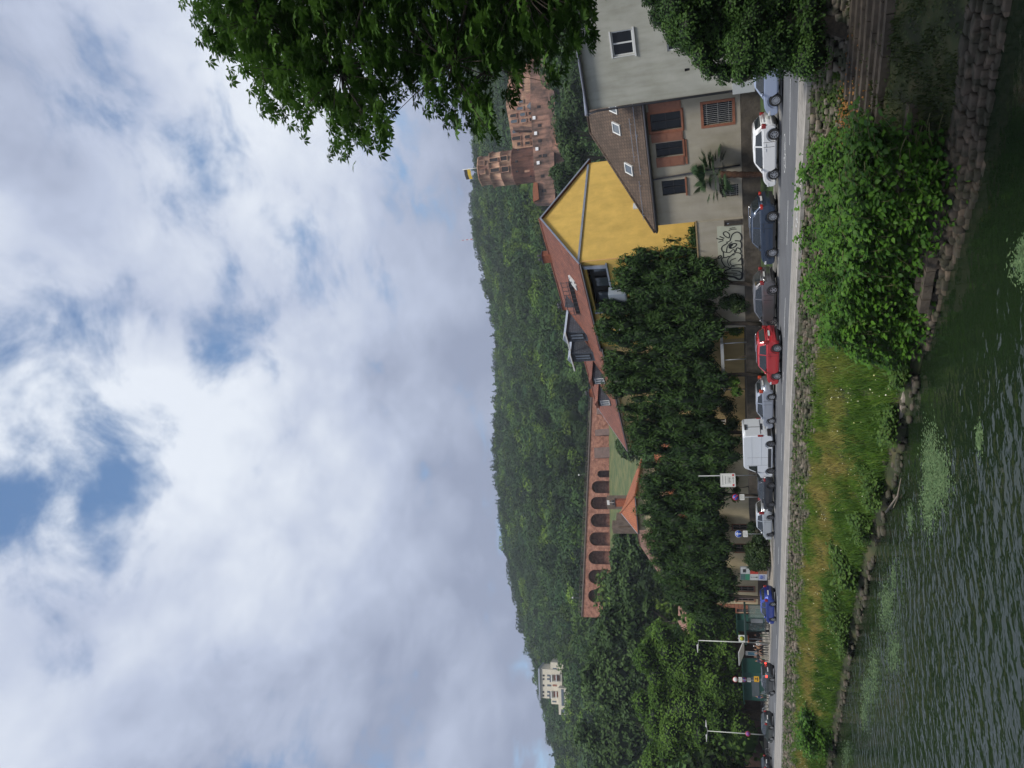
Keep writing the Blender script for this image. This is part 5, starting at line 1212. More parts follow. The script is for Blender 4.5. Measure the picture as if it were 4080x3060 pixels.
        A = np.array([xf-.80, 0, 1.40]); B = np.array([xf-1.44, 0, H-.12])
        b = MB(); q = [A-[0, .8, 0], A+[0, .8, 0], B+[0, .72, 0], B-[0, .72, 0]]; b.face([p+[.02, 0, .015] for p in q]); b.build('windscreen', m_cglass, th)
        b = MB(); b.box(xr-.03, xr+.05, -.28, .28, H-.3, H-.16); b.build('high_brake_lamp', m_plast, th)
        b = MB(); b.box(xr-.05, xr+.25, -hw*.96, hw*.96, .34, .62); b.build('rear_bumper', m_plast, th)
        b = MB(); b.box(xr-.025, xr+.02, -.33, .33, .98, 1.10); b.build('door_lettering_bar', m_plast, th)
    if not van:
        b = MB(); b.box(xr-.012, xr+.12, -hw*.80, hw*.80, .26, .46 if cladding else .36); b.build('rear_bumper', m_plast, th)
        if cladding:
            for sg in (-1, 1): spanel([(ax_r+ar+.02, .2), (ax_f-ar-.02, .2), (ax_f-ar-.02, .34), (ax_r+ar+.02, .34)], fy, .012, sg).build('side_skirt', m_plast, th)
        b = MB(); b.box(xr-.01, xr+.03, -hw*.62, hw*.62, belt[0]-.13, belt[0]-.11); b.build('tailgate_trim', col if lit else m_plast, th)
    pb_ = MB(); pb_.box(xr-.022, xr+.03, -.26, .26, plate_z-.055, plate_z+.055); pb_.build('number_plate', m_plate, th)
    tw_, thh, tz = tl
    for sg in (-1, 1):
        y0, y1 = sorted((sg*(fy(tz)-tw_-.02), sg*(fy(tz)+.003))); dx_ = .0 if van else .03
        b = MB(); b.box(xr+dx_-(.02 if van else .015), xr+(.14 if van else .26), y0, y1, tz-thh/2, tz+thh/2); bevelled(b, 'tail_light', tlm or (m_redon if lit else m_red), th, .025, 1)
        y0, y1 = sorted((sg*(hw*.52), sg*(fy(.68)+.006)))
        b = MB(); b.box(xf-.34, xf-(.02 if van else .03), y0, y1, hood[1]-.16 if not van else .82, hood[1]-.02 if not van else 1.02); bevelled(b, 'headlight', m_lamp, th, .03, 1)
        b = MB(); zx = (hood[0]+.08) if not van else 1.5; xx = (xw-.35) if not van else xf-1.05; yy = hw*.93 if not van else hw*.98
        b.lathe([(.001, -.12), (.06, -.09), (.085, 0), (.06, .09), (.001, .12)], 8, axis='y', o=(xx, sg*(yy+.10), zx)); b.build('wing_mirror', m_plast if (cladding or van) else col, th)
        for x_ in (ax_r, ax_f): wheel(th, x_, sg*(hw-.115), wr, .205, spokes, rimm, sg)
        if rails:
            b = MB(); b.tube([(rrx+.1, sg*gb1*.93, H-.02), (rrx+.25, sg*gb1*.93, H+.06), (rfx-.35, sg*gb1*.93, H+.05), (rfx-.15, sg*gb1*.93, H-.03)], .02, 6); b.build('roof_rail', m_chr, th)
    return th
HEAD = math.atan2(T[1], T[0])
def park(pxs, W, z=.07, dh=0.0, back=0.0):
    """centre of the car from the pixels of its near wheels' contacts"""
    P = np.mean([gnd(x, y, z) for x, y in pxs], axis=0); t_ = np.array([math.cos(HEAD+dh), math.sin(HEAD+dh)]); n_ = np.array([t_[1], -t_[0]])
    c = P[:2]+n_*(W/2-.1)-t_*back; return (c[0], c[1], z), HEAD+dh
p_silb = paint('pale_blue_paint', (.36, .42, .56)); p_white = paint('white_paint', (.70, .71, .72), 0); p_navy = paint('navy_paint', (.035, .055, .095), .5); p_grey = paint('grey_brown_paint', (.17, .165, .17), .6)
p_red = paint('red_paint', (.42, .02, .025), .1); p_sil = paint('silver_paint', (.42, .45, .51), .6); p_blk = paint('black_blue_paint', (.018, .02, .028), .4); p_sil2 = paint('white_silver_paint', (.52, .55, .58), .5)
p_blue = paint('deep_blue_paint', (.02, .05, .32), .4); p_dgrey = paint('dark_slate_paint', (.05, .06, .07), .4); p_dteal = paint('dark_petrol_paint', (.03, .045, .05), .4)
pos, hd_ = park([(3116, 392)], 1.8, back=1.28)
car('parked_car', 'pale silver blue car whose bonnet sticks out from behind the ivy', 'car', pos, hd_, p_silb, L=4.3, W=1.8, H=1.47, wb=2.64, ro=.8, spokes=12, wr=.33, hood=(.98, .74))
pos, hd_ = park([(3109, 525), (3107, 696)], 1.72)
car('parked_car', 'white hatchback with dark tinted rear window parked before the palm', 'car', pos, hd_, p_white, L=4.02, W=1.74, H=1.49, wb=2.54, ro=.68, spokes=8, wr=.33, belt=(1.0, .92), hood=(.99, .74), rg=.10, rt=.50, tl=(.20, .26, .90), plate_z=.66)
pos, hd_ = park([(3102, 856), (3100, 1006)], 1.84)
car('parked_car', 'dark navy sport utility car with roof rails and chrome window line', 'car', pos, hd_, p_navy, L=4.45, W=1.84, H=1.65, wb=2.68, ro=.86, spokes=10, wr=.35, belt=(1.10, 1.02), hood=(1.07, .86), rg=.12, rt=.72, rails=True, cladding=True, tl=(.26, .17, 1.0), tlm=mat('tail_red_bright', (.40, .02, .012), .25, coat=.5), plate_z=.98, fr=True)
pos, hd_ = park([(3100, 1151), (3100, 1278)], 1.8)
car('parked_car', 'bronze grey compact van-like car parked behind the navy one', 'car', pos, hd_, p_grey, L=4.34, W=1.8, H=1.58, wb=2.68, ro=.74, spokes=5, wr=.32, belt=(1.05, .95), hood=(1.05, .80), rg=.10, rt=.60, ws=-.12, wt=1.2, tl=(.20, .26, 1.02), plate_z=.86)
pos, hd_ = park([(3118, 1387), (3116, 1493)], 1.74, z=.0)
car('driving_car', 'bright red estate-like car with roof rails driving on the road', 'car', pos, hd_, p_red, L=3.95, W=1.74, H=1.58, wb=2.5, ro=.66, spokes=9, wr=.33, belt=(1.02, .96), hood=(1.0, .82), rg=.06, rt=.34, rails=True, tl=(.16, .34, 1.02), plate_z=.82)
pos, hd_ = park([(3091, 1580), (3092, 1674)], 1.75)
car('parked_car', 'silver hatchback parked just in front of the white van', 'car', pos, hd_, p_sil, L=4.2, W=1.75, H=1.46, wb=2.6, ro=.72, spokes=6, wr=.31, belt=(1.0, .90), hood=(.97, .74), rg=.10, rt=.60, tl=(.17, .28, 1.08), tlm=mat('tail_orange_red', (.42, .05, .015), .3, coat=.5), plate_z=.92)
pos, hd_ = park([(3090, 1774), (3089, 1868)], 2.0)
car('delivery_van', 'tall white panel van parked in the row of cars', 'van', pos, hd_, paint('van_white_paint', (.62, .65, .69), 0), L=5.4, W=2.0, H=2.5, wb=3.3, ro=1.05, wr=.35, spokes=6, rimm=m_rimd, van=True, tl=(.10, .42, 1.15), plate_z=.82)
pos, hd_ = park([(3089, 1932), (3089, 2008)], 1.77)
car('parked_car', 'black hatchback with chrome window line parked beyond the white van', 'car', pos, hd_, p_blk, L=4.25, W=1.77, H=1.42, wb=2.57, ro=.76, spokes=5, rimm=m_rimd, wr=.32, belt=(.98, .9), hood=(.96, .74), fr=True, tl=(.22, .16, .86))
pos, hd_ = park([(3087, 2062), (3084, 2125)], 1.72)
car('parked_car', 'whitish silver small car at the far end of the parked row', 'car', pos, hd_, p_sil2, L=4.0, W=1.72, H=1.55, wb=2.55, ro=.7, spokes=5, rimm=m_rimd, wr=.31, belt=(1.02, .92), hood=(1.0, .76), rg=.08, rt=.5, tl=(.14, .44, 1.08))
for px_, lab, col_, kw in (([(3094, 2412), (3094, 2460)], 'bright blue small car driving past the poster board', p_blue, dict(L=3.95, W=1.73, H=1.45, wb=2.5, ro=.65, wr=.31, rt=.5)),
                      ([(3089, 2700), (3089, 2765)], 'dark small car with glowing round brake lights on the road', p_dgrey, dict(L=3.8, W=1.7, H=1.42, wb=2.5, ro=.6, wr=.31, lit=True, rt=.35, rg=.05, tl=(.14, .18, .88))),
                      ([(3086, 2905), (3085, 2935)], 'dark petrol hatchback driving ahead beside the round red-rimmed sign', p_dteal, dict(L=4.2, W=1.75, H=1.46, wb=2.55, ro=.7, wr=.31, rt=.5))):
    dh = .10 if kw['W'] != 1.73 else .05
    pos, hd_ = park(px_, kw['W'], z=.0, dh=dh); car('driving_car', lab, 'car', pos, hd_, col_, spokes=5, **kw)
P = gnd(3078, 3062); car('driving_car', 'black car cut off by the far left edge', 'car', (P[0]-.6, P[1]+1.2, 0), HEAD+.06, p_blk, L=4.2, W=1.75, H=1.46)

# ------------------------------------------------------------------ signs and street furniture
m_pole = mat('galvanised', (.30, .31, .32), .5, metal=.5, var=.1, scale=3); m_sback = mat('sign_back', (.25, .26, .27), .5, metal=.4)
m_sw = mat('sign_white', (.58, .59, .57), .5); m_sblue = mat('sign_blue', (.02, .07, .36), .4); m_sred = mat('sign_red', (.42, .025, .03), .4); m_sdk = mat('sign_black', (.02, .02, .02), .5)
def face_cam(P): return math.atan2(-P[0], P[1])   # local -y looks back at the viewer
def disc(mb, x, z, r, y0, y1, n=28): mb.lathe([(.001, y0), (r, y0), (r, y1), (.001, y1)], n, axis='y', o=(x, 0, z))
def ring(mb, x, z, r0, r1, y, n=28):
    for k in range(n):
        a, b = 2*math.pi*k/n, 2*math.pi*(k+1)/n; q = [(x+r0*math.cos(a), y, z+r0*math.sin(a)), (x+r1*math.cos(a), y, z+r1*math.sin(a)), (x+r1*math.cos(b), y, z+r1*math.sin(b)), (x+r0*math.cos(b), y, z+r0*math.sin(b))]; mb.face(q)
def rrect(mb, x0, x1, z0, z1, y0, y1, r=.05):
    p = []
    for cx, cz, a0 in ((x1-r, z1-r, 0), (x0+r, z1-r, 90), (x0+r, z0+r, 180), (x1-r, z0+r, 270)):
        for k in range(5): a = R_(a0+k*22.5); p.append((cx+r*math.cos(a), cz+r*math.sin(a)))
    mb.prism(p, lambda q: (q[0], y0, q[1]), lambda q: (q[0], y1, q[1]))
def text(par, name, s, x, z, size, y, m, sx=1.0):
    cu = bpy.data.curves.new(name, 'FONT'); cu.body = s; cu.size = size; cu.align_x = 'CENTER'; cu.align_y = 'CENTER'; cu.extrude = .001
    o = bpy.data.objects.new(name+'_tmp', cu); COL.objects.link(o); dg = bpy.context.evaluated_depsgraph_get(); me = bpy.data.meshes.new_from_object(o.evaluated_get(dg)); bpy.data.objects.remove(o); bpy.data.curves.remove(cu)
    me.transform(Matrix.Translation((x, y, z)) @ Matrix.Rotation(math.pi/2, 4, 'X') @ Matrix.Diagonal((sx, 1, 1, 1))); me.materials.clear(); me.materials.append(m)
    return finish(bpy.data.objects.new(name, me), par)
def post(P, name, label, hgt, cat='sign', r=.035, tilt=0.0, group=None, rz=None):
    t_ = thing(name, label, cat, P, face_cam(P) if rz is None else rz, group); q = MB(); q.tube([(0, .05, 0), (tilt, .05, hgt)], r, 10); q.build('pole', m_pole, t_); return t_
def atz(x, y, P):      # height of a pixel at the distance of P
    return at(x, y, P[1])[2]
# coach parking sign
P = S(34.9, 4.6, .1); P = gnd(3018, 1893, .0)
Pq = at(3010, 1893, S(35.5, 4.8)[1]); Pq[2] = .3
ztop = atz(2870, 1915, Pq)-Pq[2]; zbot = atz(2931, 1915, Pq)-Pq[2]
xl_, xr_ = (at(2900, 1940, Pq[1])[0]-Pq[0]), (at(2900, 1886, Pq[1])[0]-Pq[0])
t_ = post(tuple(Pq), 'parking_sign', 'large pale sign with a coach symbol and arrow on a grey pole', ztop+1.9, r=.05)
b = MB(); rrect(b, xl_, xr_, zbot, ztop, -.03, 0, .08); bd_ = b.build('board', m_sw, t_)
b = MB()
for (a, c, e, f) in ((xl_+.04, xr_-.04, ztop-.05, ztop-.035), (xl_+.04, xr_-.04, zbot+.035, zbot+.05), (xl_+.04, xl_+.055, zbot+.035, ztop-.035), (xr_-.055, xr_-.04, zbot+.035, ztop-.035)): b.box(a, c, -.036, -.031, e, f)
cxm = (xl_+xr_)/2; hh = ztop-zbot; ww = xr_-xl_
ya, yb_ = -.037, -.031
zA = zbot+hh*.16; b.box(cxm-ww*.22, cxm+ww*.14, ya, yb_, zA-.02, zA+.02); b.prism([(cxm+ww*.24, zA), (cxm+ww*.12, zA+.08), (cxm+ww*.12, zA-.08)], lambda p: (p[0], ya, p[1]), lambda p: (p[0], yb_, p[1]))
z0_ = zbot+hh*.33; b.box(cxm-ww*.2, cxm+ww*.2, ya, yb_, z0_+.05, z0_+.10); b.box(cxm-ww*.2, cxm+ww*.2, ya, yb_, z0_+.16, z0_+.19); b.box(cxm-ww*.25, cxm+ww*.25, ya, yb_, z0_-.05, z0_-.04); b.box(cxm-ww*.25, cxm+ww*.25, ya, yb_, z0_+.27, z0_+.28); b.box(cxm-ww*.25, cxm-ww*.24, ya, yb_, z0_-.04, z0_+.27); b.box(cxm+ww*.24, cxm+ww*.25, ya, yb_, z0_-.04, z0_+.27)
for k in (-.12, .12): disc(b, cxm+ww*k, z0_+.04, .035, ya, yb_, 12)
for k_, (zz_, l_) in enumerate(((.66, .28), (.84, .34))):
    x = cxm-ww*l_
    while x < cxm+ww*l_: wl = random.uniform(.03, .05); b.box(x, x+wl*.8, ya, yb_, zbot+hh*zz_-.04, zbot+hh*zz_+.035); x += wl+.015
b.build('lettering', mat('sign_print', (.12, .13, .13), .6), bd_, merge=False)
b = MB(); b.box(xl_+.08, xl_+.26, ya, yb_, zbot+hh*.09, zbot+hh*.21); b.box(xr_-.26, xr_-.08, ya, yb_, zbot+hh*.09, zbot+hh*.21); b.build('red_squares', m_sred, bd_)
# no-stopping sign with plate
def roundsign(x, ytop, y, base, o_, label, r=.3, rim=m_sred, fld=m_sblue, plate=True, arrow=False, zb=0.1, hgt=None, tilt=0.0, Yd=None):
    Y = Yd or S(base, o_)[1]; P = at(x, y, Y); z = P[2]; P = np.array([P[0], P[1], zb])
    t_ = post(tuple(P), 'traffic_sign', label, (z-zb)+r, tilt=tilt); b = MB(); disc(b, tilt, z-zb, r, -.02, .0); d = b.build('sign_disc', rim, t_)
    b = MB(); disc(b, tilt, z-zb, r*(.84 if rim is m_sred else .93), -.024, -.0201); b.build('sign_field', fld, d)
    if rim is m_sred and fld is m_sblue:
        b = MB(); q = r*.60; w_ = r*.10
        b.prism([(tilt-q-w_, z-zb+q-w_), (tilt-q+w_, z-zb+q+w_), (tilt+q+w_, z-zb-q+w_), (tilt+q-w_, z-zb-q-w_)], lambda p: (p[0], -.028, p[1]), lambda p: (p[0], -.0241, p[1])); b.build('cross_bar', m_sred, d)
    if arrow:
        b = MB(); zc = z-zb; b.box(tilt-.03, tilt+.03, -.03, -.0241, zc-r*.7, zc+r*.6)
        for sg in (-1, 1): b.prism([(tilt, zc+r*.72), (tilt, zc+r*.48), (tilt+sg*r*.42, zc+r*.12), (tilt+sg*r*.52, zc+r*.30)], lambda p: (p[0], -.031, p[1]), lambda p: (p[0], -.0241, p[1]))
        b.build('arrow', m_wfr, d)
    if plate:
        b = MB(); rrect(b, tilt-r*.9, tilt+r*.9, z-zb-r-.48, z-zb-r-.06, -.02, 0, .04); pl_ = b.build('plate', m_sw, t_); b = MB()
        for k in range(3):
            x_ = tilt-r*.65
            while x_ < tilt+r*.6: wl = random.uniform(.03, .08); b.box(x_, min(x_+wl, tilt+r*.7), -.025, -.0201, z-zb-r-.16-.11*k, z-zb-r-.12-.11*k); x_ += wl+.03
        b.build('lettering', m_sdk, pl_, merge=False)
    return t_, P, z
roundsign(2931, 0, 1981, 38.5, 4.8, 'round blue and red no-stopping sign with a small plate below', r=.30)
roundsign(2943, 0, 2127, 42.5, 3.2, 'round blue sign with a white arrow pointing up beside the bushes', r=.33, rim=m_wfr, arrow=True, tilt=-.0)
# notices in the street, far left
t_, P, z = roundsign(2930, 0, 2707, 74, 8, 'round white red-rimmed sign above a white plate under the trees', r=.33, fld=m_sw, Yd=100)
roundsign(2966, 0, 2708, 74, 8, 'small no-stopping sign under the white plate beneath the trees', r=.28, Yd=100.6)
Py = at(3016, 2706, 99); t_ = thing('yellow_notice', 'small yellow notice board with black pictogram near the dark car', 'sign', (Py[0], Py[1], .1), face_cam(Py)); q = MB(); q.tube([(0, .05, 0), (0, .05, Py[2]+.3)], .03, 6); q.build('pole', m_pole, t_)
b = MB(); rrect(b, -.33, .33, Py[2]-.35, Py[2]+.25, -.02, 0, .04); yb2 = b.build('board', mat('sign_yellow', (.55, .30, .01), .5), t_); b = MB(); b.box(-.2, .2, -.026, -.0201, Py[2]-.22, Py[2]-.12); b.box(-.05, .12, -.026, -.0201, Py[2]-.05, Py[2]+.12); b.build('pictogram', m_sdk, yb2)
# street lamps
def lamp(xb, yb, xt, yt, Y, label, double, sign=False):
    B = at(xb, yb, Y); Tp = at(xt, yt, Y); t_ = thing('street_lamp', label, 'street lamp', (B[0], B[1], .1), face_cam(B), 'street lamps'); H_ = Tp[2]-.1
    q = MB(); q.tube([(0, 0, 0), (0, 0, H_*.4), (0, 0, H_)], [.09, .075, .05], 10); q.build('pole', mat('lamp_pole', (.42, .44, .40), .5, metal=.2), t_)
    for sg in ((-1, 1) if double else (-1,)):
        q = MB(); q.tube([(0, 0, H_-.05), (sg*.5, 0, H_+.08)], .03, 6); ar_ = q.build('arm', m_pole, t_)
        q = MB(); q.prism([(sg*.4, H_+.02), (sg*1.35, H_+.10), (sg*1.4, H_+.16), (sg*.5, H_+.24)], lambda p: (p[0], -.14, p[1]), lambda p: (p[0], .14, p[1])); q.build('lamp_head', mat('lamp_shell', (.5, .52, .5), .5), ar_)
    return t_
tl_ = lamp(3046, 2562, 2783, 2552, 93, 'tall street lamp with a single head beside the bus stop', False)
tl2 = lamp(3046, 2928, 2818, 2914, 108, 'tall street lamp with two heads and a round no-stopping sign', True)
z = at(2980, 2924, 108)[2]-.1
q = MB(); disc(q, 0, z, .33, -.13, -.11); sd_ = q.build('sign_disc', m_sred, tl2); q = MB(); disc(q, 0, z, .27, -.135, -.131); q.build('sign_field', mat('sign_purple', (.16, .05, .22), .5), sd_)
# bus stop flag
B = at(3060, 2548, 92); zt_ = at(2943, 2552, 92)[2]; zb_ = at(2984, 2552, 92)[2]
t_ = thing('bus_stop_sign', 'white bus stop board with a green H in a yellow disc', 'sign', (B[0], B[1], .1), face_cam(B)); q = MB(); q.tube([(0, .05, 0), (0, .05, zt_)], .04, 8); q.build('pole', m_pole, t_)
b = MB(); b.box(-.38, .38, -.03, 0, zb_-.1, zt_-.1); bd_ = b.build('board', m_sw, t_); b = MB(); disc(b, 0, zt_-.48, .27, -.036, -.0301); dk = b.build('green_ring', mat('stop_green', (.02, .13, .04), .5), bd_); b = MB(); disc(b, 0, zt_-.48, .22, -.040, -.0361); b.build('yellow_disc', mat('stop_yellow', (.45, .42, .03), .5), bd_)
text(bd_, 'letter', 'H', 0, zt_-.48, .32, -.044, mat('stop_green', (.02, .13, .04)))
b = MB(); b.box(-.38, .38, -.036, -.0301, zb_-.1, zb_+.03); b.build('orange_band', mat('orange_band', (.5, .12, .03), .5), bd_)
b = MB()
for k in range(5): b.box(-.28, .25-.07*(k % 3), -.034, -.0301, zb_+.12+k*.09, zb_+.15+k*.09)
b.build('lettering', mat('sign_print', (.12, .13, .13)), bd_)
# bus shelter
PLs, PRs = at(3040, 2540, 93)[:2], at(3040, 2437, 88)[:2]; rz, L = frame_from(PLs, PRs)
t_ = thing('bus_shelter', 'dark framed glass bus shelter behind the blue car', 'bus shelter', (PLs[0], PLs[1], .1), rz)
q = MB(); q.box(-.2, L+.2, -.9, 1.0, 2.55, 2.75); q.build('roof', mat('shelter_green', (.02, .045, .04), .4), t_)
for x in (0, L*.33, L*.66, L): q = MB(); q.box(x-.05, x+.05, .7, .8, 0, 2.55); q.build('post', mat('shelter_green', (.02, .045, .04)), t_)
mg, tt_, bb_ = nodes('shelter_glass'); bb_.inputs['Base Color'].default_value = (.25, .32, .3, 1); bb_.inputs['Roughness'].default_value = .03; bb_.inputs['Alpha'].default_value = .35
q = MB(); q.box(.05, L-.05, .74, .76, .3, 2.3); q.build('rear_pane', mg, t_); q = MB(); q.box(L-.01, L+.01, -.7, .7, .3, 2.3); q.build('side_pane', mg, t_)
q = MB(); q.box(.6, L-.6, .25, .6, .42, .48); q.box(.8, .88, .3, .55, 0, .42); q.box(L-.88, L-.8, .3, .55, 0, .42); q.build('bench', m_rimd, t_)
q = MB(); q.box(L*.33+.1, L*.33+1.1, .68, .73, .7, 2.0); q.build('timetable', m_sw, t_)
# low pale wall slabs by the shelter
for (y0, y1, lab) in ((2490, 2545, 'low pale concrete wall slab right of the bus stop pole'), (2562, 2760, 'long low pale concrete slab along the far pavement')):
    A, Bq = gnd(3064, y1, .0), gnd(3066, y0, .0); rz, L = frame_from(A[:2], Bq[:2]); q = MB(); q.box(0, L, 0, .35, 0, .42)
    o = q.build('low_wall', mat('pale_concrete', (.30, .29, .26), .9, var=.15, scale=2), None, label=lab, cat='low wall', group='low concrete walls'); o.location = (A[0], A[1]+1.4, 0); o.rotation_euler = (0, 0, rz)
# poster board
PLp, PRp = at(3050, 2312, 85)[:2], at(3050, 2262, 81)[:2]; rz, L = frame_from(PLp, PRp)
Yp = 83; zT = at(2951, 2287, Yp)[2]; zM = at(2988, 2287, Yp)[2]; zM2 = at(3022, 2287, Yp)[2]; zB = at(3057, 2287, Yp)[2]
t_ = thing('poster_board', 'free-standing board of red, white and blue posters beside the bush', 'poster board', (PLp[0], PLp[1], 0), rz)
q = MB(); q.box(-.05, L+.05, 0, .12, zB-.08, zT+.05); q.box(.1, .2, .02, .1, 0, zB); q.box(L-.2, L-.1, .02, .1, 0, zB); q.build('frame', m_pole, t_)
def post_(nm, f0, f1, a, b_, m, par=t_, y=-.02): q = MB(); q.box(L*f0+.02, L*f1-.02, y, y+.0185, a+.02, b_-.02); return q.build(nm, m, par)
o1 = post_('poster', .5, 1, zM, zT, m_sw); post_('poster', .5, 1, zM2, zM, mat('poster_red', (.5, .04, .02), .6, var=.2, scale=3)); post_('poster', .5, 1, zB, zM2, mat('poster_brown', (.25, .14, .07), .7, var=.6, scale=5))
o2 = post_('poster', 0, .5, (zM+zT)/2, zT, mat('poster_teal', (.08, .16, .15), .6, var=.5, scale=3)); post_('poster', 0, .5, zM, (zM+zT)/2, mat('poster_green', (.04, .25, .14), .6)); o3 = post_('poster', 0, .5, zM2, zM, m_sw); o4 = post_('poster', 0, .5, zB, zM2, mat('poster_white', (.55, .57, .62), .6))
q = MB(); q.box(L*.62, L*.88, -.028, -.0201, zM+(zT-zM)*.42, zM+(zT-zM)*.75); q.build('portrait', m_sdk, o1)
q = MB(); cz = (zM2+zM)/2; q.prism([(L*.25-.06, cz-.3), (L*.25+.06, cz-.3), (L*.25+.05, cz+.1), (L*.25-.05, cz+.1)], lambda p: (p[0], -.028, p[1]), lambda p: (p[0], -.0201, p[1])); disc(q, L*.25, cz+.25, .09, -.028, -.0201, 12); q.box(L*.25-.22, L*.25+.22, -.028, -.0201, cz-.34, cz-.22); q.build('figure_print', m_sdk, o3)
q = MB()
for k in range(4): q.tube([(L*(.08+.09*k), -.022, zB+.12+.1*k), (L*(.14+.09*k), -.022, zM2-.1), (L*(.2+.07*k), -.022, zB+.2)], .035, 5)
q.build('blue_swirls', m_sblue, o4)
# bicycles and scooters leaning at the far wall
def bicycle(P, rz, label, m):
    t_ = thing('parked_bicycle', label, 'bicycle', P, rz, 'bicycles parked by the brick wall')
    for x in (-.52, .52):
        q = MB(); q.lathe([(.34, -.02), (.34, .02), (.31, .02), (.31, -.02), (.34, -.02)], 18, axis='y', o=(x, 0, .34)); wo = q.build('wheel', m_tyre, t_); q = MB()
        for k in range(6): a = k*math.pi/6; q.bar((x-.31*math.cos(a), 0, .34-.31*math.sin(a)), (x+.31*math.cos(a), 0, .34+.31*math.sin(a)), .008)
        q.build('spokes', m_rim, wo)
    q = MB()
    for a, b_ in (((-.52, .34), (-.15, .8)), ((-.15, .8), (.35, .82)), ((.35, .82), (0, .32)), ((0, .32), (-.15, .8)), ((-.52, .34), (0, .32)), ((.52, .34), (.33, .98)), ((-.15, .8), (-.18, .92))): q.tube([(a[0], 0, a[1]), (b_[0], 0, b_[1])], .018, 6)
    q.build('frame', m, t_); q = MB(); q.box(-.3, -.06, -.06, .06, .92, .96); q.build('saddle', m_plast, t_); q = MB(); q.bar((.33, -.28, 1.0), (.33, .28, 1.0), .03); q.build('handlebar', m_plast, t_)
for i, (y, lab, c) in enumerate(((2760, 'bicycle with a white basket-like bag leaning at the brick wall', p_sil), (2800, 'dark bicycle parked left of the one with a white bag', p_blk), (2826, 'bicycle with pale frame nearest the wide dark trunk', p_sil2), (2875, 'dark blue bicycle parked behind the petrol car', p_navy), (2900, 'black bicycle between the petrol car and the lamp post', p_blk), (2985, 'bicycle with a round white lamp by the tunnel mouth', p_dgrey), (3012, 'last bicycle at the far left by the brick wall', p_blk))):
    P = gnd(3052, y, .1); P = at(3050, y, 104+ (y-2760)*.02); bicycle((P[0], P[1], .1), HEAD+random.uniform(-.4, .4), lab, c)
    if i in (0,):
        pass

# ------------------------------------------------------------------ people at the bus stop (grown with a skin, one body each)
def person(P, rz, label, skin, shirt, trousers, hair, h=1.72, stride=.12, bag=None, cap=None, arm=.15):
    k = h/1.75; V, E, Rr = [], [], []
    def v(x, y, z, r, p=None):
        V.append((x*k, y*k, z*k)); Rr.append(r*k)
        if p is not None: E.append((p, len(V)-1))
        return len(V)-1
    pel = v(0, 0, .95, .15); ab = v(0, .01, 1.12, .135, pel); ch = v(0, 0, 1.33, .155, ab); nk = v(0, .0, 1.49, .06, ch); hb = v(0, -.01, 1.58, .075, nk); hd = v(0, -.01, 1.67, .095, hb); v(0, 0, 1.73, .07, hd)
    for s_ in (-1, 1):
        hp = v(s_*.09, 0, .88, .105, pel); kn = v(s_*.1, s_*stride*.5-.02, .48, .065, hp); an = v(s_*.1, s_*stride, .09, .042, kn); v(s_*.11, s_*stride-.16, .035, .035, an)
        sh = v(s_*.18, 0, 1.42, .065, ch); el = v(s_*.235, .03, 1.15, .043, sh); wr_ = v(s_*.235, -arm, .93, .028, el); pm = v(s_*.235, -arm-.02, .87, .032, wr_)
        for f in range(4): kk = v(s_*(.225+.004*f), -arm-.045+.017*f, .815, .010, pm); v(s_*(.222), -arm-.055+.017*f, .775-.005*abs(f-1.5), .008, kk)
        th_ = v(s_*.215, -arm-.06, .85, .011, pm); v(s_*.21, -arm-.075, .815, .009, th_)
    me = bpy.data.meshes.new('p'); me.from_pydata(V, E, []); o = bpy.data.objects.new('p_tmp', me); COL.objects.link(o)
    o.modifiers.new('s', 'SKIN'); sv = me.skin_vertices[0].data
    for i, r in enumerate(Rr): sv[i].radius = (r, r*(.72 if i in (0, 1, 2) else 1))
    sv[0].use_root = True; sb = o.modifiers.new('u', 'SUBSURF'); sb.levels = 1; sb.render_levels = 1
    dg = bpy.context.evaluated_depsgraph_get(); m2 = bpy.data.meshes.new_from_object(o.evaluated_get(dg)); bpy.data.objects.remove(o)
    m2.materials.clear()
    for mm in (skin, shirt, trousers, hair, m_sdk): m2.materials.append(mm)
    for p in m2.polygons:
        c = p.center/k; z = c[2]; out = abs(c[0])
        p.material_index = 3 if (z > 1.60 and (c[1] > -.045 or z > 1.71)) else 0 if z > 1.47 else (0 if (out > .2 and z < 1.12) else 1) if z > 1.0 or (out > .2 and z > .7) else 4 if z < .085 else 2
        if out > .2 and .7 < z < .98: p.material_index = 0
        p.use_smooth = True
    t_ = bpy.data.objects.new('person', m2); finish(t_, None, label, 'person', 'people waiting by the bus stop'); t_.location = P; t_.rotation_euler = (0, 0, rz)
    fc = MB()
    for s_ in (-1, 1): fc.lathe([(.001, -.012), (.012, 0), (.001, .012)], 6, axis='y', o=(s_*.032*k, -.10*k, 1.665*k))
    fc.build('eyes', m_sdk, t_); nb = MB(); nb.prism([(-.014, 1.645), (.014, 1.645), (0, 1.68)], lambda p: (p[0]*k, -.125*k, p[1]*k), lambda p: (p[0]*k, -.09*k, p[1]*k)); nb.build('nose', skin, t_)
    for s_ in (-1, 1): pass
    if bag: b = MB(); b.box(-.16, .16, .12, .30, 1.02*k, 1.42*k); bevelled(b, 'backpack', bag, t_, .05, 2)
    if cap: b = MB(); b.lathe([(.105, 1.68*k), (.10, 1.74*k), (.06, 1.785*k), (.001, 1.795*k)], 12, o=(0, 0, 0)); b.build('cap', cap, t_)
    return t_
sk = mat('skin_tone', (.38, .20, .13), .6)
cl_ = lambda n, c: mat('cloth_'+n, c, .85, var=.15, scale=6)
def pplace(x, y, Y, rz, *a, **k): B = at(x, y, Y); person((B[0], B[1], k.pop('zb', .1)), rz, *a, **k)
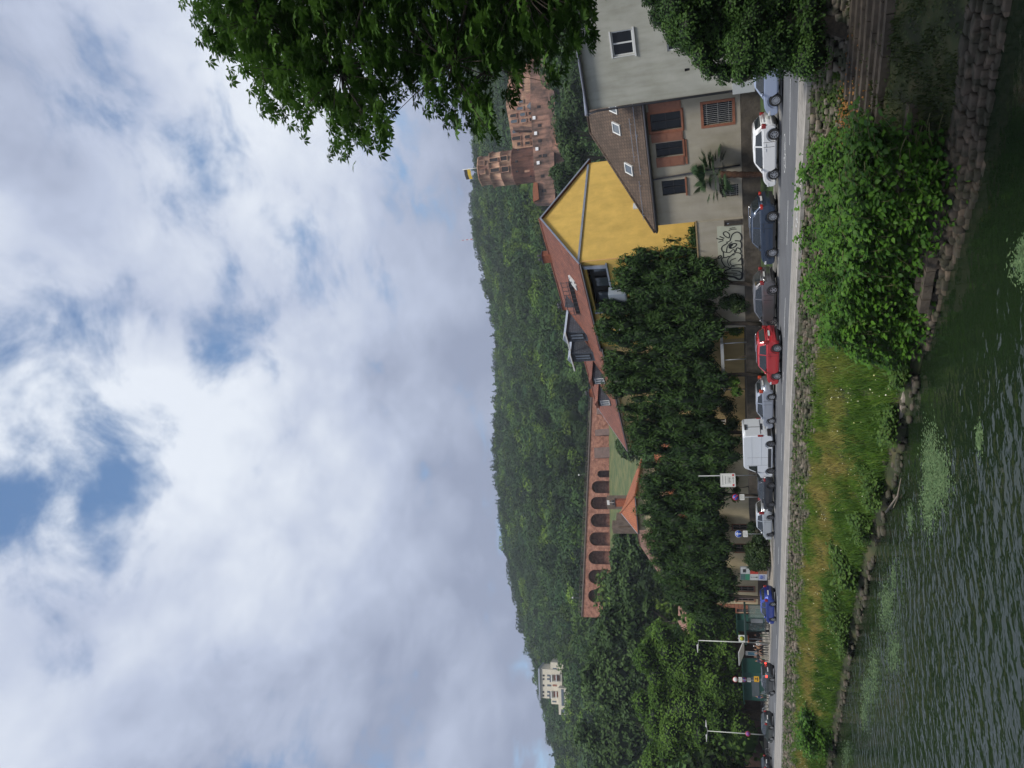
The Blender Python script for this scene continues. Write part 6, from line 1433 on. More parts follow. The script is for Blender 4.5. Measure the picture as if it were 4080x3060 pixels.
pplace(3029, 2563, 96, .4, 'person in white top and grey trousers right of the waiting group', sk, cl_('white', (.55, .55, .54)), cl_('grey', (.16, .16, .17)), cl_('dark_hair', (.03, .02, .015)))
pplace(3029, 2575, 96.5, 2.6, 'person with tan backpack and white cap seen from behind', sk, cl_('brown', (.12, .07, .05)), cl_('dark', (.03, .03, .035)), cl_('brown_hair', (.08, .045, .02)), bag=cl_('tan', (.30, .17, .09)), cap=cl_('white', (.55, .55, .54)))
pplace(3028, 2589, 97, 1.2, 'person all in black standing beside the one with a tan backpack', sk, cl_('black', (.015, .015, .018)), cl_('black', (.015, .015, .018)), cl_('dark_hair', (.03, .02, .015)))
pplace(3029, 2603, 98, -.6, 'person in grey brown coat in the middle of the group', sk, cl_('taupe', (.14, .11, .09)), cl_('dark', (.03, .03, .035)), cl_('grey_hair', (.2, .19, .18)), h=1.66)
pplace(3031, 2618, 98, .2, 'person in pale trousers and dark jacket left in the group', sk, cl_('dark', (.03, .03, .035)), cl_('beige', (.28, .25, .2)), cl_('dark_hair', (.03, .02, .015)))
pplace(3034, 2634, 99, -.3, 'person in dark red trousers at the left end of the group', sk, cl_('navy', (.03, .04, .08)), cl_('wine', (.16, .02, .025)), cl_('brown_hair', (.08, .045, .02)), h=1.6)
pplace(3036, 2494, 93, .3, 'person in black with a white bag inside the bus shelter', sk, cl_('black', (.015, .015, .018)), cl_('dark', (.03, .03, .035)), cl_('dark_hair', (.03, .02, .015)), bag=cl_('white', (.55, .55, .54)))
pplace(3036, 2531, 94, .0, 'person in pale green trousers behind the bus stop pole', sk, cl_('dark', (.03, .03, .035)), cl_('pale_green', (.28, .33, .22)), cl_('dark_hair', (.03, .02, .015)))
pplace(3036, 2778, 101, 1.4, 'person in dark blue walking left of the dark car', sk, cl_('blue', (.04, .06, .14)), cl_('dark', (.03, .03, .035)), cl_('dark_hair', (.03, .02, .015)), stride=.25)
# kiosk and awnings behind the people
for (x0, x1, y0, y1, Y, nm, lab, c) in ((2940, 2976, 2470, 2515, 108, 'green_kiosk', 'dark green kiosk front between bus shelter and trees', (.015, .08, .065)), (2965, 3010, 2680, 2790, 112, 'green_stall', 'long dark green stall behind the dark car', (.012, .06, .05))):
    A, Bq = at((x0+x1)/2, y1, Y), at((x0+x1)/2, y0, Y-4); rz, L = frame_from(A[:2], Bq[:2]); zt_ = at(x0, (y0+y1)/2, Y)[2]
    t_ = thing(nm, lab, 'kiosk', (A[0], A[1], .05), rz); q = MB(); q.box(0, L, 0, 2.2, 0, zt_); q.build('wall', mat(nm+'_paint', c, .5), t_); q = MB(); q.box(-.3, L+.3, -.5, 2.4, zt_, zt_+.15); q.build('roof', mat(nm+'_roof', tuple(v*.6 for v in c), .5), t_)
    q = MB(); q.box(L*.15, L*.85, -.04, -.001, 1.0, 2.0); q.build('window', m_glassb, t_)
A, Bq = at(2975, 2650, 104), at(2970, 2605, 101); rz, L = frame_from(A[:2], Bq[:2]); t_ = thing('market_awning', 'white awning and panels above the waiting people', 'awning', (A[0], A[1], .1), rz)
zt_ = A[2]+.2; q = MB(); q.prism([(0, zt_), (1.6, zt_+.7), (1.6, zt_+.6), (0, zt_-.1)], lambda p: (-.3, -p[0]+1.6, p[1]), lambda p: (L+.3, -p[0]+1.6, p[1])); q.build('canopy', m_wfr, t_)
for x in (0, L): q = MB(); q.tube([(x, 1.5, 0), (x, 1.5, zt_)], .05, 6); q.build('post', m_pole, t_)
q = MB(); q.box(.2, 1.6, 1.2, 1.25, 1.2, 2.6); pn_ = q.build('panel', m_sw, t_); q = MB(); q.box(.4, 1.4, 1.185, 1.199, 1.5, 2.3); q.build('picture', mat('poster_teal2', (.1, .25, .33), .6, var=.4, scale=3), pn_)
# pergola beam and conservatory frame between the trees
A, Bq = at(2885, 1560, 68), at(2880, 1370, 62); rz, L = frame_from(A[:2], Bq[:2]); t_ = thing('pergola', 'pale garden pergola beam showing beneath the dark trees', 'pergola', (A[0], A[1], 2), rz)
zt_ = A[2]-2; q = MB(); q.box(0, L, 0, .2, zt_-.12, zt_+.12); q.box(0, L, 2.2, 2.4, zt_-.1, zt_+.1); q.build('beam', mat('pale_timber', (.38, .38, .36), .7), t_)
for x in (.1, L*.33, L*.66, L-.1):
    q = MB(); q.tube([(x, .1, 0), (x, .1, zt_)], .05, 6); q.build('post', m_pole, t_)
# yellow marker buoy-like object on the grass
P = gnd(3178, 2720, -2.0); t_ = thing('yellow_cone', 'small yellow and black rubber marker lying on the dry grass', 'marker', (P[0], P[1], -2.05+.0), .4)
Pz = float(bank_z(*inv(P))); t_.location = (P[0], P[1], Pz-.02)
q = MB(); q.lathe([(.001, 0), (.26, .02), (.24, .12), (.1, .3), (.001, .34)], 14); q.build('shell', mat('marker_yellow', (.6, .38, .02), .5), t_); q = MB(); q.lathe([(.28, 0), (.29, .05), (.25, .06)], 14); q.build('base_ring', m_plast, t_)
# ------------------------------------------------------------------ trees, shrubs and grass
m_bark = mat('bark', (.09, .07, .05), .95, var=.4, scale=6); m_barkd = mat('dark_bark', (.05, .038, .028), .95, var=.4, scale=5)
def pclump(x, y, Y, rx, ry, rd=None):
    """clump of foliage: rx = half height and ry = half breadth in photo pixels at distance Y"""
    p = at(x, y, Y); k = Y/FPX; return [p[0], p[1], p[2], ry*k, (rd if rd else ry*k), rx*k]
def tree(name, label, cat, base, clumps, n, leaf, m, trunk=None, group=None, shell=.55, aspect=.6, core=.55, sweep=0, mcore=None, limb=True, r0=.22, up=.55, tb=None):
    """clumps in world space; base = trunk foot"""
    t_ = thing(name, label, cat, base, 0, group); C = np.array(clumps, float); C[:, :3] -= np.array(base)
    P, nr, idx = cloud(C, n, up=up, shell=shell); V, F = kites(P, nr, rng.uniform(.6, 1.35, n)*leaf, aspect, droop=.15, axis=(np.array([0, 0, 1.0])+rng.normal(size=P.shape)*.35+(P-C[idx, :3])*np.array([1, 1, .2])/C[idx, 3:4]*.6) if sweep else None)
    tn = np.clip(rng.random(len(C))[idx]*.7+rng.random(n)*.35-.02, 0, 1)
    npmesh('crown', V, F, m, t_, tint=np.repeat(tn, 4))
    if core:
        VV, FF = [], []; off = 0; th = np.linspace(0, math.pi, 6); ph = np.linspace(0, 2*math.pi, 9)[:-1]
        for c in C:
            v = np.array([(math.sin(a)*math.cos(b), math.sin(a)*math.sin(b), math.cos(a)) for a in th for b in ph])*rng.uniform(.8, 1.1, (48, 1)); VV.append(c[:3]+v*c[3:6]*core)
            FF += [(off+i*8+j, off+(i+1)*8+j, off+(i+1)*8+(j+1) % 8, off+i*8+(j+1) % 8) for i in range(5) for j in range(8)]; off += 48
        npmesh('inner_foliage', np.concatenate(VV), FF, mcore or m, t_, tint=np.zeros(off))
    mb = MB(); top = C[:, :3].mean(0); top[2] = C[:, 2].max()-.5*C[:, 5].max()
    foot = np.array([0, 0, 0.0]) if tb is None else np.array(tb)-np.array(base); mid = foot*.5+top*.5; mid[2] = foot[2]+(top[2]-foot[2])*.45
    mb.tube([foot, foot*.7+mid*.3+np.array([.08, 0, 0]), mid, top], [r0*1.15, r0, r0*.65, r0*.2], 8)
    if limb:
        for c in C[::max(1, len(C)//14)]:
            q = c[:3]; f = np.clip((q[2]-foot[2])/(top[2]-foot[2]+1e-6)*.6, .15, .9); s_ = foot*(1-f)+top*f; s_[:2] = mid[:2]*min(1, f*2)+foot[:2]*max(0, 1-f*2)
            mb.tube([s_, s_*.5+q*.5+np.array([0, 0, .15]), q], [r0*.35, r0*.22, r0*.08], 5)
    mb.build('trunk', trunk or m_bark, t_); return t_
m_dk = leafmat('dark_feather_leaf', (.014, .038, .011), (.058, .115, .026), .2, .7)
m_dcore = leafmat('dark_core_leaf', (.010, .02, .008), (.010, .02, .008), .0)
m_lime = leafmat('lime_leaf', (.048, .105, .018), (.120, .215, .036), .32, .8)
m_shrub = leafmat('shrub_leaf', (.015, .035, .012), (.05, .085, .025), .2)
MASS = np.array([(2760, 905), (2790, 880), (2850, 885), (2860, 930), (2800, 990), (2830, 1005), (2880, 1050), (2910, 1120), (2900, 1165), (2860, 1200), (2895, 1260), (2905, 1320), (2850, 1360), (2855, 1420), (2885, 1470), (2925, 1520), (2885, 1600), (2860, 1650), (2905, 1700), (2960, 1760), (2950, 1860), (2880, 1900), (2930, 1950), (2900, 2000), (2880, 2060), (2930, 2120), (2940, 2180), (2910, 2250), (2950, 2300), (2940, 2380), (2900, 2440), (2860, 2485),
 (2790, 2490), (2730, 2450), (2680, 2400), (2640, 2350), (2600, 2290), (2585, 2220), (2555, 2160), (2555, 2100), (2520, 2050), (2545, 1980), (2540, 1900), (2525, 1850), (2500, 1800), (2505, 1730), (2495, 1690), (2465, 1650), (2435, 1600), (2410, 1560), (2405, 1530), (2412, 1490), (2400, 1460), (2398, 1400), (2392, 1345), (2370, 1290), (2385, 1240), (2398, 1195), (2440, 1150), (2425, 1110), (2450, 1060), (2495, 1005), (2555, 960), (2640, 950), (2720, 950)], float)
TR = [(1080, 1150, 12000, 'nearest feathery dark tree, spreading over the graffiti wall'), (1275, 1300, 12000, 'second feathery dark tree from the graffiti wall, the tallest'), (1480, 1500, 12000, 'third feathery dark tree, behind the red and silver cars'),
      (1710, 1730, 12000, 'fourth feathery dark tree, above the white van'), (1950, 1985, 11000, 'fifth feathery dark tree, behind the round no-stopping sign'), (2180, 2200, 11000, 'sixth feathery dark tree, above the poster board'), (2390, 2385, 8000, 'last and shortest feathery dark tree, next to the bright lime crown')]
yc_ = np.array([q[0] for q in TR]); lumps = [[] for _ in TR]; poly_c = None
def inpoly(PL_, x, y):
    c = False; j = len(PL_)-1
    for i in range(len(PL_)):
        a, b = PL_[i], PL_[j]
        if ((a[1] > y) != (b[1] > y)) and (x < (b[0]-a[0])*(y-a[1])/(b[1]-a[1]+1e-9)+a[0]): c = not c
        j = i
    return c
random.seed(77); YT = []
for (yc0, yb, n, lab) in TR: s0 = onplane(2950, yb, S(0, 5.4), T)[0]; YT.append(S(s0, 5.4, .6 if s0 < 46 else .1))
tries = 0
while tries < 2600:
    x, y = random.uniform(2370, 2970), random.uniform(880, 2495); r = random.uniform(15, 34); tries += 1
    if not all(inpoly(MASS, x+dx*r*.75, y+dy*r*.75) for dx, dy in ((1.8, 0), (-1.8, 0), (0, .9), (0, -.9))): continue
    i = int(np.argmin(np.abs(yc_-y))); dlt = abs(y-yc_[i])
    if dlt > 78 and x < 2640 and random.random() < .85: continue
    Y = YT[i][1]+.5
    lumps[i].append(pclump(x, y, Y+random.uniform(-1.6, 1.2), r*1.9, r, r*Y/FPX*1.1))
for i, (yc0, yb, n, lab) in enumerate(TR):
    for x, y, r in ((2790, 905, 16), (2830, 905, 14), (2800, 940, 20)) if i == 0 else (): lumps[0].append(pclump(x, y, YT[0][1]-.3, r, r*1.3, .4))
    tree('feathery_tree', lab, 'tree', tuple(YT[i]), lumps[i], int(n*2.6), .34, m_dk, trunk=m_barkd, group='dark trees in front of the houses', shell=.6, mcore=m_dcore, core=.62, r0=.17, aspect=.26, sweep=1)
random.seed(5)
def dome(yc, xt, xb, yr, Y, n, rr=(40, 70)):
    out = []
    for i in range(n):
        f = random.random(); a = random.uniform(-1, 1); x = xt+(xb-xt)*f; wdt = yr*math.sqrt(max(0.1, 1-(max(0, .55-f)/.55)**2)); out.append(pclump(x, yc+a*wdt*.9, Y+random.uniform(-3, 3), random.uniform(*rr)*.75, random.uniform(*rr), 2.0))
    out += [pclump(xt+(xb-xt)*.5, yc, Y, (xb-xt)*.40, yr*.8, 4)]
    return out
for yc, xt, xb, yr, Y, lab, yb in ((2620, 2560, 2930, 150, 116, 'bright green lime tree over the bus stop', 2650), (2830, 2560, 2950, 160, 119, 'big bright lime tree between the two street lamps', 2855), (3070, 2590, 2945, 150, 122, 'bright lime tree cut by the left edge of the view', 3080)):
    B = at(3050, yb, Y); B[2] = .1
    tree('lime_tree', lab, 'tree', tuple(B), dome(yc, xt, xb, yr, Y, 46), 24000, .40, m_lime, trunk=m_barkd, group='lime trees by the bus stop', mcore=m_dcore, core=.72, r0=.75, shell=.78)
# darker broad trees behind them and on the lower slope
for k, (yc, xt, xb, yr, Y, lab) in enumerate(((2720, 2330, 2600, 150, 190, 'dark rounded tree on the slope under the white villa'), (2950, 2300, 2640, 170, 200, 'dark rounded tree at the left foot of the hill'), (2480, 2400, 2600, 110, 180, 'dark tree beside the left end of the arched wall'), (2590, 2350, 2560, 90, 230, 'second dark tree left of the arched wall'), (2150, 2470, 2570, 70, 200, 'small green tree on the meadow below the arches'), (1770, 2475, 2520, 30, 240, 'single dark bush on the right part of the meadow'), (2240, 2450, 2570, 60, 220, 'green thicket at the left side of the meadow'), (2330, 2440, 2560, 90, 210, 'green tree covering the last arch'))):
    B = at(2640, yc, Y); tree('slope_tree', lab, 'tree', (B[0], B[1], max(0, float(hill_z(B[0], B[1])))), dome(yc, xt, xb, yr, Y, 26, (26, 46)), 7000, 1.0, leafmat('slope_leaf', (.024, .052, .018), (.065, .115, .032), .18, .7), mcore=m_dcore, core=.7, r0=.5, shell=.7, group='trees on the lower slope')
# trees at the foot of the castle, above the yellow gable
for k, (x, y, rx, ry, Y, lab) in enumerate(((2260, 560, 60, 90, 210, 'round dark green tree just right of the yellow gable'), (2250, 700, 62, 60, 205, 'dark green tree against the yellow gable ridge'), (2290, 640, 50, 70, 200, 'dark tree low between gable and castle wall'), (2300, 420, 70, 100, 230, 'broad tree under the castle terrace'), (2320, 280, 70, 100, 235, 'tree behind the grey house chimney line'))):
    c = [pclump(x+random.uniform(-.6, .6)*rx, y+random.uniform(-.6, .6)*ry, Y+random.uniform(-2, 2), rx*.45, ry*.45, 3) for _ in range(12)]+[pclump(x, y, Y, rx*.7, ry*.7, 5)]
    B = at(2420, y, Y); tree('slope_tree', lab, 'tree', (B[0], B[1], float(hill_z(B[0], B[1]))), c, 5000, .75, leafmat('slope_leaf', (.024, .052, .018), (.065, .115, .032), .18, .7), mcore=m_dcore, core=.7, r0=.4, shell=.7, group='trees below the castle')
# shrubs on the verge
def shrub(label, cl, Y, n, leaf, m, grp=None, nm='shrub', z=.3, shell=.55, aspect=.55, core=.6):
    c = [pclump(*q[:2], Y, *q[2:4]) for q in cl]; b = np.array(c)[:, :3].mean(0); b[2] = z; return tree(nm, label, 'shrub', tuple(b), c, n, leaf, m, group=grp, mcore=m_dcore, core=core, limb=False, r0=.05, shell=shell, aspect=aspect)
Yv = lambda y, o: S(onplane(3040, y, S(0, o), T)[0], o)[1]
shrub('dense dark evergreen bush between the blue arrow sign and the poster board', [(3030, 2150, 32, 28), (3010, 2185, 45, 30), (3040, 2200, 35, 35), (3015, 2230, 50, 30), (3045, 2245, 30, 22), (3000, 2205, 30, 28), (3020, 2262, 40, 16)], Yv(2200, 4.6), 7000, .20, m_shrub)
shrub('round clipped bush hanging over the low wall left of the graffiti', [(2900, 1205, 35, 30), (2930, 1195, 32, 36), (2945, 1225, 35, 26), (2965, 1205, 26, 26)], Yv(1210, 6.2), 3500, .16, m_shrub, z=1.9)
shrub('small loose green bush on the low wall under the pergola', [(2920, 1290, 25, 20), (2935, 1320, 30, 18), (2925, 1520, 20, 24), (2935, 1560, 22, 20)], Yv(1400, 6.6), 2200, .18, m_lime, z=1.9)
shrub('creeper covered bush behind the silver hatchback', [(2900, 1620, 34, 40), (2920, 1690, 30, 40), (2890, 1730, 22, 30)], Yv(1680, 7.0), 3500, .16, m_shrub, z=1.9)
shrub('pale yellow green plant above the wall beside the coach sign', [(2935, 1955, 16, 16), (2925, 1925, 14, 12), (2930, 1905, 12, 14), (2930, 1985, 16, 16)], Yv(1950, 7.0), 1500, .16, leafmat('pale_plant', (.05, .09, .02), (.16, .2, .06), .3), z=1.9)
shrub('small dark bush behind the whitish silver car', [(3000, 2095, 22, 18), (2990, 2120, 18, 14)], Yv(2100, 4.8), 1500, .16, m_shrub)
# palm
s0, _ = onplane(3012, 700, S(0, 5.2), T); B = S(s0, 5.2, .55); Yp = B[1]; Tt = at(2862, 695, Yp)
pt = thing('palm_tree', 'fan palm with a shaggy trunk in front of the tan house', 'palm tree', tuple(B)); top = Tt-B
q = MB(); n_ = 14; q.tube([top*np.array([1, 1, k/n_])*np.array([k/n_, k/n_, 1]) for k in range(n_+1)], [.16+.035*(k % 2)+.05*(k/n_) for k in range(n_+1)], 9); q.build('trunk', mat('palm_bark', (.10, .05, .03), .95, var=.5, scale=12, bump=.8, bscale=30), pt)
V, F, tn = [], [], []
for k in range(46):
    a = random.random()*6.28; el_ = random.uniform(-.55, 1.35); ln = random.uniform(.8, 1.5); d = np.array([math.cos(a)*math.cos(el_), math.sin(a)*math.cos(el_), math.sin(el_)])
    tip = top+np.array([0, 0, .05])+d*ln; q = MB(); side = nrmz(np.cross(d, [0, 0, 1])); upv = np.cross(side, d)
    nb_ = 15
    for j in range(nb_):
        b_ = -1.25+2.5*j/(nb_-1); dd_ = nrmz(d*math.cos(b_)+side*math.sin(b_)); l_ = .85*(1-.25*abs(b_)/1.25); w_ = .045; wv = np.cross(dd_, upv)*w_
        i0 = len(V); V += [tip-wv*.5, tip+dd_*l_*.55-wv+upv*.02, tip+dd_*l_-np.array([0, 0, .16*l_]), tip+dd_*l_*.55+wv+upv*.02]; F.append((i0, i0+1, i0+2, i0+3)); tn += [random.random()]*4
    i0 = len(V); V += [top, top+side*.02, tip+side*.015, tip]; F.append((i0, i0+1, i0+2, i0+3)); tn += [.8]*4
npmesh('fronds', V, F, leafmat('palm_leaf', (.018, .042, .018), (.055, .095, .04), .12), pt, tint=tn)
# ivy-like dark hedge tree at the right edge, standing on the bank
Yh_ = 31.0; cl_ = []
random.seed(9)
OUT = [(2600, -20, 50), (2640, 60, 55), (2690, 120, 50), (2760, 170, 50), (2800, 220, 50), (2830, 275, 40), (2890, 290, 45), (2960, 290, 45), (3020, 270, 40), (3060, 220, 42), (3120, 185, 42), (3190, 160, 40), (3240, 90, 45), (3255, 20, 45)]
for x, y, r in OUT: cl_.append(pclump(x, y, Yh_+random.uniform(-.5, .5), r, r, .7))
for i in range(110): cl_.append(pclump(random.uniform(2690, 3230), random.uniform(-420, 230), Yh_+random.uniform(-1.3, .8), random.uniform(50, 90), random.uniform(50, 90), .9))
B = S(-7.5, -11.9, -1.2)
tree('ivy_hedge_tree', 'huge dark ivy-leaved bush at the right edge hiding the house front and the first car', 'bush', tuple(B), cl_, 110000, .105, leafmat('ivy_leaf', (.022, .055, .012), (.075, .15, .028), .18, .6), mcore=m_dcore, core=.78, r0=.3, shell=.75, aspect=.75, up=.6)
# chestnut hanging in from the right
poly = np.array([(660, -40), (700, 30), (735, 122), (800, 163), (852, 268), (925, 374), (990, 439), (1110, 470), (1202, 520), (1255, 565), (1285, 632), (1330, 600), (1405, 632), (1440, 590), (1487, 594), (1560, 586), (1633, 606), (1637, 520), (1575, 480), (1590, 374), (1640, 400), (1715, 480), (1853, 560), (1975, 590), (1975, 504), (2010, 395), (2090, 398), (2140, 330), (2190, 365), (2240, 330), (2330, 310), (2380, 300), (2350, 250), (2380, 160), (2390, 60), (2400, -30), (2480, -700), (600, -700)], float)
def inside(x, y):
    c = np.zeros(len(x), bool); j = len(poly)-1
    for i in range(len(poly)):
        a, b = poly[i], poly[j]; t_ = ((a[1] > y) != (b[1] > y)) & (x < (b[0]-a[0])*(y-a[1])/(b[1]-a[1]+1e-9)+a[0]); c ^= t_; j = i
    return c
r2 = np.random.default_rng(21)
def edged(x, y):
    d = np.full(len(x), 1e9)
    for i in range(len(poly)):
        a, b = poly[i], poly[(i+1) % len(poly)]; ab = b-a; t_ = np.clip(((x-a[0])*ab[0]+(y-a[1])*ab[1])/(ab@ab), 0, 1); d = np.minimum(d, np.hypot(x-a[0]-t_*ab[0], y-a[1]-t_*ab[1]))
    return d
# sprays: flat drooping fans of compound leaves at the twig ends
sx, sy = r2.uniform(640, 2420, 5200), r2.uniform(-680, 640, 5200); ok = inside(sx, sy); sx, sy = sx[ok], sy[ok]
ed = edged(sx, sy); fewer = np.clip(ed/170, .28, 1); ok = (ed > 16) & (r2.random(len(sx)) < fewer*.8); sx, sy, ed = sx[ok], sy[ok], ed[ok]
gap = nz(sx*.011, sy*.014, 1.0, 2.0); ok = ((gap > -.30) | (ed > 230)) & ((gap > -.75) | (ed > 420)); sx, sy, ed = sx[ok], sy[ok], ed[ok]
dep = 15.5+r2.uniform(-2.2, 3.2, len(sx)); SP = np.array([at(a, b, c) for a, b, c in zip(sx, sy, dep)])
m_chest = leafmat('chestnut_leaf', (.026, .064, .012), (.085, .175, .028), .32, .5)
base = np.array([15.5, 15.0, WZ-.5]); tt = thing('chestnut_tree', 'large chestnut whose leafy branches hang in from the right over the sky', 'tree', tuple(base))
LP, LN, LA_, LS, LT = [], [], [], [], []
for i, c in enumerate(SP):
    tone = r2.random()
    for k in range(7):
        off = np.array([r2.normal()*.16, r2.normal()*.16, r2.normal()*.07]); cc = c+off; az0 = r2.random()*6.28; tilt_ = r2.normal()*.25; sz = r2.uniform(.15, .24)
        nrm_ = nrmz(np.array([math.cos(az0)*.35+r2.normal()*.2, math.sin(az0)*.35+r2.normal()*.2, 1])); u = nrmz(np.cross(nrm_, [math.sin(az0), math.cos(az0), .1])); v = np.cross(nrm_, u)
        nl = 6
        for j in range(nl):
            a = -2.0+4.0*j/(nl-1); d = nrmz(u*math.cos(a)+v*math.sin(a)-nrm_*r2.uniform(.25, .75)); LP.append(cc+d*.02); LN.append(nrm_+d*.2); LA_.append(d); LS.append(sz*(1-.28*abs(a)/2)); LT.append(np.clip(tone*.6+r2.random()*.35, 0, 1))
LP, LN, LA_, LS = np.array(LP), np.array(LN), np.array(LA_), np.array(LS)
V, F = kites(LP-base, LN, LS, .42, droop=.12, axis=LA_)
npmesh('foliage', V, F, m_chest, tt, tint=np.repeat(LT, 4))
q = MB(); q.tube([(0, 0, 0), (.2, .2, 3.5), (0, .1, 7), (-.4, .2, 12)], [.45, .38, .32, .2], 12); q.build('trunk', m_bark, tt)
q = MB()
hubs = []
pc = SP.copy()
cen = pc[r2.choice(len(pc), 34, replace=False)]
for it in range(6):
    lab_ = np.argmin(((pc[:, None]-cen[None])**2).sum(2), 1); cen = np.array([pc[lab_ == j].mean(0) if (lab_ == j).any() else cen[j] for j in range(len(cen))])
root0 = base+np.array([-.2, .1, 9])
for c in cen:
    s_ = base+np.array([-.1, .1, 4+max(0, min(9, (c[2]+2)*.5))]); m_ = (s_+c)/2+np.array([1.0, 0, .3]); q.tube([s_-base, m_-base, c-base], [.11, .06, .025], 6)
for i in range(0, len(SP), 2):
    hb = cen[lab_[i]]; c = SP[i]; m_ = (hb+c)/2+np.array([0, 0, .06]); q.tube([hb-base, m_-base, c-base], [.016, .010, .004], 4, cap=False)
q.build('branches', m_barkd, tt)

# a broad tree standing outside the view at the right, its crown shading the stones and steps
B = S(-17, -14, -2.0); cl_ = []
random.seed(44)
for i in range(26): a = random.random()*6.28; rr = 5.2*math.sqrt(random.random()); cl_.append([21.5+rr*math.cos(a), 26.5+rr*math.sin(a), 12.5+random.uniform(-3.2, 3.5), 2.3, 2.3, 1.5])
tree('shade_tree', 'broad tree at the right whose crown shades the stone steps', 'tree', tuple(B), cl_, 14000, .34, m_lime, core=.6, mcore=m_dcore, r0=.4)

# knotweed-like big leafy bush on the bank
m_knot = leafmat('broad_leaf', (.016, .058, .007), (.090, .205, .020), .26, .5)
def leafy(name, label, cat, canes, n_leaf, size, m, Yz=None, hleaf=6, lw=.72):
    """arching canes, each carrying alternate heart-shaped leaves"""
    b0 = np.array(canes[0][0]); t_ = thing(name, label, cat, tuple(b0)); stems = MB(); P, Nn, A, Sz, Tn = [], [], [], [], []
    for (root, tip, bow, tone) in canes:
        root, tip = np.array(root), np.array(tip); mid = (root+tip)/2+np.array(bow); pts = [root*(1-f)**2+mid*2*f*(1-f)+tip*f*f for f in np.linspace(0, 1, 7)]
        stems.tube([p-b0 for p in pts], [.016, .014, .012, .01, .008, .006, .003], 4, cap=False)
        k = int(n_leaf)
        for j in range(k):
            f = .18+.82*(j+random.random())/k; p = root*(1-f)**2+mid*2*f*(1-f)+tip*f*f; tg = nrmz((mid-root)*(1-f)+(tip-mid)*f); sd_ = nrmz(np.cross(tg, [0, 0, 1])+1e-3)*(1 if j % 2 else -1)
            d = nrmz(sd_*.9+tg*.35-np.array([0, 0, .35])+rng.normal(size=3)*.25); P.append(p-b0+rng.normal(size=3)*.09); A.append(d); Nn.append(np.array([0, -.25, 1])+rng.normal(size=3)*.3); Sz.append(size*random.uniform(.6, 1.25)*(1-.25*f)); Tn.append(np.clip(tone*.6+random.random()*.4, 0, 1))
    P, Nn, A, Sz = map(np.array, (P, Nn, A, Sz)); n, a, b = frames(Nn); a = A-n*(A*n).sum(1, keepdims=True); a /= (np.linalg.norm(a, axis=1, keepdims=True)+1e-9); b = np.cross(n, a); s_ = Sz[:, None]
    # heart-shaped leaf: two folded halves of four points
    mid0, tip0 = P, P+a*s_-n*s_*.22; mm_ = P+a*s_*.5+n*s_*.03
    for sg in (1, -1): pass
    V = np.stack([mid0, P+a*s_*.12+b*s_*lw*.42-n*s_*.05, P+a*s_*.5+b*s_*lw*.46-n*s_*.10, tip0, mm_, P+a*s_*.5-b*s_*lw*.46-n*s_*.10, P+a*s_*.12-b*s_*lw*.42-n*s_*.05], 1).reshape(-1, 3)
    i = np.arange(len(P))[:, None]*7; F = np.concatenate([i+np.array([[0, 1, 2, 4]]), i+np.array([[4, 2, 3, 4]])[:, :4]*0+i*0+np.array([[4, 2, 3, 5]]), i+np.array([[0, 4, 5, 6]])])
    npmesh('leaves', V, F, m, t_, tint=np.repeat(Tn, 7)); stems.build('stems', mat('green_stem', (.10, .10, .035), .7), t_); return t_
random.seed(31)
def bankP(s, o): return S(s, o, float(bank_z(s, o)))
canes = []
kp = np.array([(3165, 700), (3150, 820), (3165, 1000), (3185, 1150), (3230, 1280), (3260, 1370), (3420, 1420), (3640, 1500), (3700, 1420), (3760, 1290), (3780, 1100), (3860, 950), (3890, 800), (3840, 650), (3640, 560), (3520, 480), (3400, 530), (3260, 560), (3200, 620)], float)
poly_k = poly; poly = kp
n_c = 0
while n_c < 880:
    x, y = random.uniform(3140, 3900), random.uniform(470, 1510)
    if not inside(np.array([x]), np.array([y]))[0]: continue
    # the mass stands out from the wall like a shelf: its top slopes gently to the water, its front hangs down in plumes
    yf = np.interp(y, [480, 800, 1100, 1450, 1510], [26.3, 26.9, 30.2, 33.6, 34.2])
    if x < 3430:
        zt_ = np.interp(x, [3150, 3200, 3430], [.45, .1, -.75])+random.uniform(-.75, .25)+.3*math.sin(y*.021)*math.sin(x*.05); tip = gnd(x, y, zt_)
        if tip[1] < yf: tip = at(x, y, yf+random.random()*.5)
        s_, o_ = inv(tip); root = S(s_+random.uniform(-1.0, 1.0), o_+random.uniform(-.2, 1.0), tip[2]-random.uniform(.7, 1.4)); bow = (0, 0, .5)
    else:
        if random.random() < .42: continue
        tip = at(x, y, yf+random.uniform(-.2, 2.2)*(1 if random.random() < .6 else .4)); s_, o_ = inv(tip)
        root = S(s_-random.uniform(-.5, 1.5), o_+random.uniform(.2, 1.1), tip[2]+random.uniform(.1, 1.1)); bow = tuple(np.array([T[0]*.2, T[1]*.2, .45]))
    canes.append((root, tip, bow, random.random())); n_c += 1
leafy('leafy_bank_bush', 'huge bright green bush of broad pointed leaves on the bank below the navy car', 'bush', canes, 22, .26, m_knot)
poly = poly_k
canes = []
for i in range(420):
    a = random.random()*6.28; rr = math.sqrt(random.random()); cx, cy = 3248+92*rr*math.cos(a)*random.uniform(.8, 1.1), 2912+128*rr*math.sin(a); tip = at(cx, cy, 70+random.uniform(-2, 2)); s_, o_ = inv(tip)
    oo = min(max(o_, pl(O_WAT, s_)+1.2), pl(O_EDGE, s_)-FOOT); root = bankP(s_, oo)*.35+bankP(*inv(at(3300, 2912, 70)))*.65; canes.append((root, tip, (0, 0, .4), random.random()))
leafy('round_bank_bush', 'round bright green bush standing alone near the left end of the grass bank', 'bush', canes, 22, .34, m_knot)
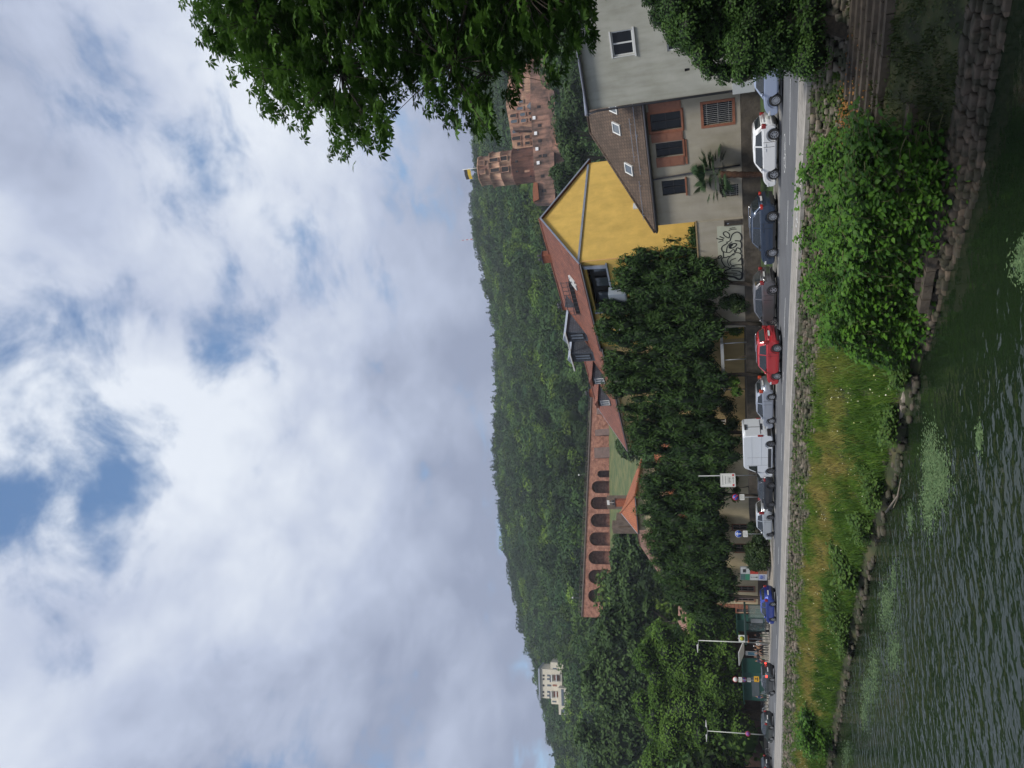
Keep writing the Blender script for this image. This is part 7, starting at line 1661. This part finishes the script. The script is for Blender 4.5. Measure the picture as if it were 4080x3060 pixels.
def pix_bank(x, y):
    lo = None
    for Yt in np.arange(26, 110, .3):
        P = at(x, y, Yt); s_, o_ = inv(P)
        if P[2] <= float(bank_z(s_, o_)): return P, s_, o_
    return P, s_, o_
for (x, y, rx, ry, n, sz, lab) in ((3370, 2260, 60, 90, 110, .34, 'mid green broad-leaved bush at the water edge left of the fallen branch'), (3340, 2440, 60, 80, 100, .26, 'dark tufted willow bush by the water, middle of the bank'), (3380, 2560, 45, 70, 70, .24, 'low dark bush overhanging the water farther left'), (3490, 1950, 60, 90, 110, .22, 'tall weeds in flower above the fallen branch'), (3440, 2110, 60, 60, 80, .24, 'leafy weeds between flowers and broad-leaved bush'),
                               (3560, 1700, 60, 80, 100, .22, 'weedy bush beside the flat stone at the water'), (3600, 1480, 60, 70, 90, .24, 'lower fringe of weeds left of the huge bush')):
    canes = []; C0, s0, o0 = pix_bank(x+rx*.6, y)
    for i in range(n):
        tip = at(x+random.uniform(-1, 1)*rx, y+random.uniform(-1, 1)*ry, C0[1]+random.uniform(-1, .8)); s_, o_ = inv(tip); oo = min(max(o_, pl(O_WAT, s_)+.3), pl(O_EDGE, s_)-FOOT); root = bankP(s_, oo)
        if tip[2] < root[2]+.15: tip[2] = root[2]+random.uniform(.2, .6)
        canes.append((root, tip, (0, 0, .2), random.random()))
    leafy('bank_shrub', lab, 'shrub', canes, 16, sz, leafmat('weed_leaf', (.034, .08, .016), (.095, .165, .03), .28, .6))
# grass: blades over the whole bank, green by the wall, straw in the middle, lush at the water
def blades(n, srange, trange, h, w_, seed, cond=None):
    r3 = np.random.default_rng(seed); s_ = r3.uniform(*srange, n); t_ = r3.uniform(*trange, n)
    if cond is not None: k = cond(s_, t_, r3); s_, t_ = s_[k], t_[k]
    oe = pl(O_EDGE, s_)-FOOT; ow = pl(O_WAT, s_); o_ = oe+(ow-oe)*t_; z = bank_z(s_, o_); P = A0[None]+T*s_[:, None]+NN*o_[:, None]; P = np.c_[P, z]; n = len(P)
    a = r3.random(n)*6.28; hh = h*r3.uniform(.45, 1.3, n)*np.clip(1+.9*nz(s_, o_*1.6, 1.1, seed)+.5*nz(s_, o_, 3.1, seed+3), .3, 2.2); lean = r3.normal(size=(n, 2))*.28; wv = np.c_[np.cos(a), np.sin(a), np.zeros(n)]*w_
    tip = P+np.c_[lean*hh[:, None], hh]; mid = P+np.c_[lean*hh[:, None]*.35, hh*.55]
    return np.stack([P-wv, mid-wv*.8, tip, mid+wv*.8], 1).reshape(-1, 3), s_, t_
def far_keep(s_, r): return r.random(len(s_)) < np.clip(1.15-(s_/130), .3, 1)
V1, s1, t1 = blades(150000, (-2, 112), (0, .96), .40, .022, 1, lambda s_, t_, r: far_keep(s_, r))
straw = np.clip(nz(s1, t1*7, .45, 1)*1.1+nz(s1, t1*9, 1.7, 4)*.5+.85-np.abs(t1-.36)*2.6, 0, 1)*np.clip((s1-4)/12, 0, 1); tint = np.clip(straw*.85+np.random.default_rng(3).random(len(s1))*.25, 0, 1)
mt = leafmat('grass_blades', (.075, .185, .018), (.34, .28, .085), .3, .7)
npmesh('bank_grass', V1, np.arange(len(V1)).reshape(-1, 4), mt, tint=np.repeat(tint, 4), kind='stuff', label='long grass on the river bank, green with dry straw patches', cat='grass')
V2, s2, t2 = blades(40000, (-2, 112), (.55, .99), .55, .03, 2, lambda s_, t_, r: (nz(s_, t_*6, .6, 4) > -.35) & far_keep(s_, r))
npmesh('lush_grass', V2, np.arange(len(V2)).reshape(-1, 4), leafmat('lush_blades', (.032, .085, .014), (.10, .18, .03), .3, .7), tint=np.repeat(np.random.default_rng(5).random(len(s2)), 4), kind='stuff', label='taller darker grass and reeds along the water edge', cat='grass')
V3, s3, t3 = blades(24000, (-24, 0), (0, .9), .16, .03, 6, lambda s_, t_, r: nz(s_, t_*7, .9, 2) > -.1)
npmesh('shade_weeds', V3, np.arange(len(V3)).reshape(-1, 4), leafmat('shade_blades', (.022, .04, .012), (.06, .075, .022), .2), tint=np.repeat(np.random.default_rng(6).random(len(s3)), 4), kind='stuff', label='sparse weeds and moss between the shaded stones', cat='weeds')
# growth over the rubble wall, and flower heads
r4 = np.random.default_rng(8); n = 42000; s_ = r4.uniform(-6, 112, n); f_ = r4.random(n)**1.5; keep = nz(s_, f_*2, .9, 3) > -.12; s_, f_ = s_[keep], f_[keep]
P = A0[None]+T*s_[:, None]+NN*(pl(O_EDGE, s_)-.15-FOOT*(1-f_))[:, None]; P = np.c_[P, FZ+(-FZ-.05)*f_+.05]; V, F = kites(P, r4.normal(size=P.shape)*.4+np.array([0, -.5, .8]), r4.uniform(.07, .24, len(P)), .6)
npmesh('wall_plants', V, F, leafmat('wall_leaf', (.035, .07, .016), (.09, .14, .03), .25), tint=np.repeat(r4.random(len(P)), 4), kind='stuff', label='small plants growing over the rubble wall', cat='wall plants')
r5 = np.random.default_rng(12); n = 1100; s_ = r5.uniform(3, 75, n); t_ = r5.uniform(.3, .95, n); keep = nz(s_, t_*7, .5, 6) > .15; s_, t_ = s_[keep], t_[keep]; oe = pl(O_EDGE, s_)-FOOT; o_ = oe+(pl(O_WAT, s_)-oe)*t_
P = np.c_[A0[None]+T*s_[:, None]+NN*o_[:, None], bank_z(s_, o_)+r5.uniform(.35, .75, len(s_))]; V, F = kites(P, np.array([0, -.6, 1.])+r5.normal(size=P.shape)*.2, r5.uniform(.04, .085, len(P)), 1.0)
npmesh('wild_flowers', V, F, leafmat('flower_heads', (.42, .40, .12), (.55, .54, .42), .1), tint=np.repeat(r5.random(len(P)), 4), kind='stuff', label='tiny white and yellow wild flowers in the bank grass', cat='flowers')
# fallen branch at the water
A, _, _ = pix_bank(3560, 2040); B_ = gnd(3590, 1905, WZ+.2); C_ = gnd(3582, 1975, WZ+.25)
t_ = thing('fallen_branch', 'bare pale fallen branch lying across the shore stones', 'branch', tuple(A)); q = MB(); q.tube([(0, 0, .35), np.array(C_)-A+np.array([0, 0, .05]), np.array(B_)-A], [.055, .045, .02], 7); q.tube([np.array(C_)-A, np.array(C_)-A+np.array([-.5, -.4, .35])], [.04, .015], 5); q.build('wood', mat('dead_wood', (.16, .135, .105), .9, var=.3, scale=6), t_)
# pale flat slab at the water edge
A = gnd(3560, 1560, WZ+.35); 
for nm, (x, y), sx_, lab in (('flat_slab', (3590, 1600), 1.0, 'flat pale stone slab at the water below the weeds'), ('flat_slab', (3430, 2230), .9, 'smaller flat pale slab under the broad-leaved bush')):
    P = gnd(x, y, WZ+.25); q = MB(); n = 9; pts = [(math.cos(2*math.pi*k/n)*random.uniform(.75, 1.1)*1.3*sx_, math.sin(2*math.pi*k/n)*random.uniform(.6, .9)*.6*sx_) for k in range(n)]
    q.prism(pts, lambda p: (p[0], p[1], -.25), lambda p: (p[0]*.96, p[1]*.96, .08)); o = q.build(nm, mat('slab_stone', (.28, .24, .20), .9, var=.3, scale=2), None, label=lab, cat='stone slab', group='flat slabs at the water'); o.location = tuple(P); o.rotation_euler = (0, 0, HEAD)
r7 = np.random.default_rng(17); n = 15000; s_ = r7.uniform(-22, 3, n); t_ = r7.uniform(.02, .93, n); kp_ = nz(s_, t_*8, .8, 9) > -.25; s_, t_ = s_[kp_], t_[kp_]; oe = pl(O_EDGE, s_)-FOOT; o_ = oe+(pl(O_WAT, s_)-oe)*t_
P = np.c_[A0[None]+T*s_[:, None]+NN*o_[:, None], bank_z(s_, o_)+r7.uniform(.02, .16, len(s_))]
V, F = kites(P, np.array([0, -.4, 1.])+r7.normal(size=P.shape)*.45, r7.uniform(.05, .15, len(P)), .6); npmesh('ground_ivy', V, F, leafmat('ivy_ground_leaf', (.018, .04, .012), (.07, .085, .028), .2), tint=np.repeat(r7.random(len(P)), 4), kind='stuff', label='low creeping plants covering the shaded bank between the stones', cat='ground cover')
# red-leaved autumn plant at the right of the bank
r6 = np.random.default_rng(13); n = 700; s_ = r6.normal(-4.6, 1.1, n); o_ = -12.6+r6.normal(size=n)*.8; P = np.c_[A0[None]+T*s_[:, None]+NN*o_[:, None], bank_z(s_, o_)+r6.uniform(.02, .3, n)]
V, F = kites(P, np.array([0, -.6, 1.])+r6.normal(size=P.shape)*.4, r6.uniform(.06, .13, n), .7); npmesh('dry_leaves', V, F, leafmat('orange_leaf', (.16, .06, .02), (.32, .16, .04), .2), tint=np.repeat(r6.random(n), 4), kind='stuff', label='orange brown dry leaves scattered beside the stone steps', cat='dry leaves')
# ------------------------------------------------------------------ the air between here and the ridge
mt = bpy.data.materials.new('haze_air'); mt.use_nodes = True; t = mt.node_tree; t.nodes.clear()
o_ = t.nodes.new('ShaderNodeOutputMaterial'); pv = t.nodes.new('ShaderNodeVolumePrincipled'); pv.inputs['Color'].default_value = (.80, .88, 1, 1); pv.inputs['Density'].default_value = .00017
pv.inputs['Anisotropy'].default_value = .1
t.links.new(pv.outputs[0], o_.inputs['Volume'])
mb = MB(); mb.box(-4300, 4300, -3300, 5200, -6, 420); hz = mb.build('haze', mt, None, kind='stuff')
hz['label'] = 'thin pale haze in the air in front of the hill'; hz['category'] = 'haze'
